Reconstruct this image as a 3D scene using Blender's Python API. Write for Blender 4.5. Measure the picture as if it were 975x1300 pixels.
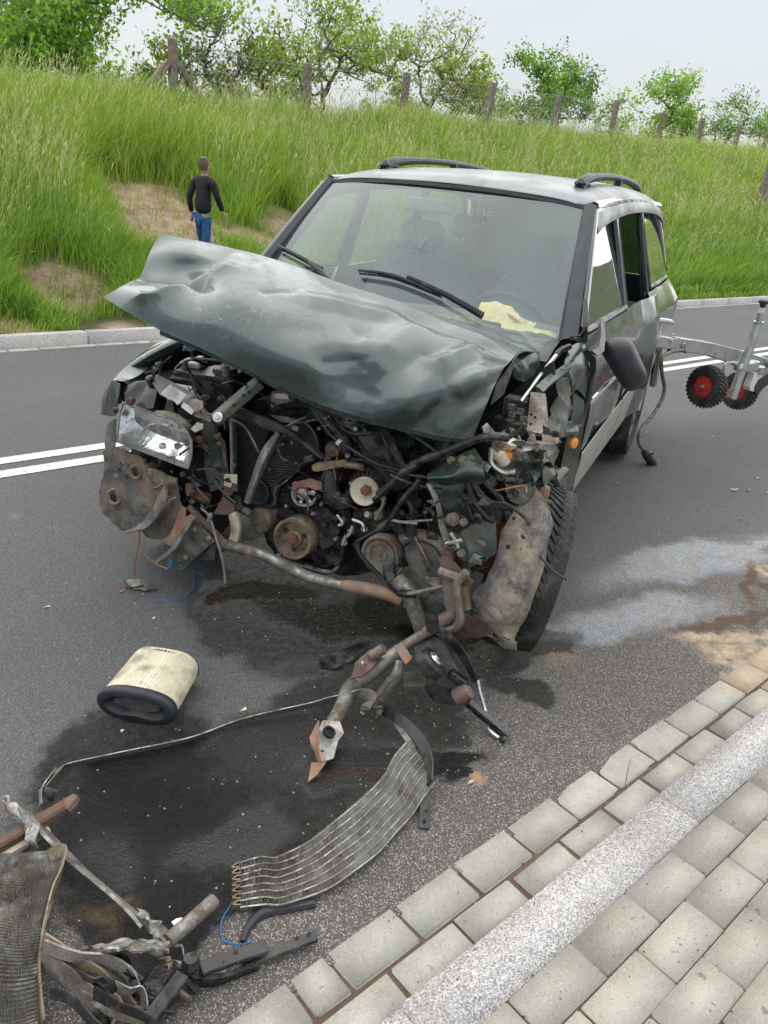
import bpy, bmesh, math, random
import numpy as np
from mathutils import Vector, Matrix, noise as mnoise

# ------------------------------------------------------------------ camera, sky, light
sc = bpy.context.scene
for o in list(bpy.data.objects):
    bpy.data.objects.remove(o)
col = sc.collection
CAM = np.array([0.0, 0.0, 1.6])
CR = np.array([0.75448124, -0.65001856, 0.09074098])     # right
CU = np.array([0.19901218, 0.3583271, 0.91213806])       # up
CF = np.array([0.62542162, 0.6701325, -0.39971268])      # forward
FPX = 970.489
cam_data = bpy.data.cameras.new('camera')
cam = bpy.data.objects.new('camera', cam_data)
col.objects.link(cam)
cam_data.sensor_fit = 'HORIZONTAL'
cam_data.sensor_width = 36.0
cam_data.lens = 36.0 * FPX / 975.0
cam_data.clip_start = 0.05
cam_data.clip_end = 2000.0
cam.matrix_world = Matrix(((CR[0], CU[0], -CF[0], CAM[0]), (CR[1], CU[1], -CF[1], CAM[1]), (CR[2], CU[2], -CF[2], CAM[2]), (0, 0, 0, 1)))
sc.camera = cam

SUN_EL, SUN_AZ = math.radians(58), math.radians(60)
world = bpy.data.worlds.new('World')
sc.world = world
world.use_nodes = True
wn, wl = world.node_tree.nodes, world.node_tree.links
wn.clear()
w_out = wn.new('ShaderNodeOutputWorld')
w_bg = wn.new('ShaderNodeBackground')
w_sky = wn.new('ShaderNodeTexSky')
w_sky.sky_type = 'NISHITA'
w_sky.sun_disc = False
w_sky.sun_elevation = SUN_EL
w_sky.sun_rotation = math.radians(90) - SUN_AZ
w_sky.air_density = 1.5
w_sky.dust_density = 4.0
w_tc = wn.new('ShaderNodeTexCoord')
w_map = wn.new('ShaderNodeMapping')
w_map.inputs['Scale'].default_value = (1, 1, 3.0)
w_noise = wn.new('ShaderNodeTexNoise')
w_noise.inputs['Scale'].default_value = 2.2
w_noise.inputs['Detail'].default_value = 5.0
w_noise.inputs['Roughness'].default_value = 0.5
w_ramp = wn.new('ShaderNodeValToRGB')
w_ramp.color_ramp.elements[0].position = 0.3
w_ramp.color_ramp.elements[0].color = (2.18, 2.38, 2.64, 1)
w_ramp.color_ramp.elements[1].position = 0.75
w_ramp.color_ramp.elements[1].color = (2.70, 2.84, 2.98, 1)
w_mix = wn.new('ShaderNodeMix')
w_mix.data_type = 'RGBA'
w_mix.inputs[0].default_value = 0.9
wl.new(w_tc.outputs['Generated'], w_map.inputs['Vector'])
wl.new(w_map.outputs[0], w_noise.inputs['Vector'])
wl.new(w_noise.outputs['Fac'], w_ramp.inputs[0])
wl.new(w_sky.outputs[0], w_mix.inputs[6])
wl.new(w_ramp.outputs[0], w_mix.inputs[7])
wl.new(w_mix.outputs[2], w_bg.inputs['Color'])
w_bg.inputs['Strength'].default_value = 0.1
wl.new(w_bg.outputs[0], w_out.inputs[0])

sun_d = bpy.data.lights.new('sun', 'SUN')
sun_d.energy = 1.5
sun_d.angle = math.radians(140)
sun_d.color = (1.0, 0.97, 0.93)
sun = bpy.data.objects.new('sun', sun_d)
col.objects.link(sun)
sd = Vector((math.cos(SUN_EL) * math.cos(SUN_AZ), math.cos(SUN_EL) * math.sin(SUN_AZ), math.sin(SUN_EL)))
sun.rotation_euler = sd.to_track_quat('Z', 'Y').to_euler()
vs = sc.view_settings
vs.view_transform = 'Standard'
vs.look = 'None'
vs.exposure = 1.55
vs.gamma = 1.0
vs.use_curve_mapping = False

# ------------------------------------------------------------------ geometry helpers
rnd = random.Random(7)


def raydir(px, py):
    return CF + CR * (px - 487.5) / FPX - CU * (py - 650.0) / FPX


def G(px, py, z=0.0):
    """point of the world at height z seen along a sight line"""
    d = raydir(px, py)
    return Vector(CAM + d * ((z - CAM[2]) / d[2]))


def WY(px, py, y):
    d = raydir(px, py)
    return Vector(CAM + d * ((y - CAM[1]) / d[1]))


HD = math.radians(203.96)
CO = np.array([1.7938, 2.2437, 0.0])
AX = np.array([[math.cos(HD), math.sin(HD), 0], [-math.sin(HD), math.cos(HD), 0], [0, 0, 1]])
CAML = AX @ (CAM - CO)


def L(px, py, ax, v):
    """car-frame point (x forward of the front axle, y to the car's left, z up) on the plane coordinate ax = v"""
    d = AX @ raydir(px, py)
    return Vector(CAML + d * ((v - CAML[ax]) / d[ax]))


def z2(a, b, x): return L(110 + a * .24615, 420 + b * .24615, 0, x)
def z3(a, b, x): return L(290 + a * .24615, 470 + b * .24615, 0, x)
def z4(a, b, x): return L(480 + a * .30769, 440 + b * .30769, 0, x)
def z7(a, b, y): return L(680 + a * .3076, 200 + b * .3076, 1, y)
def g5(a, b, z=0.0): return G(380 + a * .30769, 740 + b * .30769, z)
def g6(a, b, z=0.0): return G(a * .43077, 960 + b * .43077, z)


def tag(o, label=None, cat=None, group=None, kind=None):
    if label: o['label'] = label
    if cat: o['category'] = cat
    if group: o['group'] = group
    if kind: o['kind'] = kind
    return o


def empty(name, loc=(0, 0, 0), rz=0.0, **k):
    o = bpy.data.objects.new(name, None)
    o.empty_display_size = .1
    o.location = loc
    o.rotation_euler = (0, 0, rz)
    col.objects.link(o)
    return tag(o, **k)


def link(name, me, m=None, parent=None, smooth=True, **k):
    if m is not None:
        me.materials.append(m)
    if smooth:
        me.shade_smooth()
    o = bpy.data.objects.new(name, me)
    col.objects.link(o)
    if parent: o.parent = parent
    return tag(o, **k)


class MB:
    """collects shapes into one mesh"""
    def __init__(s):
        s.v, s.f = [], []

    def add(s, vs, fs):
        n = len(s.v)
        s.v += [tuple(v) for v in vs]
        s.f += [tuple(i + n for i in f) for f in fs]
        return s

    def box(s, c, size, rot=None):
        hx, hy, hz = size[0] / 2, size[1] / 2, size[2] / 2
        vs = [Vector((x, y, z)) for z in (-hz, hz) for y in (-hy, hy) for x in (-hx, hx)]
        if rot is not None: vs = [rot @ v for v in vs]
        vs = [v + Vector(c) for v in vs]
        return s.add(vs, [(0, 2, 3, 1), (4, 5, 7, 6), (0, 1, 5, 4), (2, 6, 7, 3), (0, 4, 6, 2), (1, 3, 7, 5)])

    def bar(s, a, b, w, h, up=(0, 0, 1)):
        a, b = Vector(a), Vector(b)
        d = (b - a).normalized()
        u = Vector(up)
        r = d.cross(u)
        if r.length < 1e-4: r = d.cross(Vector((1, 0, 0)))
        r.normalize(); u = r.cross(d)
        vs = [p + r * (i * w / 2) + u * (j * h / 2) for p in (a, b) for i, j in ((-1, -1), (1, -1), (1, 1), (-1, 1))]
        return s.add(vs, [(0, 1, 2, 3), (7, 6, 5, 4), (0, 4, 5, 1), (1, 5, 6, 2), (2, 6, 7, 3), (3, 7, 4, 0)])

    def tube(s, pts, r, n=8, sub=4, flat=1.0, cap=True, smooth=True):
        pts = [Vector(p) for p in pts]
        rs = list(r) if hasattr(r, '__len__') else [r] * len(pts)
        if smooth and len(pts) > 2 and sub > 1:
            pts, rs = crom(pts, rs, sub)
        rings = []
        up = None
        for i, p in enumerate(pts):
            t = (pts[min(i + 1, len(pts) - 1)] - pts[max(i - 1, 0)])
            if t.length < 1e-9: t = Vector((0, 0, 1))
            t.normalize()
            if up is None:
                up = Vector((0, 0, 1)) if abs(t.z) < .9 else Vector((1, 0, 0))
            up = (up - t * up.dot(t))
            if up.length < 1e-6: up = t.orthogonal()
            up.normalize()
            b = t.cross(up)
            rings.append([p + (b * math.cos(a) * flat + up * math.sin(a)) * rs[i] for a in [2 * math.pi * k / n for k in range(n)]])
        vs = [v for q in rings for v in q]
        fs = []
        for i in range(len(rings) - 1):
            for k in range(n):
                fs.append((i * n + k, i * n + (k + 1) % n, (i + 1) * n + (k + 1) % n, (i + 1) * n + k))
        if cap:
            fs.append(tuple(range(n))[::-1])
            fs.append(tuple((len(rings) - 1) * n + k for k in range(n)))
        return s.add(vs, fs)

    def lathe(s, prof, c, axis, n=24, cap=True):
        """prof: list of (radius, distance along axis)"""
        ax = Vector(axis).normalized()
        u = ax.orthogonal().normalized()
        w = ax.cross(u)
        c = Vector(c)
        vs = [c + ax * h + (u * math.cos(2 * math.pi * k / n) + w * math.sin(2 * math.pi * k / n)) * r for r, h in prof for k in range(n)]
        fs = []
        for i in range(len(prof) - 1):
            for k in range(n):
                fs.append((i * n + k, i * n + (k + 1) % n, (i + 1) * n + (k + 1) % n, (i + 1) * n + k))
        if cap:
            fs.append(tuple(range(n))[::-1])
            fs.append(tuple((len(prof) - 1) * n + k for k in range(n)))
        return s.add(vs, fs)

    def strip(s, pts, widths, side, thick=.002, sub=4):
        """a flat ribbon; side = width direction (one vector or one per point)"""
        pts = [Vector(p) for p in pts]
        ws = list(widths) if hasattr(widths, '__len__') else [widths] * len(pts)
        pts, ws = crom(pts, ws, sub)
        vs = []
        for i, p in enumerate(pts):
            t = (pts[min(i + 1, len(pts) - 1)] - pts[max(i - 1, 0)]).normalized()
            sv = Vector(side)
            sv = (sv - t * sv.dot(t)).normalized()
            nn = t.cross(sv) * thick / 2
            for a in (p - sv * ws[i] / 2 - nn, p + sv * ws[i] / 2 - nn, p + sv * ws[i] / 2 + nn, p - sv * ws[i] / 2 + nn):
                vs.append(a)
        fs = []
        m = len(pts)
        for i in range(m - 1):
            for k in range(4):
                fs.append((i * 4 + k, i * 4 + (k + 1) % 4, (i + 1) * 4 + (k + 1) % 4, (i + 1) * 4 + k))
        fs += [(0, 3, 2, 1), tuple((m - 1) * 4 + k for k in range(4))]
        return s.add(vs, fs)

    def build(s, name, m=None, parent=None, smooth=True, bevel=0.0, sharp=35, **k):
        me = bpy.data.meshes.new(name)
        me.from_pydata(s.v, [], s.f)
        bm = bmesh.new()
        bm.from_mesh(me)
        bmesh.ops.recalc_face_normals(bm, faces=bm.faces)
        if bevel > 0:
            bmesh.ops.bevel(bm, geom=list(bm.edges), offset=bevel, segments=1, affect='EDGES', clamp_overlap=True)
        if smooth:
            for f in bm.faces: f.smooth = True
            for e in bm.edges:
                if len(e.link_faces) == 2 and e.calc_face_angle(0) > math.radians(sharp): e.smooth = False
        bm.to_mesh(me)
        bm.free()
        return link(name, me, m, parent, smooth=False, **k)


def crom(pts, rs, sub):
    out, ro = [], []
    n = len(pts)
    for i in range(n - 1):
        p0, p1, p2, p3 = pts[max(i - 1, 0)], pts[i], pts[i + 1], pts[min(i + 2, n - 1)]
        for k in range(sub):
            t = k / sub
            out.append(0.5 * ((2 * p1) + (p2 - p0) * t + (2 * p0 - 5 * p1 + 4 * p2 - p3) * t * t + (3 * p1 - p0 - 3 * p2 + p3) * t ** 3))
            ro.append(rs[i] * (1 - t) + rs[i + 1] * t)
    out.append(pts[-1]); ro.append(rs[-1])
    return out, ro


def cr1(a, sub):
    """Catmull-Rom resampling of an array along axis 0"""
    a = np.asarray(a, float)
    n = len(a)
    out = []
    for i in range(n - 1):
        p0, p1, p2, p3 = a[max(i - 1, 0)], a[i], a[i + 1], a[min(i + 2, n - 1)]
        for k in range(sub):
            t = k / sub
            out.append(0.5 * ((2 * p1) + (p2 - p0) * t + (2 * p0 - 5 * p1 + 4 * p2 - p3) * t * t + (3 * p1 - p0 - 3 * p2 + p3) * t ** 3))
    out.append(a[-1])
    return np.array(out)


FRAME = 'car'


def crumple(p, amp, sc, seed=0.0):
    """faceted dents: ridged noise as a real shape"""
    q = Vector(p) * sc + Vector((seed, seed * 1.7, -seed))
    c = mnoise.voronoi(q)[0]
    return amp * ((c[1] - c[0]) * 1.2 - .5 + .6 * mnoise.noise(q * .7))


def sheet(name, rows, m, parent=None, sub=6, thick=.0015, amp=0.0, asc=6.0, seed=1.0, extra=None, **k):
    g = np.array([[tuple(p) for p in r] for r in rows], float)
    g = cr1(g, sub)
    g = np.swapaxes(cr1(np.swapaxes(g, 0, 1), sub), 0, 1)
    nr, nc = g.shape[:2]
    du = np.gradient(g, axis=0); dv = np.gradient(g, axis=1)
    nn = np.cross(du, dv)
    nn /= np.linalg.norm(nn, axis=2, keepdims=True) + 1e-9
    if amp or extra:
        for i in range(nr):
            for j in range(nc):
                d = crumple(g[i, j], amp, asc, seed) if amp else 0
                if extra: d += extra(i / (nr - 1), j / (nc - 1), g[i, j])
                g[i, j] += nn[i, j] * d
    vs = [tuple(p) for p in g.reshape(-1, 3)]
    vs += [tuple(p) for p in (g - nn * thick).reshape(-1, 3)]
    N = nr * nc
    fs = []
    for i in range(nr - 1):
        for j in range(nc - 1):
            a = i * nc + j
            q = (a, a + 1, a + nc + 1, a + nc)
            fs.append(q)
            fs.append(tuple(x + N for x in reversed(q)))
    bd = [(i * nc, (i + 1) * nc) for i in range(nr - 1)] + [((i + 1) * nc + nc - 1, i * nc + nc - 1) for i in range(nr - 1)]
    bd += [(j + 1, j) for j in range(nc - 1)] + [((nr - 1) * nc + j, (nr - 1) * nc + j + 1) for j in range(nc - 1)]
    for a, b in bd: fs.append((a, b, b + N, a + N))
    return MB().add(vs, fs).build(name, m, parent, sharp=50, **k)


def plate(name, pts, m, parent=None, thick=.003, cuts=2, amp=0.0, asc=10.0, seed=2.0, holes=None, sharp=30, **k):
    """plate cut to an outline, subdivided and dented"""
    bm = bmesh.new()
    vs = [bm.verts.new(Vector(p)) for p in pts]
    f = bm.faces.new(vs)
    f.normal_update()
    n = f.normal.copy()
    bmesh.ops.triangulate(bm, faces=[f])
    for _ in range(cuts):
        bmesh.ops.subdivide_edges(bm, edges=list(bm.edges), cuts=1, use_grid_fill=True)
        bmesh.ops.beautify_fill(bm, faces=list(bm.faces), edges=list(bm.edges))
    if amp:
        for v in bm.verts:
            v.co += n * crumple(v.co, amp, asc, seed)
    vd = Vector(AX @ -CF) if FRAME == 'car' else Vector(-CF)
    if n.dot(vd) < 0: n = -n
    ed = [e for e in bm.edges if len(e.link_faces) == 1]
    r = bmesh.ops.duplicate(bm, geom=list(bm.verts) + list(bm.edges) + list(bm.faces))
    mp = r['vert_map']
    for e in ed:
        a, b_ = e.verts
        bm.faces.new((a, b_, mp[b_], mp[a]))
    for v in [g for g in r['geom'] if isinstance(g, bmesh.types.BMVert)]:
        v.co -= n * thick
    bmesh.ops.recalc_face_normals(bm, faces=bm.faces)
    for f in bm.faces: f.smooth = True
    for e in bm.edges:
        if len(e.link_faces) == 2 and e.calc_face_angle(0) > math.radians(sharp): e.smooth = False
    me = bpy.data.meshes.new(name)
    bm.to_mesh(me); bm.free()
    return link(name, me, m, parent, smooth=False, **k)


def dup(o, parent=None, name=None, loc=None, label=None):
    c = o.copy()
    col.objects.link(c)
    if parent is not None: c.parent = parent
    if loc is not None: c.location = loc
    if label: c['label'] = label
    for ch in list(o.children):
        dup(ch, c)
    return c


# ------------------------------------------------------------------ material helpers
class NT:
    def __init__(s, name):
        s.m = bpy.data.materials.new(name)
        s.m.use_nodes = True
        s.n, s.l = s.m.node_tree.nodes, s.m.node_tree.links
        s.n.clear()
        s.out = s.n.new('ShaderNodeOutputMaterial')
        s.b = s.n.new('ShaderNodeBsdfPrincipled')
        s.l.new(s.b.outputs[0], s.out.inputs[0])
        s.tc = s.n.new('ShaderNodeTexCoord')

    def put(s, sock, v):
        if isinstance(v, bpy.types.NodeSocket): s.l.new(v, sock)
        elif isinstance(v, (int, float)):
            try: sock.default_value = v
            except TypeError: sock.default_value = (v, v, v, 1) if len(sock.default_value) == 4 else (v, v, v)
        else:
            v = tuple(v)
            if len(sock.default_value) == 4 and len(v) == 3: v = v + (1,)
            sock.default_value = v

    def noise(s, scale, detail=4, rough=.55, vec=None, dist=0.0, out='Fac'):
        n = s.n.new('ShaderNodeTexNoise')
        n.inputs['Scale'].default_value = scale
        n.inputs['Detail'].default_value = detail
        n.inputs['Roughness'].default_value = rough
        n.inputs['Distortion'].default_value = dist
        s.l.new(vec or s.tc.outputs['Object'], n.inputs['Vector'])
        return n.outputs[out]

    def voro(s, scale, feat='F1', vec=None, out='Distance', rand=1.0):
        n = s.n.new('ShaderNodeTexVoronoi')
        n.feature = feat
        n.inputs['Scale'].default_value = scale
        n.inputs['Randomness'].default_value = rand
        s.l.new(vec or s.tc.outputs['Object'], n.inputs['Vector'])
        return n.outputs[out]

    def mix(s, f, a, b, mode='MIX'):
        n = s.n.new('ShaderNodeMix')
        n.data_type = 'RGBA'; n.blend_type = mode
        s.put(n.inputs[0], f); s.put(n.inputs[6], a); s.put(n.inputs[7], b)
        return n.outputs[2]

    def math(s, op, a, b=0.0, c=None, clamp=False):
        n = s.n.new('ShaderNodeMath')
        n.operation = op; n.use_clamp = clamp
        s.put(n.inputs[0], a); s.put(n.inputs[1], b)
        if c is not None: s.put(n.inputs[2], c)
        return n.outputs[0]

    def rng(s, v, a, b, c=0.0, d=1.0, smooth=False):
        n = s.n.new('ShaderNodeMapRange')
        if smooth: n.interpolation_type = 'SMOOTHSTEP'
        s.put(n.inputs[0], v)
        for i, x in enumerate((a, b, c, d)): s.put(n.inputs[i + 1], x)
        return n.outputs[0]

    def bump(s, h, strength=.5, dist=.01, normal=None):
        n = s.n.new('ShaderNodeBump')
        n.inputs['Strength'].default_value = strength
        n.inputs['Distance'].default_value = dist
        s.l.new(h, n.inputs['Height'])
        if normal is not None: s.l.new(normal, n.inputs['Normal'])
        return n.outputs[0]

    def set(s, **k):
        for a, v in k.items():
            s.put(s.b.inputs[a.replace('_', ' ')], v)
        return s


def surf(name, c1, c2, sc=8.0, rough=.6, metal=0.0, dirt=None, dirt_amt=.5, dsc=4.0, bump=.3, bsc=60, bd=.002, coat=0.0, rough2=None, lo=.35, hi=.65):
    t = NT(name)
    c = t.mix(t.rng(t.noise(sc, 6, .6), lo, hi), c1, c2)
    if dirt: c = t.mix(t.rng(t.noise(sc * 5, 5, .75), .52, .72, 0, .55), c, tuple(q * .35 for q in c1))
    r = rough
    mt = metal
    if dirt:
        e = .5 - (dirt_amt - .5) * .45
        f = t.rng(t.noise(dsc, 8, .7, dist=.3), e - .07, e + .09)
        f = t.math('MULTIPLY', f, t.rng(t.noise(dsc * 9, 4, .7), .2, .6, .45, 1.0))
        c = t.mix(f, c, dirt)
        r = t.rng(f, 0, 1, rough, .85)
        if metal: mt = t.rng(f, 0, 1, metal, .05)
    else:
        r = t.rng(t.noise(sc * 3, 5, .6), .3, .7, rough - .08, rough + .08)
    t.set(Base_Color=c, Roughness=r, Metallic=mt)
    if coat: t.set(Coat_Weight=coat, Coat_Roughness=.08)
    if bump: t.set(Normal=t.bump(t.noise(bsc, 5, .65), bump, bd))
    return t.m

# ------------------------------------------------------------------ setting materials
def asphalt_material():
    t = NT('asphalt')
    P = t.tc.outputs['Object']
    warp = t.noise(3.0, 5, .6, out='Color')
    vm = t.n.new('ShaderNodeVectorMath'); vm.operation = 'MULTIPLY_ADD'
    t.l.new(warp, vm.inputs[0]); vm.inputs[1].default_value = (.34, .34, 0); t.l.new(P, vm.inputs[2])
    off = t.n.new('ShaderNodeVectorMath'); off.operation = 'SUBTRACT'
    t.l.new(vm.outputs[0], off.inputs[0]); off.inputs[1].default_value = (.17, .17, 0)
    PW = off.outputs[0]

    def blob(a, b, half, soft=.5, gain=1.0):
        """soft stain along the ground from pixel a to pixel b"""
        A, B = G(*a), G(*b)
        d = B - A
        ln = d.length
        mp = t.n.new('ShaderNodeMapping'); mp.vector_type = 'TEXTURE'
        mp.inputs['Location'].default_value = (A + B) / 2
        mp.inputs['Rotation'].default_value = (0, 0, math.atan2(d.y, d.x))
        mp.inputs['Scale'].default_value = (max(ln / 2, .01), half, 1)
        t.l.new(PW, mp.inputs[0])
        le = t.n.new('ShaderNodeVectorMath'); le.operation = 'LENGTH'
        t.l.new(mp.outputs[0], le.inputs[0])
        return t.rng(le.outputs['Value'], 1.0, 1.0 - soft, 0, gain, True)

    def union(bl):
        r = bl[0]
        for b in bl[1:]: r = t.math('MAXIMUM', r, b)
        return r
    fine = t.voro(400, out='Color')
    vd = t.voro(400)
    grain = t.noise(420, 2, .6)
    big = t.noise(.9, 4, .55)
    sep = t.n.new('ShaderNodeSeparateColor'); t.l.new(fine, sep.inputs[0])
    stone = t.rng(sep.outputs[0], .0, 1.0, 0, 1)
    c = t.mix(stone, (.070, .070, .075), (.165, .162, .162))
    bright = t.math('GREATER_THAN', sep.outputs[1], .94)
    c = t.mix(t.math('MULTIPLY', bright, .75), c, (.36, .34, .31))
    c = t.mix(t.math('MULTIPLY', t.rng(grain, .45, .7), .35), c, (.03, .03, .032))
    c = t.mix(t.rng(big, .35, .7, 0, .35), c, (.062, .064, .074))
    # warm, stony worn strip beside the gutter
    sx = t.n.new('ShaderNodeSeparateXYZ'); t.l.new(PW, sx.inputs[0])
    near = t.rng(sx.outputs[1], 2.1, 1.0, 0, 1, True)
    c = t.mix(t.math('MULTIPLY', near, .6), c, t.mix(stone, (.060, .052, .046), (.150, .135, .115)))
    speck = t.math('GREATER_THAN', sep.outputs[2], .88)
    c = t.mix(t.math('MULTIPLY', t.math('MULTIPLY', near, speck), .8), c, (.46, .42, .34))
    # damp dark ground round the engine, wet pools, sheen
    damp = union([blob((60, 1200), (620, 800), .36, .6, .75), blob((200, 760), (560, 780), .55, .6, .9), blob((0, 1060), (330, 960), .5, .6, .8),
                  blob((60, 1180), (300, 1090), .30, .5, .8), blob((520, 860), (760, 800), .16, .6, .9), blob((600, 860), (720, 900), .1, .7, .7),
                  blob((250, 700), (640, 760), .45, .5, 1.0), blob((330, 900), (640, 930), .16, .6, .7)])
    pool = union([blob((340, 1010), (655, 950), .085, .35), blob((395, 965), (560, 985), .13, .4), blob((240, 765), (420, 750), .10, .35), blob((250, 775), (600, 800), .20, .6, .85), blob((350, 960), (540, 950), .12, .6, .8),
                  blob((420, 770), (610, 790), .20, .4), blob((150, 1120), (400, 1010), .14, .75, .8), blob((550, 990), (610, 985), .05, .4),
                  blob((20, 1110), (240, 1080), .16, .7, .75), blob((300, 860), (470, 830), .12, .8, .7)])
    brown = union([blob((250, 765), (350, 755), .05, .8, .9), blob((400, 990), (520, 975), .04, .8, .45), blob((425, 905), (445, 930), .04, .8, .8)])
    damp = t.math('MULTIPLY', t.rng(damp, .08, .5, 0, 1, True), t.rng(t.noise(2.2, 5, .65), .30, .55, .55, 1.0))
    c = t.mix(t.math('MULTIPLY', damp, .93), c, t.mix(stone, (.009, .009, .011), (.030, .030, .032)))
    c = t.mix(t.math('MULTIPLY', pool, .92), c, (.010, .009, .009))
    c = t.mix(brown, c, (.050, .013, .006))
    # fuel film fanning right: its sky reflection painted as pale streaks of base colour
    film = union([blob((690, 750), (1040, 680), .20, .75), blob((640, 815), (950, 755), .17, .75, .95), blob((740, 722), (1030, 684), .11, .5), blob((740, 800), (900, 770), .10, .6, .9),
                  blob((660, 815), (820, 800), .10, .8, .9)])
    fn = t.noise(30, 6, .75)
    film = t.math('MULTIPLY', film, t.rng(fn, .32, .54, .35, 1.0))
    sheen_hue = t.n.new('ShaderNodeValToRGB')
    t.l.new(t.noise(2.6, 3, .5, dist=1.2), sheen_hue.inputs[0])
    cr = sheen_hue.color_ramp
    cr.elements[0].position = .30; cr.elements[0].color = (.36, .40, .46, 1)
    cr.elements[1].position = .72; cr.elements[1].color = (.50, .52, .55, 1)
    for ps, cc in ((.45, (.45, .47, .51, 1)), (.52, (.40, .37, .35, 1)), (.60, (.32, .36, .43, 1))):
        e = cr.elements.new(ps); e.color = cc
    grit = t.math('MULTIPLY', t.rng(t.noise(150, 3, .7), .40, .56, .25, 1.0), t.rng(sep.outputs[0], .0, .5, .55, 1.0))
    c = t.mix(t.math('MULTIPLY', t.math('MULTIPLY', film, grit), .95), c, sheen_hue.outputs[0])
    # drying rim and scattered pale dust
    dust = union([blob((60, 1165), (200, 1130), .04, .9, .6), blob((590, 905), (600, 910), .05, .9, 1.0), blob((600, 990), (625, 990), .035, .5, 1.0),
                  blob((680, 835), (760, 850), .14, .9, .35), blob((0, 655), (30, 655), .05, .9, .4)])
    c = t.mix(t.math('MULTIPLY', dust, t.rng(t.noise(25, 5, .7), .35, .6, .2, .9)), c, (.42, .27, .14))
    # absorbent sand swept in an arc
    sand = union([blob((850, 812), (985, 800), .055, .5), blob((955, 715), (1010, 735), .11, .5), blob((880, 842), (1010, 822), .15, .5),
                  blob((900, 866), (960, 858), .06, .5)])
    sandy = t.math('MULTIPLY', sand, t.rng(t.noise(14, 6, .75), .36, .58, .1, 1))
    c = t.mix(sandy, c, t.mix(t.noise(9, 4), (.36, .26, .165), (.60, .49, .34)))
    wetsand = union([blob((850, 803), (1010, 768), .045, .5), blob((950, 700), (960, 780), .05, .6), blob((955, 700), (1010, 690), .05, .6), blob((960, 745), (1000, 748), .05, .6)])
    c = t.mix(t.math('MULTIPLY', wetsand, .85), c, (.10, .055, .03))
    # reddish plastic and glass crumbs
    wet = union([t.math('MULTIPLY', damp, .8), pool, t.math('MULTIPLY', film, .5)])
    r = t.rng(wet, 0, .6, .82, .07)
    r = t.math('ADD', r, t.rng(t.noise(40, 4, .6), .3, .7, -.05, .06))
    h = t.math('ADD', t.math('MULTIPLY', vd, -1.0), t.math('MULTIPLY', grain, .35))
    h2 = t.math('ADD', h, t.math('MULTIPLY', t.voro(105), -1.3))
    h2 = t.math('ADD', h2, t.math('MULTIPLY', t.noise(70, 3, .6), 1.3))
    n = t.n.new('ShaderNodeBump')
    t.put(n.inputs['Distance'], t.rng(damp, 0, 1, .0035, .013))
    t.l.new(h2, n.inputs['Height'])
    t.put(n.inputs['Strength'], t.math('MULTIPLY', t.rng(pool, 0, 1, 1.0, .3), t.rng(damp, 0, 1, .65, 1.0)))
    t.set(Base_Color=c, Roughness=r, Normal=n.outputs[0], Specular_IOR_Level=t.math('MULTIPLY', t.rng(wet, 0, 1, .35, 1.0), t.rng(pool, 0, 1, 1.0, .5)))
    return t.m


def granite_material():
    t = NT('granite')
    v = t.voro(330, out='Color')
    sep = t.n.new('ShaderNodeSeparateColor'); t.l.new(v, sep.inputs[0])
    cr = t.n.new('ShaderNodeValToRGB'); t.l.new(sep.outputs[0], cr.inputs[0])
    cr.color_ramp.interpolation = 'CONSTANT'
    cr.color_ramp.elements[0].color = (.20, .20, .205, 1)
    cr.color_ramp.elements[1].position = .13; cr.color_ramp.elements[1].color = (.34, .33, .32, 1)
    for ps, cc in ((.4, (.50, .49, .48, 1)), (.68, (.68, .665, .64, 1)), (.9, (.44, .37, .33, 1))):
        e = cr.color_ramp.elements.new(ps); e.color = cc
    c = t.mix(t.rng(t.noise(5, 5, .6), .4, .7, 0, .35), cr.outputs[0], (.24, .22, .20))
    t.set(Base_Color=c, Roughness=.75, Normal=t.bump(t.noise(170, 4, .7), .5, .002))
    return t.m


def concrete_paver_material(name, a, b, dirtc, amt=.5):
    t = NT(name)
    oi = t.n.new('ShaderNodeObjectInfo')
    P = t.n.new('ShaderNodeNewGeometry').outputs['Position']
    c = t.mix(oi.outputs['Random'], a, b)
    c = t.mix(t.rng(t.noise(7, 6, .65, P), .42, .72, 0, .65), c, dirtc)
    sp = t.voro(330, vec=P, out='Color')
    sep = t.n.new('ShaderNodeSeparateColor'); t.l.new(sp, sep.inputs[0])
    c = t.mix(t.math('MULTIPLY', t.math('GREATER_THAN', sep.outputs[0], .93), .35), c, (.12, .11, .10))
    c = t.mix(t.math('MULTIPLY', t.math('GREATER_THAN', sep.outputs[1], .95), .30), c, (.6, .6, .58))
    sub = t.n.new('ShaderNodeVectorMath'); sub.operation = 'DISTANCE'
    t.l.new(P, sub.inputs[0]); sub.inputs[1].default_value = G(975, 838)
    sm = t.math('ADD', sub.outputs['Value'], t.rng(t.noise(9, 5, .7, P), .3, .7, -.2, .2))
    c = t.mix(t.rng(sm, .22, .36, .9, 0), c, t.mix(t.noise(30, 4, .6, P), (.34, .24, .15), (.58, .45, .31)))
    spot = t.math('GREATER_THAN', t.noise(26, 3, .5, P), .70)
    c = t.mix(t.math('MULTIPLY', spot, .6 * amt), c, (.05, .045, .04))
    t.set(Base_Color=c, Roughness=.82, Normal=t.bump(t.noise(300, 4, .7, P), .35, .0015))
    return t.m


def soil_material(name, a, b):
    t = NT(name)
    c = t.mix(t.rng(t.noise(3.5, 8, .7), .35, .65), a, b)
    c = t.mix(t.rng(t.noise(30, 4, .6), .55, .75, 0, .6), c, (.42, .33, .24))
    t.set(Base_Color=c, Roughness=.95, Normal=t.bump(t.noise(22, 8, .7), .9, .05))
    return t.m


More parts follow.
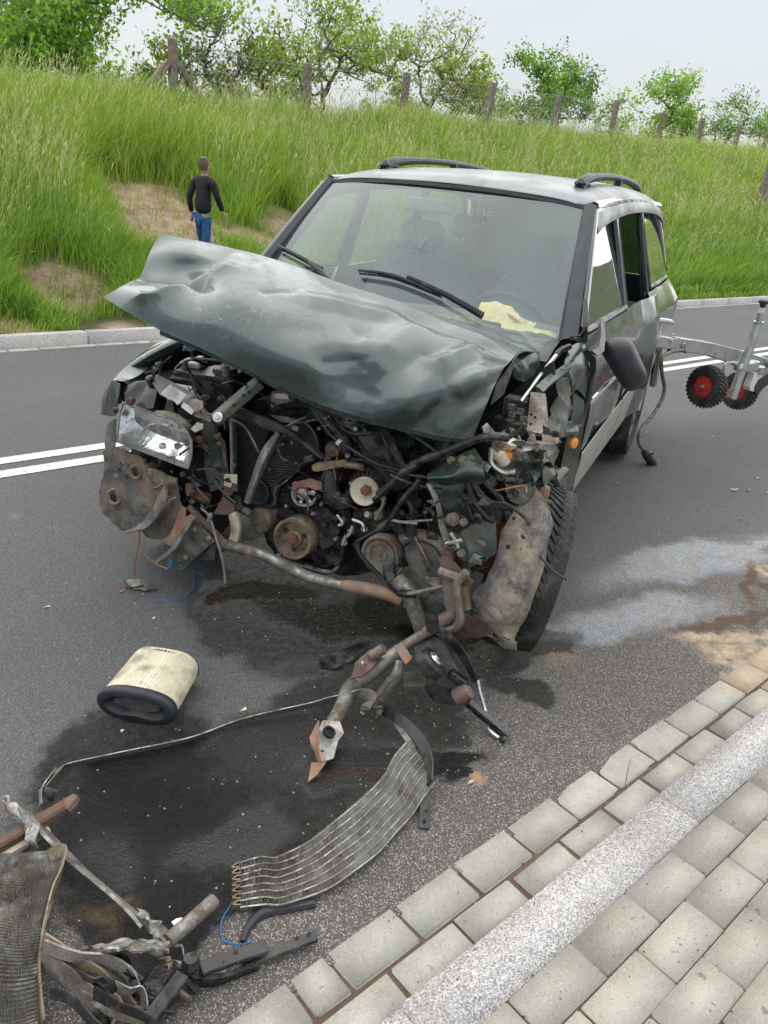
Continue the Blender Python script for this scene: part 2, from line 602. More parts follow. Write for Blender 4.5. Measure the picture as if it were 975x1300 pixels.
def paint_line_material():
    t = NT('road_paint')
    c = t.mix(t.rng(t.noise(60, 5, .7), .42, .62), (.74, .74, .71), (.42, .42, .41))
    c = t.mix(t.math('GREATER_THAN', t.noise(130, 3, .6), .63), c, (.10, .10, .10))
    t.set(Base_Color=c, Roughness=.7, Normal=t.bump(t.noise(150, 3, .6), .6, .002))
    return t.m


def tint_material(name, rough=.6, trans=.25, scale_hue=None):
    t = NT(name)
    a = t.n.new('ShaderNodeVertexColor'); a.layer_name = 'tint'
    t.set(Base_Color=a.outputs[0], Roughness=rough, Specular_IOR_Level=.3)
    if trans:
        tr = t.n.new('ShaderNodeBsdfTranslucent')
        t.l.new(t.mix(1.0, a.outputs[0], (1.0, 1.05, .5), 'MULTIPLY'), tr.inputs[0])
        mx = t.n.new('ShaderNodeMixShader'); mx.inputs[0].default_value = trans
        t.l.new(t.b.outputs[0], mx.inputs[1]); t.l.new(tr.outputs[0], mx.inputs[2])
        t.l.new(mx.outputs[0], t.out.inputs[0])
    return t.m


m_asphalt = asphalt_material()
m_granite = granite_material()
m_paver = concrete_paver_material('sidewalk_paver_concrete', (.34, .32, .275), (.43, .405, .35), (.26, .235, .195), .8)
m_gutter = concrete_paver_material('gutter_concrete', (.36, .35, .305), (.47, .455, .40), (.22, .20, .17), .5)
m_joint = soil_material('joint_sand', (.11, .075, .05), (.21, .145, .10))
m_bank_soil = soil_material('bank_soil', (.085, .095, .035), (.15, .13, .06))
m_dirt = soil_material('bare_dirt', (.26, .175, .10), (.46, .33, .215))
m_line = paint_line_material()

# ------------------------------------------------------------------ ground, road
S = 'structure'
b = MB().add([(-60, -60, -.09), (140, -60, -.09), (140, 6.8, -.09), (-60, 6.8, -.09)], [(0, 1, 2, 3)])
b.build('ground', m_bank_soil, smooth=False, kind=S)
# road: the near edge is ragged where the asphalt was laid over the gutter
vs, fs = [], []
N = 900
for i in range(N + 1):
    x = -6 + 24 * i / N
    e = .850 + .010 * mnoise.noise(Vector((x * 9, 0, 0))) + .006 * mnoise.noise(Vector((x * 45, 3, 0)))
    vs += [(x, e, .0), (x, 6.72, .0), (x, e + .004, -.06)]
for i in range(N):
    a = i * 3
    fs += [(a, a + 3, a + 4, a + 1), (a + 2, a + 5, a + 3, a)]
n0 = len(vs)
vs += [(18, .85, 0), (120, .85, 0), (120, 6.72, 0), (18, 6.72, 0), (-40, .85, 0), (-6, .85, 0), (-6, 6.72, 0), (-40, 6.72, 0)]
fs += [(n0, n0 + 1, n0 + 2, n0 + 3), (n0 + 4, n0 + 5, n0 + 6, n0 + 7)]
MB().add(vs, fs).build('road', m_asphalt, smooth=False, kind=S)
for y0, y1 in ((3.995, 4.094), (4.19, 4.285)):
    tag(MB().add([(-40, y0, .004), (120, y0, .004), (120, y1, .004), (-40, y1, .004)], [(0, 1, 2, 3)]).build('road_line', m_line, smooth=False), kind=S)


def stone_mesh(name, lx, ly, h, bev, m, jag=.0015, seed=0, seg=2):
    bm = bmesh.new()
    bmesh.ops.create_cube(bm, size=1)
    for v in bm.verts:
        v.co.x *= lx; v.co.y *= ly; v.co.z = v.co.z * h - h / 2
    bmesh.ops.bevel(bm, geom=list(bm.edges), offset=bev, segments=seg, affect='EDGES')
    r = random.Random(seed)
    for v in bm.verts:
        v.co += Vector((r.uniform(-jag, jag), r.uniform(-jag, jag), r.uniform(-jag, jag) * .5))
    me = bpy.data.meshes.new(name)
    bm.to_mesh(me); bm.free()
    me.shade_smooth()
    me.materials.append(m)
    return me


def lay(me_list, name, parent, x, y, z, jit=.002, rz=0):
    o = bpy.data.objects.new(name, rnd.choice(me_list))
    col.objects.link(o)
    o.parent = parent
    o.location = (x + rnd.uniform(-jit, jit), y + rnd.uniform(-jit, jit), z + rnd.uniform(-jit, jit))
    o.rotation_euler = (rnd.uniform(-.006, .006), rnd.uniform(-.004, .004), rz + rnd.uniform(-.006, .006))
    return o


# near gutter: bed + two rows of stones
gut = MB().add([(-6, .40, -.004), (18, .40, -.004), (18, .86, -.004), (-6, .86, -.004)], [(0, 1, 2, 3)]).build('gutter', m_joint, smooth=False, kind=S)
gm1 = [stone_mesh('gutter_stone', .195, .105, .06, .0035, m_gutter, .0025, k) for k in range(4)]
gmh = [stone_mesh('gutter_stone', .092, .105, .06, .004, m_gutter, .002, 9)]
gm2 = [stone_mesh('gutter_stone', .194, .098, .06, .0035, m_gutter, .002, k + 20) for k in range(4)]
x = .773 + .2043 / 2
for k in range(-3, 24):
    if k < 0: lay(gm1, 'gutter_stone', gut, .773 - .1043 + .2043 * (k + .5) , .825, .002)
    else: lay(gm1, 'gutter_stone', gut, .773 + .2043 * (k + .5), .825, .002)
lay(gmh, 'gutter_stone', gut, .773 - .052, .825, .002)
for k in range(-3, 24):
    lay(gm2, 'gutter_stone', gut, .773 + .2043 * k - .012, .7145, .000)
# near kerb
kerb = MB().add([(-6, .52, -.05), (18, .52, -.05), (18, .68, -.05), (-6, .68, -.05)], [(0, 1, 2, 3)]).build('kerb', m_joint, smooth=False, kind=S)
km = [stone_mesh('kerb_stone', .994, .128, .20, .005, m_granite, .001, k, 3) for k in range(3)]
jx = G(838, 1008, .064).x
for k in range(-4, 8):
    lay(km, 'kerb_stone', kerb, jx + .5 + k * 1.0, .600, .064, .0008)
# sidewalk of rectangular pavers in running bond, rows along the kerb
walk = MB().add([(-6, -8, .058), (18, -8, .058), (18, .536, .058), (-6, .536, .058)], [(0, 1, 2, 3)]).build('sidewalk', m_joint, smooth=False, kind=S)
pm = [stone_mesh('paver', .2140, .0985, .07, .0028, m_paver, .0012, k + 40) for k in range(6)]
pitch_y = .1022
for r in range(14):
    x0 = .9855 if r % 2 == 0 else 1.0942
    for k in range(-5, 14):
        X0 = x0 + .2182 * (k + .5)
        yc = .535 - pitch_y * (r + .5)
        lay(pm, 'paver', walk, X0, yc, .064)
far_walk = MB()
for r in range(14, 50):
    for k in range(-12, 22):
        far_walk.box((.9855 + (.109 if r % 2 else 0) + .2182 * (k + .5), .535 - pitch_y * (r + .5), .029), (.2135, .0985, .07))
far_walk.build('sidewalk_paving', m_paver, walk, smooth=False, kind='stuff')
# far gutter and far kerb
fgut = MB().add([(-30, 6.66, -.03), (100, 6.66, -.03), (100, 6.86, -.03), (-30, 6.86, -.03)], [(0, 1, 2, 3)]).build('far_gutter', m_joint, smooth=False, kind=S)
fg = [stone_mesh('gutter_stone', .24, .085, .06, .004, m_gutter, .002, k + 60, 1) for k in range(3)]
for k in range(84):
    lay(fg, 'gutter_stone', fgut, -1.0 + k * .25, 6.762, .008)
fkerb = MB().add([(-30, 6.81, .0), (100, 6.81, .0), (100, 6.93, .0), (-30, 6.93, .0)], [(0, 1, 2, 3)]).build('far_kerb', m_joint, smooth=False, kind=S)
fx = G(145, 440, .1).x
fm = [stone_mesh('kerb_stone', .990, .125, .25, .006, m_granite, .001, k + 70, 2) for k in range(3)]
for k in range(-5, 34):
    lay(fm, 'kerb_stone', fkerb, fx + .5 + k, 6.868, .105, .0015)

# ------------------------------------------------------------------ grassy bank
def crest(x): return 1.95 + .045 * max(-8, min(x - 6, 40))


def bank_z(x, y):
    if y < 7.25: z = .085 + .02 * (y - 6.93)
    else:
        t = min(1, (y - 7.25) / 4.9)
        z = .09 + (crest(x) - .09) * (t ** .92 if t > 0 else 0)
        if y > 12.15: z -= .02 * (y - 12.15)
    z += .07 * mnoise.noise(Vector((x * .9, y * .9, 0))) * min(1, max(0, (y - 7.1)))
    z += .03 * mnoise.noise(Vector((x * 3, y * 3, 5))) * min(1, max(0, (y - 7.1)))
    for cx, cy, r, dep in HOLES:
        d = math.hypot(x - cx, y - cy) / r
        if d < 1: z -= dep * (1 - d * d) ** 2
    return z


HOLES = []


def bank_hit(px, py):
    d = raydir(px, py)
    for i in range(2000):
        t = 3 + i * .02
        p = CAM + d * t
        if p[1] > 6.95 and p[2] <= bank_z(p[0], p[1]): return Vector(p)
    return Vector(CAM + d * 12)


h0 = bank_hit(80, 378)
HOLES = [(h0.x, h0.y, .55, .16)]
DIRT = []
for a, rx in (((80, 376), .46), ((60, 384), .22), ((108, 374), .22), ((190, 252), .75), ((215, 275), .75), ((200, 290), .6), ((165, 248), .4), ((235, 300), .5), ((345, 285), .30), ((330, 305), .35),
              ((300, 300), .25), ((20, 418), .25), ((150, 415), .18), ((355, 270), .25), ((250, 292), .3), ((330, 415), .2)):
    q = bank_hit(*a); DIRT.append((q.x, q.y, rx))


def dirt_at(x, y):
    s = 0
    w = .22 * mnoise.noise(Vector((x * 2.5, y * 2.5, 9)))
    for cx, cy, r in DIRT:
        d = math.hypot(x - cx, (y - cy)) / r
        s = max(s, 1.25 - d + w)
    return max(0, min(1, s * 1.6))


def build_bank():
    xs = np.concatenate([np.arange(-14, 0, .6), np.arange(0, 14, .12), np.arange(14, 60, .6), np.arange(60, 200, 8)])
    ys = np.concatenate([np.arange(6.932, 13, .12), np.arange(13, 30, 1.0), np.arange(30, 300, 20)])
    vs = [(x, y, bank_z(x, y)) for y in ys for x in xs]
    nx = len(xs)
    fs = [(j * nx + i, j * nx + i + 1, (j + 1) * nx + i + 1, (j + 1) * nx + i) for j in range(len(ys) - 1) for i in range(nx - 1)]
    me = bpy.data.meshes.new('bank')
    me.from_pydata(vs, [], fs)
    at = me.color_attributes.new('dirt', 'FLOAT_COLOR', 'POINT')
    cd = np.ones((len(vs), 4), np.float32)
    for i, v in enumerate(vs):
        d = dirt_at(v[0], v[1]) if v[1] < 13 and -2 < v[0] < 16 else 0
        cd[i, :3] = d
    at.data.foreach_set('color', cd.ravel())
    t = NT('bank_earth')
    a = t.n.new('ShaderNodeVertexColor'); a.layer_name = 'dirt'
    c1 = t.mix(t.rng(t.noise(3.5, 8, .7), .35, .65), (.07, .085, .025), (.13, .13, .05))
    c2 = t.mix(t.rng(t.noise(4.5, 8, .75), .38, .62), (.30, .20, .12), (.58, .43, .29))
    c2 = t.mix(t.rng(t.voro(14), .0, .3, .5, 0), c2, (.16, .10, .06))
    t.set(Base_Color=t.mix(a.outputs[0], c1, c2), Roughness=.95, Normal=t.bump(t.noise(16, 9, .75), 1.0, .07))
    me.materials.append(t.m)
    me.shade_smooth()
    o = bpy.data.objects.new('bank', me)
    col.objects.link(o)
    tag(o, kind=S)


build_bank()


def in_view(p, mx=160, my=120):
    d = np.asarray(p) - CAM
    z = d @ CF
    u = 487.5 + FPX * (d @ CR) / z
    v = 650 - FPX * (d @ CU) / z
    return (z > .3) & (u > -mx) & (u < 975 + mx) & (v > -my) & (v < 1300 + my)


def blades(name, P, H, Wd, lean, colr, label, cat, seed=1, m=None):
    """P (n,3) roots; curved three-part blades as one mesh"""
    rs = np.random.RandomState(seed)
    n = len(P)
    ang = rs.rand(n) * 2 * math.pi
    la = rs.normal(.5, 1.1, n)            # lean mostly one way
    dx = np.cos(la) * lean * H; dy = np.sin(la) * lean * H
    wx = np.cos(ang) * Wd / 2; wy = np.sin(ang) * Wd / 2
    V = np.zeros((n, 7, 3), np.float32)
    for k, (t, w) in enumerate(((0, 1), (.38, .9), (.74, .6))):
        cx = P[:, 0] + dx * t ** 2.2; cy = P[:, 1] + dy * t ** 2.2; cz = P[:, 2] + H * (t - .25 * lean * t * t)
        V[:, k * 2, 0] = cx - wx * w; V[:, k * 2, 1] = cy - wy * w; V[:, k * 2, 2] = cz
        V[:, k * 2 + 1, 0] = cx + wx * w; V[:, k * 2 + 1, 1] = cy + wy * w; V[:, k * 2 + 1, 2] = cz
    V[:, 6, 0] = P[:, 0] + dx * 1.15; V[:, 6, 1] = P[:, 1] + dy * 1.15; V[:, 6, 2] = P[:, 2] + H * (1 - .35 * lean)
    base = (np.arange(n) * 7)[:, None]
    quads = np.concatenate([base + np.array([0, 1, 3, 2]), base + np.array([2, 3, 5, 4])], 1).reshape(-1, 4)
    tris = base + np.array([4, 5, 6])
    loops = np.concatenate([quads.ravel(), tris.ravel()]).astype(np.int32)
    totals = np.concatenate([np.full(len(quads), 4), np.full(len(tris), 3)])
    starts = np.concatenate([[0], np.cumsum(totals)[:-1]]).astype(np.int32)
    me = bpy.data.meshes.new(name)
    me.vertices.add(n * 7); me.vertices.foreach_set('co', V.ravel())
    me.loops.add(len(loops)); me.loops.foreach_set('vertex_index', loops)
    me.polygons.add(len(starts)); me.polygons.foreach_set('loop_start', starts)
    me.update(calc_edges=True)
    at = me.color_attributes.new('tint', 'FLOAT_COLOR', 'POINT')
    C4 = np.ones((n, 7, 4), np.float32); C4[:, :, :3] = colr[:, None, :]
    at.data.foreach_set('color', C4.ravel())
    me.materials.append(m or m_grass)
    o = bpy.data.objects.new(name, me)
    col.objects.link(o)
    tag(o, label, cat, kind='stuff')
    return o


m_grass = tint_material('grass_blades', .55, .35)
_zc = {}


def bz(P):
    out = np.zeros(len(P))
    for i in range(len(P)):
        out[i] = bank_z(P[i, 0], P[i, 1])
    return out


def scatter(n, x0, x1, y0, y1, seed, dirt_keep=.03, power=1.6):
    rs = np.random.RandomState(seed)
    u = rs.rand(n) ** power
    X = x0 + (x1 - x0) * u; Y = y0 + (y1 - y0) * rs.rand(n)
    P = np.stack([X, Y, np.zeros(n)], 1)
    P = P[in_view(np.stack([X, Y, np.full(n, 1.2)], 1), 150, 260)]
    keep = []
    for i in range(len(P)):
        d = dirt_at(P[i, 0], P[i, 1]) if P[i, 0] < 12 else 0
        keep.append(rs.rand() > d * (1 - dirt_keep) or (d > 0 and rs.rand() < .16 and mnoise.noise(Vector((P[i, 0] * 5, P[i, 1] * 5, 7))) > .12))
    P = P[np.array(keep)]
    P[:, 2] = bz(P) - .01
    return P


def nz(P, s, k=0.0):
    return np.array([mnoise.noise(Vector((p[0] * s, p[1] * s, k))) for p in P])


def grass():
    rs = np.random.RandomState(3)
    pal = np.array([(.29, .44, .045), (.36, .51, .06), (.21, .36, .04), (.42, .52, .10), (.48, .52, .20), (.16, .31, .055)])
    P = scatter(330000, 1.5, 34, 7.35, 12.7, 5)
    n = len(P)
    f = nz(P, .5); g2 = nz(P, 1.8, 4)
    H = (.42 + .26 * np.clip((P[:, 1] - 7.6) / 3, 0, 1)) * rs.uniform(.55, 1.25, n) * (1 + .25 * f)
    dn = np.array([max(dirt_at(p[0] + .12, p[1] + .45), dirt_at(p[0] + .05, p[1] + .2)) if p[0] < 12 else 0 for p in P])
    H *= 1 - .72 * dn
    dist = np.linalg.norm(P - CAM, axis=1)
    Wd = .0065 * np.clip(dist / 9, 1, 3) * rs.uniform(.7, 1.3, n)
    ci = np.clip((rs.rand(n) * .8 + .35 * f + .25 * g2 + .1) * 5, 0, 4.99).astype(int)
    order = np.array([2, 0, 0, 1, 3])
    C = pal[order[ci]] * rs.uniform(.75, 1.2, (n, 1))
    st = rs.rand(n) < .10 * np.clip((P[:, 1] - 8) / 2, .2, 1.5); C[st] = pal[4] * rs.uniform(.8, 1.2, (st.sum(), 1))
    low = (P[:, 1] < 9) & (rs.rand(n) < .35); C[low] = pal[5]
    blades('tall_grass', P, H, Wd, rs.uniform(.15, .75, n), C, 'tall green meadow grass covering the whole roadside bank behind the far kerb', 'grass', 5)
    P = scatter(52000, 1.2, 30, 6.96, 7.9, 6, .05, 1.5)
    P = P[rs.rand(len(P)) < np.clip(.55 + 1.4 * nz(P, 1.6, 2) + (P[:, 1] - 7.2), 0, 1)]
    n = len(P)
    C = pal[rs.choice([0, 1, 2, 5], n)] * rs.uniform(.7, 1.2, (n, 1))
    d2 = np.linalg.norm(P - CAM, axis=1)
    blades('verge_grass', P, .22 * rs.uniform(.4, 1.3, n) * (.6 + .6 * (P[:, 1] > 7.15)), .007 * np.clip(d2 / 8, 1, 3) * rs.uniform(.7, 1.4, n), rs.uniform(.3, 1.0, n), C,
           'short tufty grass and weeds along the back of the far kerb', 'grass', 8)
    # flowering heads above the tall grass
    P = scatter(9500, 1.5, 34, 7.8, 12.8, 12, 0)
    n = len(P)
    v, f_, cc = [], [], []
    for i in range(n):
        p = P[i]
        if p[0] < 12 and max(dirt_at(p[0], p[1]), dirt_at(p[0] + .12, p[1] + .5), dirt_at(p[0] + .3, p[1] + 1)) > .1: continue
        h = rs.uniform(.62, 1.0) * (1 if p[1] > 8.6 else .7)
        la = rs.normal(.5, .6); ln = rs.uniform(.12, .4)
        tip = np.array([p[0] + math.cos(la) * ln * h, p[1] + math.sin(la) * ln * h, p[2] + h])
        mid = np.array([p[0] + math.cos(la) * ln * h * .3, p[1] + math.sin(la) * ln * h * .3, p[2] + h * .65])
        s = max(1, np.linalg.norm(p - CAM) / 9)
        w = .0016 * s
        b0 = len(v)
        v += [p + (-w, w * .6, 0), p + (w, -w * .6, 0), mid + (-w, w * .6, 0), mid + (w, -w * .6, 0)]
        f_.append((b0, b0 + 1, b0 + 3, b0 + 2)); 
        d = tip - mid
        hw = rs.uniform(.006, .012) * s
        for k in range(6):
            a = mid + d * (k / 6); e = mid + d * ((k + 1.7) / 6)
            sx, sy = rs.normal(0, 1, 2) * hw
            b0 = len(v)
            v += [a, (a + e) / 2 + (sx, sy, 0), e + (sx * .8, sy * .8, -.01)]
            f_.append((b0, b0 + 1, b0 + 2))
    me = bpy.data.meshes.new('seed_heads')
    me.from_pydata([tuple(q) for q in v], [], f_)
    at = me.color_attributes.new('tint', 'FLOAT_COLOR', 'POINT')
    cd = np.ones((len(v), 4), np.float32); cd[:, :3] = np.array((.50, .52, .26)) * rs.uniform(.75, 1.2, (len(v), 1))
    at.data.foreach_set('color', cd.ravel())
    me.materials.append(m_grass)
    o = bpy.data.objects.new('seed_heads', me); col.objects.link(o)
    tag(o, 'pale feathery seed heads swaying above the tall grass of the bank', 'grass seed heads', kind='stuff')


grass()

# broad-leaved weeds and flowers on the bank
def flower(px, py, colr, name, label, grp, r=.022):
    q = bank_hit(px, py)
    h = .34
    q = Vector(CAM + raydir(px, py) * ((q - Vector(CAM)).length / np.linalg.norm(raydir(px, py)) - .35))
    g0 = bank_z(q.x, q.y)
    e = empty(name, (q.x, q.y, g0), label=label, cat='flower', group=grp)
    MB().tube([(0, 0, 0), (.01, .0, (q.z - g0) * .5), (0, 0, q.z - g0)], .0025, 5, 3).build('stem', m_stem, e)
    mb = MB()
    for k in range(6):
        a = k * math.pi / 3
        c = Vector((math.cos(a), math.sin(a), .35)) * r
        s = Vector((-math.sin(a), math.cos(a), 0)) * r * .6
        z = Vector((0, 0, q.z - g0))
        mb.add([z, z + c * .6 + s, z + c * 1.2, z + c * .6 - s], [(0, 1, 2, 3)])
    mb.build('petals', colr, e, smooth=False)
m_stem = surf('plant_stem', (.08, .15, .03), (.12, .2, .05), 20, .6)
m_poppy = surf('poppy_petal', (.75, .10, .03), (.85, .16, .05), 20, .5)
m_corn = surf('cornflower_petal', (.14, .22, .70), (.22, .30, .8), 20, .5)
for (px, py), w_ in zip(((40, 282), (101, 287), (129, 289), (72, 301), (8, 306), (184, 310), (148, 287)), ('second from the left edge', 'upper left of a close group of three', 'middle of a close group of three', 'low one below the others', 'nearest the left edge', 'nearest the bonnet tip', 'right one of a close group of three')):
    flower(px, py, m_corn, 'cornflower', 'small blue cornflower on the left bank, ' + w_, 'blue cornflowers on the left bank')
for (px, py), w_ in zip(((41, 320), (22, 343), (77, 339), (174, 339)), ('highest of four', 'closest to the left edge', 'just above the bare hollow', 'beside the bonnet tip')):
    flower(px, py, m_poppy, 'poppy', 'small orange red poppy on the left bank, ' + w_, 'red poppies on the left bank')
flower(638, 214, m_poppy, 'poppy', 'red poppy in the grass just above the car roof rail', None)
flower(965, 279, m_poppy, 'poppy', 'red poppy in the grass beside the timber pole at the right edge', None)
for (px, py) in ((893, 334),):
    flower(px, py, m_poppy, 'poppy', 'red poppy low on the bank right of the car', None)
for (px, py), w_ in zip(((882, 275), (900, 273), (935, 340)), ('upper left one of three', 'upper right one of three', 'lowest of three')):
    flower(px, py, m_corn, 'cornflower', 'small blue cornflower right of the car, ' + w_, 'blue cornflowers right of the car')

# ------------------------------------------------------------------ fence on the crest
m_post = surf('weathered_post', (.17, .125, .105), (.30, .24, .20), 14, .9, bump=.6, bsc=80, bd=.006)
m_wire = surf('fence_wire', (.30, .30, .30), (.42, .42, .42), 10, .5, .6)
fence = empty('wire_fence', (6.0, 12.4, 2.0), label='old wire mesh fence on weathered concrete posts along the top of the bank', cat='fence')
posts = []
for k, (px, pt, tilt) in enumerate([(219, 48, 0), (391, 80, 0), (517, 92, .02), (627, 105, .06), (711, 118, .05), (784, 127, .02), (843, 143, .05), (893, 150, 0), (940, 158, .03), (975, 168, 0)]):
    T = WY(px, pt, 12.4)
    B = Vector((T.x - tilt * 2, 12.4, bank_z(T.x, 12.4) - .1))
    posts.append((B, T))
    mb = MB()
    d = (T - B)
    mb.bar(B - fence.location, T - fence.location, .13, .12, (0, 1, 0))
    mb.build('post', m_post, fence, bevel=.02)
for s in (-1, 1):
    B, T = posts[0]
    MB().bar(B - fence.location + Vector((s * .75, 0, .3)), T - fence.location + Vector((s * .06, 0, -.32)), .10, .10, (0, 1, 0)).build('brace', m_post, fence, bevel=.015)
for hh in (.02, .30, .62, .95):
    mb = MB()
    for (B0, T0), (B1, T1) in zip(posts[:-1], posts[1:]):
        a, c = T0 - Vector((0, .07, hh + .04)), T1 - Vector((0, .07, hh + .04))
        mb.tube([a - fence.location, (a + c) / 2 - fence.location - Vector((0, 0, .02)), c - fence.location], .003, 4, 2)
    mb.build('wire', m_wire, fence)
mesh_mb = MB()
for (B0, T0), (B1, T1) in list(zip(posts[:-1], posts[1:]))[:5]:
    n = 26; hgt = 1.0
    for k in range(-8, n):
        for s in (-1, 1):
            u0, u1 = k / n, (k + 8) / n
            if s < 0: u0, u1 = u1, u0
            z0, z1 = 1.0, 0.0
            def cl(u0, z0, u1, z1):
                lo, hi = max(0, min(u0, u1)), min(1, max(u0, u1))
                if hi <= lo: return None
                f = lambda u: z0 + (z1 - z0) * (u - u0) / (u1 - u0)
                return (lo, f(lo)), (hi, f(hi))
            r = cl(u0, z0, u1, z1)
            if r:
                q = [T0.lerp(T1, u) - Vector((0, .075, .06 + hgt * zz)) - fence.location for u, zz in r]
                mesh_mb.tube(q, .0018, 3, 1, cap=False)
mesh_mb.build('mesh_wire', m_wire, fence, kind='stuff')
# leaning timber pole at the right edge of the picture
q = bank_hit(958, 277)
top = Vector((q.x + .30, q.y, q.z + 1.7))
pp = empty('timber_pole', tuple(q), label='thick weathered timber pole standing on the bank at the right edge', cat='pole')
MB().tube([(0, 0, -.3), (.13, 0, .8), (.33, 0, 2.6)], [.14, .13, .12], 10, 3).build('pole_shaft', m_post, pp)
MB().bar((-.28, -.05, -.05), (.08, -.03, .75), .07, .07).build('brace', m_post, pp, bevel=.01)

# ------------------------------------------------------------------ trees and bushes
m_leaf = tint_material('leaves', .45, .5)
m_bark = surf('bark', (.10, .085, .065), (.20, .17, .135), 18, .9, bump=.7, bsc=60, bd=.01)


def tree(name, label, cat, px, Y, base_py, top_py, wpx, pal, nleaf, lsize, npts=90, bare=0.0, seed=1, gaps=.35, low=.25, lean=0.0, spread=1.0, group=None, trunk_r=None):
    rs = np.random.RandomState(seed)
    T = WY(px, top_py, Y); B = WY(px, base_py, Y)
    scale = np.linalg.norm((np.array(T) - CAM)) / FPX
    X = (T.x + B.x) / 2
    gz = bank_z(B.x, Y)
    H = max(.8, T.z - gz)
    Rw = wpx * scale / 2 * 1.1
    e = empty(name, (B.x, Y, gz), label=label, cat=cat, group=group)
    rt = trunk_r or H * .016 + .012
    nodes = [np.array([0, 0, -.1])]; par = [-1]
    nt = 5
    for k in range(1, nt + 1):
        nodes.append(np.array([lean * H * k / nt * low * 2 + rs.normal(0, .02) * H, rs.normal(0, .02) * H, H * low * 1.3 * k / nt])); par.append(k - 1)
    pts = []
    while len(pts) < npts:
        q = rs.uniform(-1, 1, 3)
        d = np.linalg.norm(q)
        if d > 1: continue
        zz = low + (1 - low) * (q[2] + 1) / 2
        p = np.array([q[0] * Rw * (1.0) + lean * H * zz * .3, q[1] * Rw * .8, H * zz])
        if mnoise.noise(Vector(tuple(p * (1.6 / max(Rw, .3))))) + rs.rand() * .25 < gaps - .35: continue
        pts.append(p)
    pts.sort(key=lambda p: np.linalg.norm(p - nodes[-1]))
    tips = []
    for p in pts:
        arr = np.array(nodes[2:])
        dd = np.linalg.norm(arr - p, axis=1) + .35 * np.maximum(0, arr[:, 2] - p[2] + .1)
        j = int(np.argmin(dd)) + 2
        mid = (nodes[j] + p) / 2 + rs.normal(0, .05, 3) * dd[j - 2] - np.array([0, 0, .08 * dd[j - 2]])
        nodes.append(mid); par.append(j)
        nodes.append(p); par.append(len(nodes) - 2)
        tips.append(len(nodes) - 1)
    cnt = np.ones(len(nodes))
    for i in range(len(nodes) - 1, 0, -1): cnt[par[i]] += cnt[i]
    rad = rt * (cnt / cnt[0]) ** .42
    mb = MB()
    for i in range(1, len(nodes)):
        j = par[i]
        mb.tube([nodes[j], nodes[i]], [max(.004, rad[j]) if j else rt, max(.0035, rad[i])], 5 if rad[i] > .01 else 3, 1, cap=False)
    # twigs
    ntw = int(len(tips) * 3)
    tw = []
    for k in range(ntw):
        i = tips[rs.randint(len(tips))]
        a = nodes[i]
        d = rs.normal(0, 1, 3); d[2] = abs(d[2]) * .8 + .2
        d = d / np.linalg.norm(d) * Rw * rs.uniform(.12, .32) * spread
        tw.append((a, d))
        mb.tube([a, a + d * .5 + np.array([0, 0, .01]), a + d], [.005, .004, .002], 3, 1, cap=False)
    mb.build('trunk', m_bark, e)
    V = np.zeros((nleaf, 4, 3), np.float32); C = np.ones((nleaf, 4, 4), np.float32)
    pal = np.array(pal)
    clump = rs.uniform(.75, 1.25, len(tw)); cidx = rs.randint(0, len(pal), len(tw))
    for k in range(nleaf):
        w = rs.randint(len(tw)) if rs.rand() > bare else rs.randint(max(1, len(tw) // 4))
        a, d = tw[w]
        c = a + d * rs.rand() ** .7 + rs.normal(0, 1, 3) * lsize * .9 * spread
        l = lsize * rs.uniform(.6, 1.35)
        u = rs.normal(0, 1, 3); u[2] -= .3; u /= np.linalg.norm(u)
        v = np.cross(u, rs.normal(0, 1, 3)); v /= np.linalg.norm(v) + 1e-6
        V[k] = [c, c + u * l * .5 + v * l * .3, c + u * l, c + u * l * .5 - v * l * .3]
        ci = cidx[w] if rs.rand() < .7 else rs.randint(len(pal))
        C[k, :, :3] = pal[ci] * clump[w] * rs.uniform(.75, 1.25)
    me = bpy.data.meshes.new('crown')
    n = nleaf
    me.vertices.add(n * 4); me.vertices.foreach_set('co', V.ravel())
    me.loops.add(n * 4); me.loops.foreach_set('vertex_index', np.arange(n * 4, dtype=np.int32))
    me.polygons.add(n); me.polygons.foreach_set('loop_start', (np.arange(n) * 4).astype(np.int32))
    me.update(calc_edges=True)
    at = me.color_attributes.new('tint', 'FLOAT_COLOR', 'POINT')
    at.data.foreach_set('color', C.ravel())
    me.materials.append(m_leaf)
    o = bpy.data.objects.new('crown', me); col.objects.link(o); o.parent = e
    return e


GRN = [(.25, .44, .08), (.31, .52, .09), (.18, .34, .07)]
OLV = [(.29, .38, .08), (.37, .43, .10), (.22, .31, .08), (.42, .36, .13)]
DRK = [(.12, .21, .06), (.17, .28, .07), (.10, .17, .055)]
BRT = [(.27, .44, .08), (.35, .51, .11), (.20, .36, .07)]
tree('pine_tree', 'dark grey green conifer at the top left corner behind the bank', 'tree', 0, 19, 95, -60, 80, [(.09, .12, .07), (.15, .15, .09), (.10, .15, .07)], 4200, .09, 90, 0, 11, .3, .1)
tree('leafy_tree', 'large bright leafy tree with several trunks left of the braced fence post', 'tree', 150, 15.5, 88, -50, 270, BRT + BRT + GRN, 11000, .095, 170, .0, 41, .62, .10, spread=1.1, trunk_r=.045)
tree('bush', 'low green bush in the grass under the large leafy tree at left', 'bush', 62, 14.5, 92, 28, 110, GRN, 3500, .09, 60, 0, 13, .3, .1)
tree('bush', 'round bush just behind the braced fence post', 'bush', 232, 15, 100, 55, 110, OLV + GRN, 3800, .08, 60, 0, 14, .3, .05)
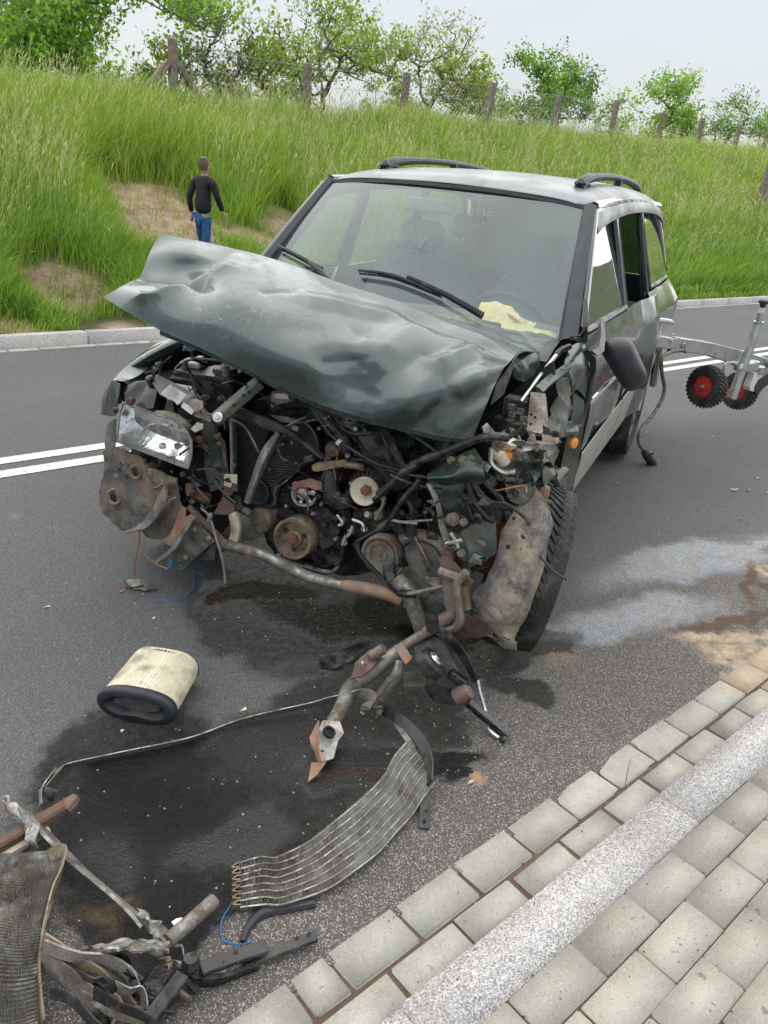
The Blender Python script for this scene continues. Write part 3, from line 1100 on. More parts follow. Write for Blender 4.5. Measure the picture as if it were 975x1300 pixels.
tree('twiggy_shrub', 'tall nearly bare twiggy shrub right of the braced fence post', 'shrub', 283, 14, 115, 2, 75, [(.15, .14, .09), (.12, .15, .06)], 700, .05, 90, .5, 15, .4, .1, spread=1.7)
tree('fruit_tree', 'spreading olive green fruit tree between the second and third fence posts', 'tree', 412, 14.8, 138, -6, 185, OLV + GRN, 6000, .075, 120, .25, 16, .5, .22, trunk_r=.055)
tree('shrub', 'open shrub with long sparse shoots left of the second fence post', 'shrub', 352, 14.2, 130, 22, 85, GRN + OLV, 1500, .09, 40, .3, 17, .6, .15, spread=1.5)
tree('slender_tree', 'thin airy tree with upright twigs right of the third fence post', 'tree', 548, 15, 145, 22, 110, OLV, 2300, .07, 90, .3, 18, .6, .2, spread=1.4)
tree('bush', 'yellow green bush between the third and fourth fence posts', 'bush', 590, 14, 150, 62, 95, BRT + OLV, 4200, .075, 80, 0, 19, .4, .08)
tree('bush', 'broad dense dark bush behind the fourth and fifth fence posts', 'bush', 692, 15, 152, 68, 135, GRN + DRK, 8000, .09, 110, 0, 20, .3, .05)
tree('shrub', 'little sparse shrub beside the sixth fence post', 'shrub', 778, 16, 165, 112, 50, GRN, 900, .09, 35, .2, 21, .5, .1, spread=1.3)
tree('young_tree', 'young bright green tree with upright shoots by the seventh fence post', 'tree', 842, 16, 168, 92, 85, BRT, 4200, .11, 70, .1, 22, .5, .1, spread=1.3)
tree('shrub', 'spreading grey green shrub to the right of the seventh fence post', 'shrub', 912, 17, 172, 120, 100, DRK + GRN, 2800, .10, 80, .2, 23, .5, .08, spread=1.3)
tree('bush', 'small rounded bush at the right edge on the crest of the bank', 'bush', 972, 18, 182, 135, 60, OLV + GRN, 2200, .10, 50, 0, 24, .3, .05)
tree('bush', 'low ragged bush behind the fence between the first and second posts', 'bush', 320, 16, 128, 92, 90, OLV + DRK, 1800, .08, 50, .1, 25, .5, .05)
tree('bush', 'low thin hedge bush behind the fence beside the fruit tree', 'bush', 490, 17, 145, 100, 90, GRN + OLV, 2000, .08, 50, .1, 26, .5, .05)

# ------------------------------------------------------------------ vehicle materials
def paint_material(name, c1, c2, rough=.28, metal=.35, dirt=.3, coat=.7, cr=.09):
    t = NT(name)
    c = t.mix(t.noise(5, 4), c1, c2)
    f = t.rng(t.noise(3.2, 8, .72, dist=.6), .60 - dirt * .25, .80 - dirt * .2)
    f2 = t.rng(t.noise(38, 5, .75), .50, .72, 0, .55)
    d = t.math('MAXIMUM', f, t.math('MULTIPLY', f2, .55))
    c = t.mix(t.math('MULTIPLY', d, .55), c, (.16, .165, .155))
    if name.startswith('green'):
        sm_ = t.rng(t.noise(3.4, 7, .72, dist=1.2), .57, .66, 0, .55)
        c = t.mix(sm_, c, (.13, .105, .115))
        c = t.mix(t.rng(t.noise(7, 6, .75, dist=2.0), .66, .72, 0, .6), c, (.30, .33, .32))
    fl = t.rng(t.noise(900, 2, .5), .35, .65, .85, 1.15)
    c = t.mix(1.0, c, fl, 'MULTIPLY')
    sc_ = t.rng(t.noise(5, 3, .6, dist=4.0), .495, .503)
    scr = t.math('MULTIPLY', t.math('MULTIPLY', sc_, t.math('SUBTRACT', 1.0, sc_)), 2.0)
    c = t.mix(t.math('MULTIPLY', scr, t.rng(t.noise(2.0), .52, .6)), c, (.45, .47, .46))
    t.set(Base_Color=c, Roughness=t.rng(d, 0, 1, rough, .62), Metallic=metal, Coat_Weight=t.rng(d, 0, 1, coat, .1), Coat_Roughness=cr,
          Normal=t.bump(t.noise(2.6, 3, .5), .10, .02))
    return t.m


m_hood = paint_material('green_hood_paint', (.034, .056, .053), (.050, .075, .070), .32, .35, .6, .6, .10)
m_green = paint_material('dark_green_paint', (.022, .036, .036), (.038, .055, .052), .22, .4, .25)
m_pillar = surf('pillar_paint', (.018, .021, .026), (.028, .032, .038), 10, .42, .2)
m_roofp = paint_material('roof_paint', (.060, .072, .078), (.085, .098, .104), .40, .4, .7, .4, .2)
m_bent = surf('bent_green_metal', (.050, .072, .062), (.15, .175, .16), 10, .34, .55, dirt=(.19, .17, .14), dirt_amt=.5, dsc=7, bump=.4, bsc=40, bd=.004)
m_dkgreen = surf('inner_green_metal', (.018, .040, .032), (.045, .075, .062), 12, .35, .3, dirt=(.12, .115, .10), dirt_amt=.38, dsc=8, bump=.3)
m_beige = surf('champagne_cladding', (.34, .325, .285), (.40, .385, .34), 10, .42, .25, dirt=(.16, .14, .11), dirt_amt=.35, dsc=5)
m_black = surf('black_plastic', (.010, .010, .012), (.028, .029, .032), 14, .30, 0, dirt=(.09, .085, .075), dirt_amt=.42, dsc=9, bump=.3)
m_matt = surf('grained_black_plastic', (.014, .016, .020), (.024, .027, .033), 10, .5, 0, bump=.4, bsc=400, bd=.001)
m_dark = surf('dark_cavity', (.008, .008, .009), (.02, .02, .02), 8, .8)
m_engine = surf('oily_engine_metal', (.010, .010, .011), (.045, .045, .046), 22, .20, .45, dirt=(.10, .085, .065), dirt_amt=.34, dsc=12, bump=.9, bsc=45, bd=.01)
m_cast = surf('cast_aluminium', (.20, .19, .18), (.42, .41, .39), 20, .40, .8, dirt=(.10, .075, .045), dirt_amt=.55, dsc=14, bump=.6, bsc=60, bd=.005)
m_alu = surf('bare_aluminium', (.34, .33, .31), (.52, .51, .49), 24, .38, .85, dirt=(.15, .13, .10), dirt_amt=.52, dsc=18, bump=.6, bsc=90, bd=.004)
m_bright = surf('shiny_steel', (.55, .55, .54), (.72, .72, .70), 14, .25, .95, dirt=(.22, .16, .10), dirt_amt=.36, dsc=10, bump=.2)
m_rust = surf('rusty_steel', (.14, .055, .028), (.28, .12, .06), 16, .8, .1, dirt=(.09, .075, .06), dirt_amt=.5, dsc=8, bump=.8, bsc=70, bd=.004)
m_orust = surf('orange_rust', (.24, .12, .07), (.46, .25, .15), 16, .6, .2, dirt=(.20, .19, .175), dirt_amt=.5, dsc=12, bump=.6)
m_rustmix = surf('scraped_rusty_metal', (.22, .205, .18), (.36, .33, .29), 12, .42, .55, dirt=(.15, .085, .05), dirt_amt=.46, dsc=9, bump=.6, bsc=60, bd=.004)
m_mud = surf('mud_caked_plate', (.055, .063, .062), (.16, .165, .155), 9, .5, .3, dirt=(.26, .19, .125), dirt_amt=.50, dsc=6, bump=.8, bsc=40, bd=.006)
m_mudtan = surf('dried_mud_liner', (.21, .175, .14), (.42, .35, .27), 7, .75, 0, dirt=(.075, .08, .09), dirt_amt=.56, dsc=9, bump=.9, bsc=40, bd=.006)
m_tan = surf('tan_corroded_metal', (.22, .17, .11), (.36, .29, .20), 14, .6, .4, dirt=(.09, .07, .05), dirt_amt=.45, dsc=15, bump=.5)
m_cream = surf('cream_plastic', (.55, .50, .38), (.68, .63, .50), 10, .5, 0, dirt=(.28, .20, .10), dirt_amt=.35, dsc=12)
m_white = surf('white_label', (.66, .66, .63), (.76, .76, .73), 10, .5, 0, dirt=(.4, .36, .28), dirt_amt=.3, dsc=10)
m_rubber = surf('tyre_rubber', (.016, .016, .017), (.035, .036, .038), 12, .72, 0, dirt=(.10, .095, .088), dirt_amt=.42, dsc=8, bump=.3, bsc=120)
m_hose = surf('rubber_hose', (.009, .009, .010), (.024, .024, .026), 14, .26, 0, dirt=(.10, .095, .085), dirt_amt=.36, dsc=10)
m_galv = surf('galvanised_steel', (.38, .41, .42), (.52, .55, .56), 18, .36, .75, dirt=(.30, .30, .27), dirt_amt=.4, dsc=9, bump=.2)
m_redp = surf('red_plastic', (.50, .03, .03), (.65, .06, .05), 10, .4, 0, dirt=(.25, .05, .04), dirt_amt=.3)
m_orange = surf('orange_lens', (.75, .22, .03), (.85, .32, .06), 10, .25)
m_maroon = surf('maroon_painted_metal', (.13, .065, .055), (.26, .17, .15), 12, .5, .2, dirt=(.14, .10, .08), dirt_amt=.45, dsc=8, bump=.4)
m_blue = surf('blue_wire', (.02, .14, .35), (.03, .22, .5), 10, .45)
m_copper = surf('brown_wire', (.25, .10, .05), (.4, .18, .09), 10, .5)
m_grey = surf('grey_interior_fabric', (.10, .11, .11), (.15, .16, .16), 30, .9)
m_seat = surf('seat_fabric', (.13, .145, .145), (.20, .215, .215), 40, .95, bump=.5, bsc=300)
m_yellow = surf('pale_yellow_fabric', (.72, .60, .22), (.82, .74, .40), 14, .85, 0, dirt=(.55, .45, .25), dirt_amt=.4, dsc=10)


def glass_material(name, tint, rough, haze, hazec, reflect=1.0):
    t = NT(name)
    tr = t.n.new('ShaderNodeBsdfTransparent'); tr.inputs[0].default_value = tint + (1,)
    gl = t.n.new('ShaderNodeBsdfGlossy'); gl.inputs['Roughness'].default_value = rough
    gl.inputs[0].default_value = (.9, .95, .95, 1)
    df = t.n.new('ShaderNodeBsdfDiffuse'); df.inputs[0].default_value = hazec + (1,)
    fr = t.n.new('ShaderNodeFresnel')
    ge = t.n.new('ShaderNodeNewGeometry')
    t.put(fr.inputs[0], t.rng(ge.outputs['Backfacing'], 0, 1, 1.52, 1 / 1.52))
    m1 = t.n.new('ShaderNodeMixShader'); m2 = t.n.new('ShaderNodeMixShader')
    t.l.new(t.math('MULTIPLY', fr.outputs[0], 1.6 * reflect, clamp=True), m1.inputs[0])
    t.l.new(tr.outputs[0], m1.inputs[1]); t.l.new(gl.outputs[0], m1.inputs[2])
    t.put(m2.inputs[0], t.rng(t.noise(5, 2, .5), .3, .7, haze * .6, haze * 1.3))
    t.l.new(m1.outputs[0], m2.inputs[1]); t.l.new(df.outputs[0], m2.inputs[2])
    t.l.new(m2.outputs[0], t.out.inputs[0])
    return t.m


m_wind = glass_material('windscreen_glass', (.92, .97, .95), .0, .095, (.52, .64, .63), 1.1)
m_reargl = glass_material('rear_glass', (.30, .34, .33), .02, .03, (.25, .3, .3), 1.0)
m_sidegl = glass_material('side_glass', (.78, .84, .82), .02, .03, (.3, .34, .33), 1.0)
m_lens = glass_material('headlight_lens', (.97, .98, .98), .04, .02, (.7, .7, .68), .5)
m_chrome = surf('headlight_reflector', (.90, .91, .91), (.96, .96, .96), 9, .14, .9, bump=.5, bsc=9, bd=.02)

# ------------------------------------------------------------------ the wrecked car
car = empty('wrecked_car', (CO[0], CO[1], 0), HD, label='wrecked dark green off-road car with its front end torn away, standing across the lane', cat='car')


def bw(z):
    """half width of the body at height z"""
    pts = [(.35, .80), (.45, .84), (.62, .865), (.85, .865), (1.0, .845), (1.12, .80), (1.34, .72), (1.56, .635), (1.62, .60)]
    return float(np.interp(z, [p[0] for p in pts], [p[1] for p in pts]))


def side_panel(name, outline, s, m, off=0.0, cuts=3, thick=.004, amp=0.0, parent=car, fn=None, asc=5, seed=1, **k):
    bm = bmesh.new()
    vs = [bm.verts.new(Vector((x, 0, z))) for x, z in outline]
    f = bm.faces.new(vs)
    bmesh.ops.triangulate(bm, faces=[f])
    for _ in range(cuts):
        bmesh.ops.subdivide_edges(bm, edges=list(bm.edges), cuts=1, use_grid_fill=True)
        bmesh.ops.beautify_fill(bm, faces=list(bm.faces), edges=list(bm.edges))
    for v in bm.verts:
        y = bw(v.co.z) + off
        if amp: y += crumple(v.co, amp, asc, seed)
        if fn: y += fn(v.co.x, v.co.z)
        v.co.y = s * y
    bmesh.ops.solidify(bm, geom=list(bm.faces), thickness=thick)
    bmesh.ops.recalc_face_normals(bm, faces=bm.faces)
    for f in bm.faces: f.smooth = True
    for e in bm.edges:
        if len(e.link_faces) == 2 and e.calc_face_angle(0) > math.radians(40): e.smooth = False
    me = bpy.data.meshes.new(name)
    bm.to_mesh(me); bm.free()
    return link(name, me, m, parent, smooth=False, **k)


# roof
rows = []
for x in (-.975, -1.0, -1.15, -1.6, -2.2, -2.8, -3.15, -3.30, -3.36):
    zc = float(np.interp(-x, [.96, 1.0, 1.15, 1.6, 2.2, 2.8, 3.15, 3.3, 3.36], [1.580, 1.592, 1.622, 1.66, 1.675, 1.665, 1.635, 1.60, 1.56]))
    r = []
    for y in (-.665, -.655, -.62, -.52, -.3, 0, .3, .52, .62, .655, .665):
        w = abs(y)
        z = zc - .030 * (w / .6) ** 2 - (.02 if w > .61 else 0) - (.035 if w > .65 else 0) - (.035 if w > .66 else 0)
        xx = x + (.05 * (1 - (w / .66) ** 2) if x > -1.3 else 0)
        r.append((xx, y, z))
    rows.append(r)
roof = sheet('roof', rows, m_roofp, car, sub=4, thick=.02)
for s in (-1, 1):
    mb = MB()
    pts = [(-1.30, s * .500, 1.625), (-1.40, s * .500, 1.672), (-1.75, s * .500, 1.700), (-2.35, s * .500, 1.714), (-2.95, s * .500, 1.695), (-3.15, s * .500, 1.64)]
    mb.tube(pts, [.030, .026, .018, .018, .022, .030], 10, 5)
    rail = mb.build('roof_rail', m_matt, car)
    MB().box((-1.36, s * .500, 1.655), (.16, .055, .045)).build('rail_foot', m_matt, rail, bevel=.02)
    MB().box((-2.3, s * .500, 1.69), (.07, .04, .07)).build('rail_foot', m_matt, rail, bevel=.012)
    MB().box((-3.10, s * .500, 1.645), (.15, .06, .05)).build('rail_foot', m_matt, rail, bevel=.02)
    # gutters, pillars
    MB().tube([(-.99, s * .652, 1.555), (-1.5, s * .655, 1.590), (-2.2, s * .655, 1.605), (-2.9, s * .655, 1.59), (-3.3, s * .66, 1.54)], .012, 6, 4).build('roof_gutter', m_black, car)
    MB().tube([(-.46, s * .745, 1.07), (-.62, s * .705, 1.22), (-.80, s * .665, 1.385), (-.99, s * .625, 1.55)], [.046, .044, .042, .040], 8, 3, flat=.9).build('windscreen_pillar', m_pillar, car)
    for x, w in ((-1.44, .07), (-2.28, .07)):
        MB().bar((x, s * .775, 1.10), (x, s * .645, 1.59), w, .03, (0, s, .3)).build('door_pillar', m_green, car, bevel=.006)
    MB().tube([(-3.10, s * .63, 1.56), (-3.28, s * .67, 1.40), (-3.36, s * .74, 1.13)], [.04, .05, .06], 8, 4, flat=.6).build('rear_pillar', m_green, car)
    MB().tube([(-1.0, s * .64, 1.565), (-1.6, s * .64, 1.590), (-2.4, s * .64, 1.60), (-3.1, s * .65, 1.59)], .022, 8, 4).build('side_header', m_green, car)
# front and rear headers
MB().tube([(-.975, -.63, 1.553), (-.935, -.3, 1.578), (-.925, 0, 1.583), (-.935, .3, 1.578), (-.975, .63, 1.553)], .018, 8, 4).build('windscreen_seal', m_matt, car)


def wpt(u, v):
    """windscreen surface: u -1..1 across, v 0..1 upward"""
    y = u * (.70 * (1 - v) + .605 * v)
    x = (-.47 * (1 - v) - .965 * v) + .075 * (1 - u * u)
    z = 1.085 * (1 - v) + 1.560 * v + .012 * (1 - u * u) + .02 * math.sin(math.pi * v)
    return Vector((x, y, z))


mbw = MB()
mbw.add([wpt(u / 16, v / 16) for v in range(17) for u in range(-16, 17)], [(v * 33 + u, v * 33 + u + 1, (v + 1) * 33 + u + 1, (v + 1) * 33 + u) for v in range(16) for u in range(32)])
ws = mbw.build('windscreen', m_wind, car)
# star cracks in the windscreen
m_crack = surf('crack_edges', (.32, .36, .36), (.42, .46, .46), 10, .3)
for (cu, cv, rad, nk) in ((.02, .47, .22, 13), (.36, .80, .12, 9)):
    mb = MB()
    for k in range(nk):
        a = 2 * math.pi * k / nk + rnd.uniform(-.2, .2)
        r0 = rad * rnd.uniform(.3, 1)
        pts = []
        for q in range(4):
            rr = r0 * q / 3
            pts.append(wpt(cu + rr * math.cos(a) + rnd.uniform(-.006, .006), cv + rr * 1.25 * math.sin(a) + rnd.uniform(-.006, .006)) + Vector((.006, 0, .006)))
        mb.tube(pts, [.0006, .0005, .0003, .0002], 3, 1, cap=False)
    mb.build('glass_crack', m_crack, ws)

for s in (-1, 1):
    left = s == 1
    dent = (lambda x, z: .012 * mnoise.noise(Vector((x * 3, z * 4, 0)))) if left else None
    fd = side_panel('front_door', [(-.47, .46), (-.45, 1.05), (-.50, 1.115), (-1.40, 1.115), (-1.42, .46)], s, m_green, cuts=4, fn=dent)
    side_panel('door_cladding', [(-.46, .445), (-.455, .66), (-1.415, .68), (-1.42, .445)], s, m_beige, off=.012, cuts=2, parent=fd)
    side_panel('trim_strip', [(-.46, .855), (-.46, .868), (-1.415, .868), (-1.415, .855)], s, m_beige, off=.006, cuts=1, parent=fd)
    MB().bar((-1.20, s * .868, .985), (-1.36, s * .868, .985), .03, .035, (0, 1, 0)).build('door_handle', m_black, fd, bevel=.006)
    MB().tube([(-.50, s * .79, 1.125), (-.95, s * .80, 1.13), (-1.41, s * .80, 1.13)], .014, 6, 2).build('window_seal', m_black, fd)
    MB().tube([(-.52, s * .775, 1.13), (-.76, s * .71, 1.36), (-.97, s * .655, 1.545), (-1.15, s * .648, 1.565), (-1.405, s * .648, 1.575), (-1.405, s * .72, 1.36), (-1.405, s * .79, 1.13)], .016, 6, 1, smooth=False).build('window_frame', m_green, fd)
    side_panel('window', [(-.545, 1.13), (-.98, 1.535), (-1.40, 1.56), (-1.40, 1.13)], s, m_sidegl, off=-.006, cuts=1, parent=fd)
    rd = side_panel('rear_door', [(-1.445, .46), (-1.445, 1.115), (-2.26, 1.125), (-2.29, .95), (-2.20, .80), (-2.24, .60), (-2.16, .46)], s, m_green, cuts=4, amp=.006 if left else 0,
                    fn=(lambda x, z: .05 * math.exp(-((x + 2.2) / .25) ** 2)) if left else None)
    side_panel('door_cladding', [(-1.445, .445), (-1.445, .68), (-2.17, .69), (-2.14, .445)], s, m_beige, off=.012, cuts=2, parent=rd)
    MB().tube([(-1.46, s * .79, 1.13), (-1.46, s * .648, 1.575), (-2.24, s * .648, 1.585), (-2.24, s * .79, 1.13)], .016, 6, 1, smooth=False).build('window_frame', m_green, rd)
    if not left:
        side_panel('window', [(-1.47, 1.13), (-1.47, 1.56), (-2.23, 1.57), (-2.23, 1.13)], s, m_sidegl, off=-.006, cuts=1, parent=rd)
    # rear quarter with wheel arch
    arch = [(-2.70 + .40 * math.cos(a), .36 + .40 * math.sin(a)) for a in np.linspace(math.radians(15), math.radians(165), 12)]
    qp = side_panel('rear_quarter_panel', [(-2.28, 1.125), (-2.30, .95)] + arch + [(-3.10, .42), (-3.42, .46), (-3.44, 1.0), (-3.40, 1.125)], s, m_green, cuts=3, amp=.02 if left else 0, asc=4,
                    fn=(lambda x, z: .035 * math.exp(-((z - .95) / .12) ** 2)) if left else None)
    side_panel('window', [(-2.32, 1.14), (-2.32, 1.57), (-2.95, 1.57), (-3.2, 1.40), (-3.28, 1.14)], s, m_sidegl, off=-.006, cuts=1, parent=qp)
    MB().tube([(-2.33, s * .79, 1.15), (-2.33, s * .655, 1.55), (-2.6, s * .65, 1.565), (-2.9, s * .65, 1.55), (-3.12, s * .68, 1.43), (-3.24, s * .74, 1.25), (-3.26, s * .78, 1.15), (-2.33, s * .79, 1.15)], .014, 6, 2).build('window_seal', m_black, qp)
    MB().tube([(-2.70 + .41 * math.cos(a), s * .875, .36 + .41 * math.sin(a)) for a in np.linspace(math.radians(10), math.radians(170), 9)], .028, 6, 2, flat=.9).build('arch_trim', m_beige, qp)
    side_panel('sill', [(-.45, .36), (-.45, .45), (-2.2, .45), (-2.15, .36)], s, m_beige, off=.005, cuts=1)
# tailgate and rear bumper
sheet('tailgate', [[(-3.43, -.78, .5), (-3.50, 0, .5), (-3.43, .78, .5)], [(-3.46, -.80, .8), (-3.54, 0, .8), (-3.46, .80, .8)], [(-3.43, -.77, 1.12), (-3.51, 0, 1.13), (-3.43, .77, 1.12)]], m_green, car, sub=4)
MB().box((-3.52, 0, .52), (.14, 1.62, .22)).build('rear_bumper', m_beige, car, bevel=.04)
sheet('rear_window', [[(-3.42, -.72, 1.13), (-3.49, 0, 1.13), (-3.42, .72, 1.13)], [(-3.27, -.62, 1.55), (-3.33, 0, 1.57), (-3.27, .62, 1.55)]], m_reargl, car, sub=4)
# floor, firewall, interior
MB().box((-1.9, 0, .42), (3.0, 1.50, .06)).build('floor_pan', m_dark, car)
MB().box((-.44, 0, .74), (.05, 1.38, .66)).build('firewall', m_dark, car)
MB().box((-3.0, 0, .7), (.7, 1.3, .5)).build('cargo_trim', m_grey, car, bevel=.03)
dash = sheet('dashboard', [[(-.46, -.68, 1.04), (-.42, -.3, 1.06), (-.42, .3, 1.06), (-.46, .68, 1.04)], [(-.62, -.68, 1.06), (-.6, -.3, 1.08), (-.6, .3, 1.085), (-.62, .68, 1.07)],
                           [(-.80, -.68, 1.03), (-.78, -.3, 1.05), (-.78, .3, 1.08), (-.80, .68, 1.06)], [(-.86, -.68, .90), (-.84, -.3, .9), (-.84, .3, .92), (-.86, .68, .9)],
                           [(-.84, -.68, .6), (-.82, -.3, .6), (-.82, .3, .6), (-.84, .68, .6)]], m_grey, car, sub=4, thick=.01)
sw = MB()
cc, axv = Vector((-.93, .36, 1.02)), Vector((-.85, 0, .52)).normalized()
u = axv.cross(Vector((0, 1, 0))).normalized(); v = Vector((0, 1, 0))
sw.tube([cc + (u * math.cos(a) + v * math.sin(a)) * .185 for a in np.linspace(0, 2 * math.pi, 25)], .015, 8, 1)
wheel = sw.build('steering_wheel', m_matt, car)
MB().lathe([(.02, -.02), (.07, -.02), (.08, .02), (.03, .035)], cc, axv, 16).bar(cc - v * .18, cc + v * .18, .035, .02, axv).bar(cc, cc + u * .17, .035, .02, axv).build('wheel_hub', m_matt, wheel)
for y in (-.36, .36):
    st = sheet('seat', [[(-1.25, y - .25, .62), (-1.22, y, .64), (-1.25, y + .25, .62)], [(-1.36, y - .26, .8), (-1.30, y, .8), (-1.36, y + .26, .8)],
                        [(-1.43, y - .25, 1.02), (-1.38, y, 1.02), (-1.43, y + .25, 1.02)], [(-1.50, y - .19, 1.22), (-1.46, y, 1.235), (-1.50, y + .19, 1.22)],
                        [(-1.56, y - .17, 1.22), (-1.56, y, 1.24), (-1.56, y + .17, 1.22)], [(-1.58, y - .25, .7), (-1.58, y, .7), (-1.58, y + .25, .7)]], m_seat, car, sub=4, thick=.02)
    MB().box((-1.10, y, .62), (.50, .50, .16)).build('cushion', m_seat, st, bevel=.05)
    MB().box((-1.55, y, 1.33), (.09, .25, .16)).build('headrest', m_seat, st, bevel=.035)
    for dy in (-.05, .05):
        MB().tube([(-1.54, y + dy, 1.20), (-1.55, y + dy, 1.30)], .006, 6, 1).build('headrest_rod', m_bright, st)
rs_ = MB().box((-2.35, 0, 1.0), (.14, 1.2, .55)).build('rear_seat', m_seat, car, bevel=.05)
for y in (-.38, .38): MB().box((-2.38, y, 1.36), (.08, .24, .14)).build('headrest', m_seat, rs_, bevel=.03)
vis = MB().box(wpt(-.12, .83) + Vector((-.10, 0, .0)), (.02, .24, .065), Matrix.Rotation(math.radians(-8), 3, 'Y')).build('interior_mirror', m_grey, car, bevel=.01)
# cowl at the foot of the windscreen
sheet('cowl_panel', [[(-.47 + .075 * (1 - (u / 4) ** 2), u * .178, 1.085) for u in range(-4, 5)], [(-.36 + .06 * (1 - (u / 4) ** 2), u * .178, 1.062) for u in range(-4, 5)],
                     [(-.28 + .06 * (1 - (u / 4) ** 2), u * .178, 1.03) for u in range(-4, 5)]], m_black, car, sub=3)
# wipers (pixel sight lines meet the glass plane)


def on_glass(px, py, lift=.02):
    best, bp = 9, None
    for iu in range(-50, 51):
        for iv in range(-6, 40):
            q = wpt(iu / 50, iv / 40)
            d = np.array(AX.T @ np.array(q)) + CO - CAM
            z = d @ CF
            e = abs(487.5 + FPX * (d @ CR) / z - px) + abs(650 - FPX * (d @ CU) / z - py)
            if bp is None or e < best: best, bp = e, q
    return bp + Vector((.7, 0, .7)) * lift


for (arm, blade) in ((((614, 412), (565, 382), (520, 358)), ((562, 380), (500, 358), (458, 349))), (((425, 368), (410, 352), (395, 340)), ((412, 350), (380, 330), (353, 319)))):
    a = [on_glass(*q, .045) for q in arm]; bq = [on_glass(*q, .02) for q in blade]
    w = MB().tube(a, [.016, .013, .008], 6, 3, flat=.6).build('wiper', m_black, car)
    MB().tube([q + Vector((.01, 0, .012)) for q in bq], [.010, .009, .006], 6, 3, flat=.7).build('wiper_blade', m_black, w)
    MB().tube(bq, .006, 5, 3).build('wiper_rubber', m_hose, w)

# rear left and right wheels, front left wheel
def make_wheel(name, R, Wd, knobs=58):
    root = MB()
    prof = [(R * .60, -Wd * .42), (R * .72, -Wd * .50), (R * .90, -Wd * .50), (R * .965, -Wd * .40), (R * .975, 0), (R * .965, Wd * .40), (R * .90, Wd * .50), (R * .72, Wd * .50), (R * .60, Wd * .42)]
    root.lathe(prof, (0, 0, 0), (0, 1, 0), 48, cap=False)
    t = root.build(name, m_rubber, None, sharp=50)
    tr = MB()
    for k in range(knobs):
        a = 2 * math.pi * k / knobs
        for (y0, y1, sk, w) in ((-.48, -.26, .30, .80), (-.24, -.02, .6, .78), (.02, .24, -.6, .78), (.26, .48, -.30, .80)):
            for part in (0,):
                da = 2 * math.pi / knobs * w
                y0w, y1w = y0 * Wd, y1 * Wd
                sh = sk * Wd * .2 / R
                vs = []
                for rr, inset in ((R * .955, 0), (R * 1.0 - (.008 if abs(y0) > .26 or abs(y1) > .26 else 0), .12)):
                    for (yy, off) in ((y0w, -sh), (y1w, sh)):
                        for aa in (a + off - da * (.5 - inset), a + off + da * (.5 - inset)):
                            rq = rr - (R * .022 if abs(yy) > Wd * .4 and rr > R * .96 else 0)
                            vs.append((rq * math.cos(aa), yy, rq * math.sin(aa)))
                tr.add(vs, [(4, 5, 7, 6), (0, 1, 5, 4), (1, 3, 7, 5), (3, 2, 6, 7), (2, 0, 4, 6)])
    tr.build('tread', m_rubber, t, smooth=False, kind='stuff')
    rim = MB().lathe([(R * .60, -Wd * .40), (R * .56, -Wd * .3), (R * .54, .0), (R * .56, Wd * .3), (R * .61, Wd * .42)], (0, 0, 0), (0, 1, 0), 32, cap=False)
    rim.lathe([(R * .10, Wd * .30), (R * .30, Wd * .22), (R * .50, Wd * .18), (R * .55, Wd * .30)], (0, 0, 0), (0, 1, 0), 32)
    rm = rim.build('rim', m_cast, t)
    sp = MB()
    for k in range(5):
        a = 2 * math.pi * k / 5
        d = Vector((math.cos(a), 0, math.sin(a)))
        sp.bar(d * R * .08 + Vector((0, Wd * .30, 0)), d * R * .57 + Vector((0, Wd * .33, 0)), R * .16, Wd * .12, (0, 1, 0))
    sp.lathe([(R * .14, Wd * .2), (R * .13, Wd * .38), (R * .05, Wd * .41)], (0, 0, 0), (0, 1, 0), 20)
    sp.build('rim', m_alu, t)
    return t


fw = make_wheel('wheel', .322, .225)
fw.parent = car
fc = L(686, 733, 0, -.02)
fw.location = (-.03, fc.y - .075, .322)
fw.rotation_euler = (math.radians(-8), 0, math.radians(14))
for y in (.74, -.74):
    c = dup(fw, car, loc=(-2.70, y, .335))
    c.rotation_euler = (0, 0, 0) if y > 0 else (0, 0, math.pi)
c = dup(fw, car, loc=(-.02, -.70, .335)); c.rotation_euler = (0, 0, math.pi)
# ------------------------------------------------------------------ folded bonnet
hood_px = [
    [(131, 377, .36), (150, 366, .34), (167, 356, .27), (180, 345, .22), (190, 320, .15), (204, 296, .05)],
    [(165, 398, .42), (187, 379, .42), (203, 361, .36), (213, 342, .23), (222, 318, .17), (238, 303, .02)],
    [(203, 419, .47), (225, 398, .46), (243, 372, .37), (252, 345, .20), (262, 325, .14), (278, 311, .0)],
    [(253, 441, .50), (275, 410, .48), (293, 380, .41), (300, 355, .29), (310, 337, .15), (320, 321, -.04)],
    [(308, 467, .50), (325, 435, .49), (343, 400, .40), (355, 370, .24), (362, 350, .08), (370, 336, -.08)],
    [(368, 497, .48), (385, 460, .48), (400, 420, .35), (414, 390, .20), (424, 370, .05), (432, 359, -.10)],
    [(432, 522, .45), (450, 485, .40), (462, 445, .36), (475, 415, .18), (487, 395, .03), (497, 380, -.12)],
    [(505, 541, .41), (526, 505, .41), (540, 465, .29), (550, 435, .18), (558, 415, .02), (564, 402, -.15)],
    [(560, 554, .36), (578, 515, .33), (592, 475, .28), (602, 445, .14), (608, 430, .02), (612, 420, -.10)],
    [(599, 559, .32), (614, 522, .30), (628, 490, .24), (640, 467, .14), (650, 455, .06), (657, 448, -.02)],
]


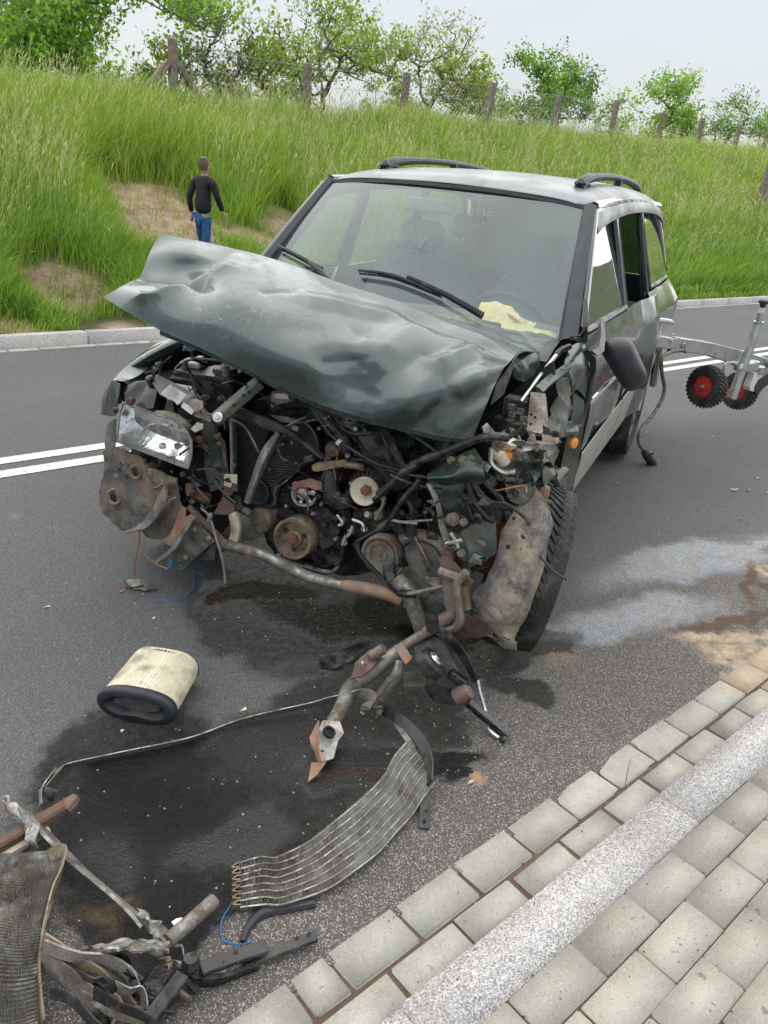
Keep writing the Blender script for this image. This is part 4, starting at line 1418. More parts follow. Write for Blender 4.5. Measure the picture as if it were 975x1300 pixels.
FOLDS = [(.77, .12, .81, .42, .022, .055), (.81, .42, .88, .62, .018, .045), (.88, .32, .99, .56, .022, .045), (.84, .02, .85, .24, -.018, .04), (.85, .24, .93, .36, .016, .04),
         (.60, .26, .69, .38, -.018, .045), (.69, .38, .73, .70, .018, .05), (.52, .62, .69, .78, .014, .05), (.72, .84, .92, .78, -.018, .05), (.90, .06, .98, .22, .012, .04), (.64, .08, .74, .04, .014, .05)]
CREASES = [(.04, .50, .24, .50, -.035, .045), (.10, .22, .30, .72, .022, .05), (.24, .50, .28, .95, -.016, .04), (.40, .55, .47, .62, -.008, .015), (.34, .86, .36, .90, -.008, .02),
           (.92, .60, .99, .70, -.012, .012), (.78, .50, .84, .30, -.008, .010), (.66, .48, .70, .20, .008, .012)]


def hood_extra(u, v, p):
    a = .003 * crumple(p, 1.0, 2.6, 5.0) * (.3 + u)
    q = Vector((p[0] * 2.6 + p[1] * 1.2, p[1] * 3.4, p[2] * 2.6)) + Vector((3.1, .7, 1.9))
    c = mnoise.voronoi(q + mnoise.noise_vector(q * .8) * .08)[0]
    fw_ = max(0, min(1, (u - .38) / .25))
    a += .014 * (min(c[1] - c[0], .45) - .22) * fw_
    wu, wv = u + .012 * mnoise.noise(Vector((u * 14, v * 9, 1))), v + .03 * mnoise.noise(Vector((u * 12, v * 9, 6)))
    for x0, y0, x1, y1, d, w in FOLDS:
        dx, dy = x1 - x0, (y1 - y0) * .55
        px_, py_ = u + .006 * mnoise.noise(Vector((u * 9, v * 6, 3))) - x0, (v - y0) * .55
        t_ = max(0, min(1, (px_ * dx + py_ * dy) / (dx * dx + dy * dy)))
        dist = math.hypot(px_ - dx * t_, py_ - dy * t_)
        a += d * max(0, 1 - dist / w)
    for x0, y0, x1, y1, d, w in CREASES:
        dx, dy = x1 - x0, (y1 - y0) * .55
        px_, py_ = wu - x0, (wv - y0) * .55
        t_ = max(0, min(1, (px_ * dx + py_ * dy) / (dx * dx + dy * dy)))
        dist = math.hypot(px_ - dx * t_, py_ - dy * t_)
        a += 1.15 * d * math.exp(-dist / (w * .62)) * (1 - .3 * abs(t_ - .5))
    return a * min(1, v * 4 + .25) * min(1, (1 - v) * 4 + .3)


hood = sheet('bonnet', [[L(a, b, 0, x) for a, b, x in r] for r in hood_px], m_hood, car, sub=16, thick=.004, extra=hood_extra)
# back half of the folded bonnet down to the cowl
back = []
for j, r in enumerate(hood_px):
    p = L(r[-1][0], r[-1][1], 0, r[-1][2]); y = -.72 + 1.36 * j / 9
    q = Vector((-.34, y, 1.085))
    q2 = Vector((-.45, y, 1.10)) if j < 9 else L(706, 432, 0, -.46)
    back.append([p + Vector((.0, 0, -.003)), p.lerp(q, .5) + Vector((0, 0, -.01)), q if j < 9 else L(690, 447, 0, -.36)])
sheet('bonnet_rear', back, m_hood, hood, sub=6, thick=.004, amp=.008, asc=5)
cw = [[L(560, 402, 0, -.22), L(620, 412, 0, -.36), L(670, 420, 0, -.42), L(709, 430, 0, -.46)],
      [L(600, 424, 0, -.14), L(645, 430, 0, -.26), L(684, 440, 0, -.34), L(702, 447, 0, -.40)],
      [L(645, 446, 0, -.08), L(662, 458, 0, -.18), L(684, 462, 0, -.26), L(694, 465, 0, -.34)],
      [L(655, 478, 0, -.04), L(666, 484, 0, -.14), L(680, 480, 0, -.24), L(690, 476, 0, -.32)]]
sheet('bonnet_corner', cw, m_hood, hood, sub=8, thick=.004, amp=.016, asc=9)
plate('bonnet_fold', [L(657, 450, 0, .02), L(640, 500, 0, .16), L(622, 515, 0, .24), L(630, 488, 0, .20)], m_black, hood, cuts=2, amp=.004)
# torn flap edges and inner frame hanging below the bonnet edge
sheet('bonnet_frame', [[L(a, b + d, 0, x - .04) for a, b, x in [r[0] for r in hood_px[2:]]] for d in (-6, 2, 6)], m_dkgreen, hood, sub=4, thick=.004, amp=.01)
# ------------------------------------------------------------------ right wing and corner
fr = [[z2(415, 22, -.28), z2(300, 110, -.05), z2(200, 190, .12), z2(135, 255, .27)],
      [z2(500, 62, -.30), z2(370, 150, -.06), z2(265, 235, .12), z2(190, 262, .26)]]
sheet('wing', fr, m_green, car, sub=5, amp=.004)
sheet('wing_lip', [[z2(500, 62, -.30), z2(370, 150, -.06), z2(265, 235, .12), z2(190, 262, .26)], [z2(500, 110, -.32), z2(380, 200, -.07), z2(290, 285, .1), z2(240, 300, .22)]], m_dkgreen, car, sub=4, amp=.003)
sheet('wing_side', [[Vector((-.44, -.80, 1.04)), z2(300, 110, -.05), z2(200, 190, .12), z2(133, 257, .27)], [Vector((-.44, -.86, .85)), Vector((-.1, -.87, .85)), z2(115, 285, .20), z2(100, 330, .30)],
                    [Vector((-.44, -.86, .6)), Vector((-.32, -.87, .70)), z2(112, 400, .2), z2(112, 440, .30)]], m_green, car, sub=5, amp=.006)
plate('wing_edge', [z2(135, 255, .30), z2(175, 275, .32), z2(165, 360, .34), z2(150, 440, .33), z2(108, 442, .30), z2(100, 330, .30)], m_dkgreen, car, amp=.006)
plate('wing_flange', [z2(105, 480, .30), z2(155, 450, .33), z2(150, 600, .34), z2(95, 620, .30), z2(98, 540, .3)], m_bent, car, amp=.008)
# grey inner apron behind the lamp and battery tray
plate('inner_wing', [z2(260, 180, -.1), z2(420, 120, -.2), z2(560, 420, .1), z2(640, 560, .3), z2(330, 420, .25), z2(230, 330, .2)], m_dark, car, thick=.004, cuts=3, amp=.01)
MB().box(Vector((-.08, -.55, .55)), (.56, .08, .45)).build('chassis_leg', m_dark, car, bevel=.01)
bt = z2(640, 225, .10)
bat = MB().box((0, 0, -.095), (.17, .27, .19)).build('battery', m_black, car, bevel=.008)
bat.location = bt; bat.rotation_euler = (math.radians(2), math.radians(4), math.radians(8))
MB().box((0, 0, .008), (.15, .25, .02)).build('battery_lid', m_black, bat, bevel=.004)
for y in (-.09, .09): MB().lathe([(.016, 0), (.014, .035), (.009, .04)], (.04, y, .015), (0, 0, 1), 12).build('battery_terminal', m_alu, bat)
MB().box((-.02, -.085, .03), (.07, .09, .022)).box((-.03, -.06, .048), (.03, .03, .02)).build('fuse_holder', m_white, bat, bevel=.004)
MB().lathe([(.05, 0), (.045, .015), (.0, .02)], (-.01, .06, .018), (0, 0, 1), 20).build('cap', m_black, bat)
MB().tube([(.04, -.09, .05), (.07, -.03, .075), (.03, .02, .05), (-.05, .06, .08), (-.1, .15, .06)], .007, 6, 5).build('battery_cable', m_hose, bat)
MB().tube([(.04, -.09, .05), (.09, -.10, .03), (.10, -.02, .02), (.13, .06, -.05)], .006, 6, 5).build('battery_cable', m_hose, bat)
# black reservoir, lamp brackets, labelled slam panel
plate('reservoir', [z2(195, 290, .34), z2(240, 262, .30), z2(330, 250, .28), z2(362, 300, .32), z2(345, 400, .36), z2(300, 405, .37), z2(230, 395, .37), z2(198, 360, .36)], m_black, car, thick=.07, cuts=3, amp=.008, asc=14)
MB().lathe([(.016, -.02), (.016, .02), (.010, .024)], z2(333, 262, .31), (.5, 0, 1), 12).build('cap', m_black, car)
MB().lathe([(.012, -.01), (.016, 0), (.016, .02), (.010, .024)], z2(232, 360, .39), (1, .2, 0), 6).build('bolt', m_rust, car)
plate('slam_panel', [z2(340, 270, .33), z2(360, 225, .28), z2(440, 262, .29), z2(560, 330, .33), z2(640, 440, .41), z2(640, 470, .43), z2(560, 440, .42), z2(470, 370, .39), z2(380, 330, .37)], m_bent, car, thick=.004, cuts=3, amp=.004)
plate('label', [z2(430, 277, .385), z2(515, 328, .395), z2(470, 383, .405), z2(383, 322, .395)], m_white, car, thick=.001, cuts=0)
mbt = MB()
for k in range(7):
    a0 = z2(430 - 6.5 * k + 6, 283 + 6.2 * k, .388 + .0015 * k); a1 = z2(505 - 6.2 * k, 331 + 7 * k, .398 + .0015 * k)
    mbt.bar(a0.lerp(a1, .08) + Vector((.006, 0, .004)), a0.lerp(a1, rnd.uniform(.6, .92)) + Vector((.006, 0, .004)), .0018, .0006)
mbt.build('label_print', m_matt, car)
plate('label', [z2(500, 368, .405), z2(562, 405, .415), z2(540, 432, .42), z2(486, 392, .41)], m_white, car, thick=.001, cuts=0)
bp = plate('battery_sticker', [z2(440, 268, .26), z2(540, 285, .26), z2(560, 335, .28), z2(520, 345, .30)], m_white, car, thick=.002, cuts=0)
for ch, (a, b_) in (('M', (478, 312)), ('A', (498, 318)), ('X', (526, 310))):
    cu = bpy.data.curves.new('letter', 'FONT'); cu.body = ch; cu.size = .032; cu.extrude = .0006; cu.offset = .0012
    to = bpy.data.objects.new('letter', cu); col.objects.link(to)
    dg = bpy.context.evaluated_depsgraph_get()
    me = bpy.data.meshes.new_from_object(to.evaluated_get(dg)); bpy.data.objects.remove(to)
    ob = link('letter', me, m_matt, bp, smooth=False)
    ob.location = z2(a - 12, b_ + 10, .305)
    ob.rotation_euler = (math.radians(55), math.radians(0), math.radians(98))
beam = MB().bar(z2(660, 462, .46), z2(895, 262, .36), .045, .035, (.3, 0, 1)).build('support_beam', m_bent, car, bevel=.004)
MB().lathe([(.018, 0), (.018, .008), (.010, .010), (.010, .018)], z2(680, 447, .485), (1, .2, .5), 14).build('bolt', m_bright, beam)
for a in ((760, 385), (810, 335), (840, 318)): MB().lathe([(.006, 0), (.006, .004)], z2(a[0], a[1], .448), (.6, .2, 1), 10).build('hole', m_dark, beam)
plate('hinge_bracket', [z2(590, 330, .40), z2(625, 325, .39), z2(640, 345, .40), z2(615, 362, .42), z2(580, 352, .42)], m_black, car, thick=.006, cuts=1)
plate('latch_plate', [z2(520, 345, .42), z2(600, 360, .42), z2(600, 400, .43), z2(560, 420, .44), z2(510, 365, .42)], m_rustmix, car, thick=.005, cuts=2, amp=.006)
# headlight
hl_out = [(182, 363), (250, 388), (320, 415), (430, 450), (490, 482), (525, 520), (545, 570), (547, 640), (528, 715), (490, 705), (400, 670), (320, 640), (240, 608), (152, 575), (160, 480), (168, 420)]


def hx(a, b): return .385 + (a - 150) / 400 * .10 + (b - 363) / 350 * .03


def ring(scale, back, cx=350, cy=548, zoff=0):
    return [z2(cx + (a - cx) * scale, cy + (b - cy) * scale, hx(cx + (a - cx) * scale, cy + (b - cy) * scale) - back) for a, b in hl_out]


hlm = MB()
loops = [ring(.90, .10), ring(1.0, .05), ring(1.0, .0), ring(.975, -.004), ring(.945, .0), ring(.94, .012)]
n = len(hl_out)
for q in loops: hlm.v += [tuple(p) for p in q]
for i in range(len(loops) - 1):
    for k in range(n): hlm.f.append((i * n + k, i * n + (k + 1) % n, (i + 1) * n + (k + 1) % n, (i + 1) * n + k))
hlm.f.append(tuple(range(n))[::-1])
hl = hlm.build('headlight', m_alu, car, sharp=60)
rf = MB()
loops = [ring(.94, .012), ring(.90, .04), ring(.72, .05), ring(.45, .055), ring(.12, .055)]
for li_, q in enumerate(loops[1:]):
    for p in q:
        tb = (p.z - .55) / .25
        p.x -= .12 * max(-.2, min(1, tb)) * (.6 if li_ == 0 else 1)
for q in loops: rf.v += [tuple(p) for p in q]
for i in range(len(loops) - 1):
    for k in range(n): rf.f.append((i * n + k, i * n + (k + 1) % n, (i + 1) * n + (k + 1) % n, (i + 1) * n + k))
rf.f.append(tuple((len(loops) - 1) * n + k for k in range(n)))
rf.build('reflector', m_chrome, hl, sharp=80)
MB().lathe([(.013, .0), (.013, .014), (.009, .020), (.0, .022)], z2(395, 595, .41), (1, .35, .35), 14).build('bulb', m_bright, hl)
MB().tube([z2(a, b, .40) for a, b in ((290, 520), (330, 485), (390, 480), (440, 500), (455, 545))], [.003, .005, .004, .005, .003], 6, 3).build('reflector_rim', m_alu, hl)
ls = MB()
loops = [ring(.945, -.001), ring(.80, -.014), ring(.50, -.026), ring(.1, -.030)]
for q in loops: ls.v += [tuple(p) for p in q]
for i in range(len(loops) - 1):
    for k in range(n): ls.f.append((i * n + k, i * n + (k + 1) % n, (i + 1) * n + (k + 1) % n, (i + 1) * n + k))
ls.f.append(tuple((len(loops) - 1) * n + k for k in range(n)))
ls.build('lens', m_lens, hl, sharp=80)
MB().tube([z2(a, b, .40) for a, b in ((360, 425), (440, 438), (500, 468), (535, 500))], [.012, .014, .012, .008], 6, 3).build('lamp_gasket', m_mudtan, hl)
plate('lamp_tab', [z2(535, 505, .45), z2(570, 470, .43), z2(603, 480, .43), z2(600, 505, .44), z2(560, 525, .45)], m_rustmix, hl, thick=.006, cuts=2, amp=.004)

# lower corner: mud-caked carrier plate with two keyhole slots
X0 = .40
pl = plate('carrier_plate', [z2(a, b, X0 - .05 + (a - 60) / 400 * .07) for a, b in ((92, 620), (150, 600), (270, 640), (330, 700), (470, 760), (482, 880), (430, 960), (330, 1005), (270, 1030), (190, 1030), (100, 955), (64, 890), (78, 800), (100, 740))],
           m_mud, car, thick=.006, cuts=4, amp=.015, asc=9)
for (a, b, r) in ((252, 728, .030), (143, 856, .036)):
    c0 = z2(a, b, X0 - .05 + (a - 60) / 400 * .07 + .014)
    MB().lathe([(r, -.012), (r * 1.0, .0), (r * .85, .006), (r * .6, .0), (r * .55, -.006)], c0, (1, .2, .25), 20, cap=False).build('raised_ring', m_mud, pl)
    MB().lathe([(.009, 0), (.009, .003)], c0 + Vector((.004, 0, .006)), (1, .2, .25), 12).bar(c0 + Vector((.006, 0, .004)), c0 + Vector((.002, 0, -.022)), .008, .004, (1, 0, 0)).build('keyhole_slot', m_dark, pl)
plate('carrier_flange', [z2(92, 618, .35), z2(150, 602, .37), z2(140, 720, .37), z2(100, 740, .36)], m_rustmix, car, thick=.012, cuts=2, amp=.006)
MB().lathe([(.050, -.01), (.054, .0), (.044, .008), (.040, .0)], z2(325, 655, .37), (1, .1, .1), 24, cap=False).build('lamp_ring', m_rust, car)
MB().box(z2(340, 725, .40), (.03, .03, .03)).build('bracket', m_orust, car, bevel=.006)
sheet('fog_lamp_crescent', [[z2(a, b, .44) for a, b in ((190, 1035), (290, 985), (350, 890), (385, 810), (392, 780))], [z2(a, b, .475) for a, b in ((195, 1040), (310, 1010), (375, 930), (410, 850), (408, 800))]], m_mud, car, sub=5, thick=.006, amp=.006, asc=20)
sheet('fog_lamp_lens', [[z2(a, b, .44) for a, b in ((350, 890), (410, 830), (470, 820))], [z2(a, b, .475) for a, b in ((345, 950), (400, 900), (460, 860))], [z2(a, b, .45) for a, b in ((330, 985), (380, 965), (440, 900))]], m_lens, car, sub=5)
mbf = MB()
for k in range(9):
    mbf.tube([z2(352 + k * 12, 940 - k * 8, .472), z2(372 + k * 11, 880 - k * 6, .468)], .0016, 4, 1)
mbf.build('lens_rib', m_cast, car)
plate('mud_sheet', [z2(a, b, .42) for a, b in ((210, 960), (330, 960), (440, 880), (480, 860), (500, 900), (440, 1110), (400, 1080), (310, 1060), (285, 1030))], m_mud, car, thick=.004, cuts=3, amp=.02, asc=9)
plate('rusty_rail', [z2(a, b, .455) for a, b in ((440, 1112), (385, 1080), (425, 1060), (490, 905), (515, 915), (510, 960), (545, 940), (545, 965))], m_orust, car, thick=.006, cuts=2, amp=.006)
lowp = plate('lower_bracket', [z2(a, b, x) for a, b, x in ((358, 1190, .42), (420, 1140, .43), (470, 1060, .46), (550, 955, .47), (575, 985, .46), (660, 1085, .46), (560, 1170, .46), (490, 1237, .45), (432, 1225, .44))], m_bent, car, thick=.006, cuts=3, amp=.006)
sheet('lower_bracket_lip', [[z2(352, 1185, .45), z2(440, 1110, .47), z2(548, 950, .49)], [z2(362, 1200, .46), z2(455, 1125, .49), z2(556, 965, .50)]], m_bent, lowp, sub=4, thick=.006)
for a, b in ((440, 1148), (512, 1167), (560, 1025), (630, 1070)):
    MB().lathe([(.011, 0), (.010, .006), (.004, .009)], z2(a, b, .465), (1, .2, .5), 10).build('bolt', m_tan, lowp)
for a, b in ((488, 1196),): MB().lathe([(.005, 0), (.005, .002)], z2(a, b, .462), (1, .2, .5), 10).build('hole', m_dark, lowp)
plate('bracket_side', [z2(a, b, .40) for a, b in ((575, 985), (640, 1010), (735, 1105), (670, 1120), (660, 1180), (580, 1185), (660, 1090))], m_bent, car, thick=.004, cuts=2, amp=.008)
MB().bar(z2(525, 905, .44), z2(730, 1110, .42), .012, .02).build('bracket_edge', m_rustmix, car)
# upright members behind the lamp
plate('upright_panel', [z2(a, b, .38) for a, b in ((590, 460), (660, 460), (665, 560), (700, 720), (720, 800), (640, 830), (615, 720), (600, 560))], m_bent, car, thick=.02, cuts=3, amp=.008)
plate('upright_edge', [z2(a, b, .36) for a, b in ((660, 520), (710, 575), (730, 740), (700, 790), (670, 640))], m_rustmix, car, thick=.008, cuts=2, amp=.006)
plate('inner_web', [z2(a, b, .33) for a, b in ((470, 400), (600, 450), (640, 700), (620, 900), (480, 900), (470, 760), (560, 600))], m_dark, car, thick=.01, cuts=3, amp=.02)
plate('rusty_gusset', [z2(a, b, .42) for a, b in ((655, 945), (700, 855), (760, 905), (765, 950))], m_maroon, car, thick=.004, cuts=2, amp=.006)
plate('white_tab', [z2(a, b, .40) for a, b in ((708, 738), (776, 742), (772, 818), (708, 800))], m_cream, car, thick=.003, cuts=1)
plate('rusty_tab', [z2(a, b, .405) for a, b in ((708, 800), (765, 815), (745, 850), (700, 850))], m_rust, car, thick=.003, cuts=1, amp=.004)
sheet('pale_duct', [[z2(735, 950, .40), z2(750, 1000, .40), z2(745, 1050, .39), z2(735, 1075, .39)], [z2(765, 935, .43), z2(790, 1000, .44), z2(785, 1050, .43), z2(775, 1090, .42)], [z2(775, 940, .38), z2(792, 1000, .40), z2(790, 1050, .38), z2(788, 1085, .37)]], m_cream, car, sub=4, amp=.006, asc=14)
MB().box(z2(590, 850, .38), (.04, .08, .03)).box(z2(540, 820, .40), (.03, .04, .05)).build('rusty_block', m_rust, car, bevel=.006)
for pts, r, m in ((((590, 912), (620, 940), (640, 975), (665, 1060), (690, 1140), (708, 1220), (716, 1300)), .0050, m_alu),
                  (((560, 690), (545, 740), (580, 770), (625, 790), (660, 790), (700, 830), (745, 870), (770, 890)), .0042, m_hose),
                  (((545, 760), (560, 800), (600, 850), (628, 880), (615, 915), (590, 900)), .006, m_hose),
                  (((272, 1030), (275, 1090), (300, 1150), (340, 1190), (400, 1222), (425, 1225)), .0028, m_copper),
                  (((272, 1040), (265, 1120), (250, 1200), (246, 1268)), .0028, m_copper),
                  (((430, 1190), (440, 1185), (432, 1210), (410, 1235)), .004, m_blue),
                  (((480, 640), (540, 600), (600, 600), (640, 640)), .005, m_hose),
                  (((500, 100), (545, 90), (550, 140), (640, 150), (700, 160), (760, 180)), .006, m_hose),
                  (((510, 95), (500, 80), (530, 100), (560, 95)), .005, m_blue)):
    xd = .46 if pts[0][1] > 500 else .12
    MB().tube([z2(a, b, xd) for a, b in pts], r, 6, 4).build('wire', m, car)
MB().lathe([(.008, -.018), (.010, -.010), (.008, 0), (.010, .008), (.007, .018)], z2(636, 962, .462), (0, .3, 1), 10).build('cable_clip', m_alu, car)
for a, b, m, r in ((585, 562, m_rust, .016), (548, 548, m_tan, .012), (690, 582, m_rust, .012), (694, 352, m_rust, .012), (610, 378, m_rust, .012), (160, 372, m_tan, .008), (152, 410, m_black, .012), (500, 740, m_rust, .012), (375, 180, m_black, .016)):
    MB().lathe([(r, 0), (r * .9, .01), (r * .5, .014)], z2(a, b, .40 if b > 400 else .30), (1, .1, .4), 8).build('bolt', m, car)

# ------------------------------------------------------------------ engine
eng = plate('engine', [z3(a, b, .26) for a, b in ((200, 700), (250, 640), (330, 560), (420, 540), (520, 555), (600, 660), (640, 760), (600, 930), (560, 1040), (430, 1060), (270, 960), (215, 850))],
            m_engine, car, thick=.40, cuts=3, amp=.020, asc=16, seed=3)
AXE = (1, .06, .10)
# ribbed timing cover
tcx = [(348, 268), (400, 275), (440, 320), (458, 370), (458, 440), (400, 480), (340, 530), (265, 600), (235, 690), (180, 690), (135, 640), (130, 570), (165, 500), (240, 400), (300, 320)]
m_cover = surf('timing_cover_plastic', (.030, .031, .034), (.055, .056, .060), 12, .34, 0, dirt=(.10, .09, .08), dirt_amt=.36, dsc=9)
tc = plate('timing_cover', [z3(a, b, .27) for a, b in tcx], m_black, eng, thick=.06, cuts=2, amp=.002)


def inside(x, y, poly):
    c = False
    n = len(poly)
    for i in range(n):
        x1, y1 = poly[i]; x2, y2 = poly[(i + 1) % n]
        if (y1 > y) != (y2 > y) and x < (x2 - x1) * (y - y1) / (y2 - y1) + x1: c = not c
    return c


mb = MB()
for k in range(30):
    run = None
    y0 = 290 + k * 13
    for a in range(120, 470, 4):
        i = inside(a, y0 + (a - 300) * .08, tcx)
        if i and run is None: run = a
        if (not i or a > 464) and run is not None:
            if a - run > 20: mb.bar(z3(run + 3, y0 + (run - 300) * .08, .277), z3(a - 4, y0 + (a - 300) * .08, .277), .008, .0045, (1, 0, 1))
            run = None
mb.build('cover_rib', m_cover, tc, smooth=False)
MB().tube([z3(a, b, .285) for a, b in tcx + tcx[:1]], .006, 6, 3).build('cover_rim', m_cover, tc)
MB().lathe([(.048, 0), (.052, .01), (.052, .03), (.046, .034), (.032, .030), (.030, .034), (.014, .034), (.0, .03)], z3(168, 622, .27), AXE, 32).build('idler_cap', m_matt, eng)
mb = MB()
for a, b in ((470, 300), (330, 372), (215, 510), (355, 480), (245, 640)):
    mb.lathe([(.007, 0), (.007, .006)], z3(a, b, .285), AXE, 6)
mb.build('cover_bolt', m_cast, tc)
# crank pulley with belt grooves
cp = z3(350, 860, .31)
prof = [(.074, -.045), (.078, -.040)]
for k in range(5):
    prof += [(.078, -.036 + k * .014), (.072, -.032 + k * .014), (.072, -.028 + k * .014), (.078, -.024 + k * .014)]
prof += [(.079, .032), (.076, .037), (.068, .036), (.064, .020), (.056, .010), (.034, .008), (.030, .022), (.022, .024), (.020, .030), (.0, .030)]
pul = MB().lathe(prof, cp, AXE, 48).build('crank_pulley', m_tan, eng, sharp=28)
MB().lathe([(.024, .020), (.024, .038), (.018, .042)], cp, AXE, 6).build('pulley_bolt', m_rust, pul)
for k in range(3):
    a = .5 + k * 2 * math.pi / 3
    c0 = cp + Vector((.013, math.cos(a) * .046, math.sin(a) * .046))
    MB().lathe([(.010, 0), (.010, .002)], c0, AXE, 12).build('hole', m_dark, pul)
    a += 1.05
    c0 = cp + Vector((.013, math.cos(a) * .046, math.sin(a) * .046))
    MB().lathe([(.006, 0), (.006, .006)], c0, AXE, 6).build('bolt', m_cast, pul)
# water pump with bare spoked hub
wp = z3(390, 632, .30)
MB().lathe([(.060, -.03), (.062, 0), (.056, .006), (.052, 0), (.050, -.012), (.0, -.012)], wp, AXE, 28).build('pump_housing', m_engine, eng)
mb = MB().lathe([(.020, -.01), (.020, .018), (.009, .020), (.009, .026), (0, .026)], wp, AXE, 16)
for k in range(6):
    a = 2 * math.pi * k / 6 + .3
    d = Vector((0, math.cos(a), math.sin(a)))
    mb.bar(wp + d * .014, wp + d * .045, .014, .010, (1, 0, 0))
    mb.lathe([(.010, -.004), (.010, .010), (.004, .012)], wp + d * .043, AXE, 10)
mb.build('pump_hub', m_bright, eng)
plate('broken_cover', [z3(a, b, .32) for a, b in ((330, 580), (420, 560), (490, 585), (495, 610), (450, 620), (400, 600), (350, 610), (345, 680), (330, 670))], m_orust, eng, thick=.008, cuts=2, amp=.006)
MB().tube([z3(a, b, .32) for a, b in ((335, 600), (332, 650), (360, 690), (420, 695), (450, 660))], .006, 6, 4).build('gasket_edge', m_bright, eng)
# oil filter / tan pump at left
of = z3(160, 775, .30)
MB().lathe([(.052, -.10), (.054, -.01), (.050, .0), (.046, .004), (.0, .006)], of, (1, -.1, .05), 24).bar(of + Vector((.008, -.035, -.012)), of + Vector((.008, .035, .014)), .012, .008, (1, 0, 0)).build('oil_filter', m_tan, eng)
MB().lathe([(.016, -.02), (.016, .01), (.010, .014)], z3(92, 728, .34), (0, -1, .3), 10).build('hose_union', m_alu, eng)
# alternator
al = z3(700, 612, .29)
MB().lathe([(.060, -.10), (.064, -.09), (.066, -.02), (.055, .002), (.03, .004)], al, AXE, 28).build('alternator_body', m_cast, eng)
alt = MB().lathe([(.045, .0), (.050, .006), (.050, .012), (.044, .016), (.044, .020), (.051, .026), (.048, .031), (.042, .029), (.030, .024), (.016, .023), (.016, .034), (.0, .034)], z3(712, 618, .31), AXE, 36).build('alternator_pulley', m_cream, eng, sharp=28)
MB().lathe([(.020, .0), (.019, .014), (.010, .018)], z3(712, 618, .34), AXE, 6).build('pulley_nut', m_rust, alt)
mb = MB()
for k in range(22):
    a = 2 * math.pi * k / 22
    d = Vector((0, math.cos(a), math.sin(a)))
    mb.bar(al + d * .040 + Vector((.004, 0, 0)), al + d * .064 + Vector((-.008, 0, 0)), .006, .014, (1, 0, 0))
mb.build('cooling_fin', m_engine, eng)
# compressor
ac = z3(800, 938, .30)
MB().lathe([(.070, -.13), (.072, -.02), (.060, -.01)], ac, AXE, 28).build('compressor_body', m_engine, eng)
prof = [(.072, -.012)]
for k in range(4): prof += [(.072, -.008 + k * .008), (.068, -.005 + k * .008), (.072, -.002 + k * .008)]
prof += [(.068, .026), (.062, .026), (.060, .018), (.054, .016), (.052, .022), (.040, .022), (.038, .017), (.026, .017), (.024, .022), (.010, .022), (.009, .028), (0, .028)]
acp = MB().lathe(prof, ac + Vector((.01, 0, 0)), AXE, 44).build('compressor_pulley', m_rustmix, eng, sharp=25)
MB().lathe([(.009, .02), (.008, .032)], ac + Vector((.01, 0, 0)), AXE, 6).build('pulley_nut', m_tan, acp)
# sump
sheet('oil_pan', [[z3(200, 880, .16), z3(260, 950, .24), z3(420, 1040, .26), z3(540, 1045, .22), z3(600, 980, .12)],
                  [z3(260, 900, .22), z3(320, 950, .29), z3(440, 1000, .30), z3(530, 1000, .28), z3(600, 930, .2)]], m_engine, eng, sub=5, amp=.006, asc=15)
MB().tube([z3(a, b, .30) for a, b in ((265, 940), (270, 970), (400, 1010), (520, 1040), (570, 1010))], .008, 6, 4).build('sump_flange', m_bright, eng)
plate('engine_bracket', [z3(a, b, .30) for a, b in ((440, 690), (520, 720), (560, 760), (575, 830), (540, 900), (480, 930), (465, 860), (470, 780))], m_engine, eng, thick=.04, cuts=3, amp=.012, asc=18)
plate('cast_bracket', [z3(a, b, .28) for a, b in ((650, 720), (740, 700), (830, 720), (860, 800), (800, 850), (720, 860), (660, 880), (630, 820))], m_engine, eng, thick=.06, cuts=3, amp=.014, asc=20, seed=9)
plate('tan_strap', [z3(a, b, .34) for a, b in ((430, 492), (450, 478), (600, 462), (612, 478), (600, 495), (460, 522), (435, 518))], m_tan, eng, thick=.010, cuts=2, amp=.003)
MB().tube([z3(600, 488, .33), z3(650, 492, .33), z3(690, 500, .31)], .012, 8, 3).build('strap_end', m_tan, eng)
mb = MB()
mb.lathe([(.022, -.02), (.028, -.01), (.028, .01), (.018, .02), (.012, .026)], z3(540, 408, .27), (1, .3, .6), 14)
mb.lathe([(.014, -.04), (.014, .03)], z3(520, 440, .26), (0, .3, 1), 10)
mb.lathe([(.012, -.03), (.012, .03)], z3(565, 400, .26), (0, 1, .3), 10)
mb.build('thermostat_housing', m_tan, eng)
for a, b, r, m in ((615, 440, .010, m_tan), (590, 770, .010, m_bright), (630, 830, .010, m_alu), (600, 890, .012, m_alu), (720, 745, .014, m_alu), (700, 820, .010, m_alu), (775, 745, .018, m_tan), (800, 665, .010, m_alu),
                   (285, 640, .010, m_engine), (470, 650, .010, m_engine), (500, 620, .010, m_cast), (560, 640, .012, m_cast), (520, 680, .009, m_alu), (440, 740, .008, m_cast), (300, 700, .008, m_cast),
                   (240, 730, .009, m_cast), (245, 810, .010, m_engine), (480, 690, .008, m_cast), (555, 870, .009, m_cast), (500, 800, .011, m_engine), (620, 275, .014, m_tan), (655, 300, .01, m_alu), (345, 305, .016, m_rustmix)):
    MB().lathe([(r, -.01), (r, .006), (r * .8, .010), (r * .4, .011)], z3(a, b, .325), (1, rnd.uniform(-.4, .4), rnd.uniform(-.1, .5)), 6).build('bolt', m, eng)
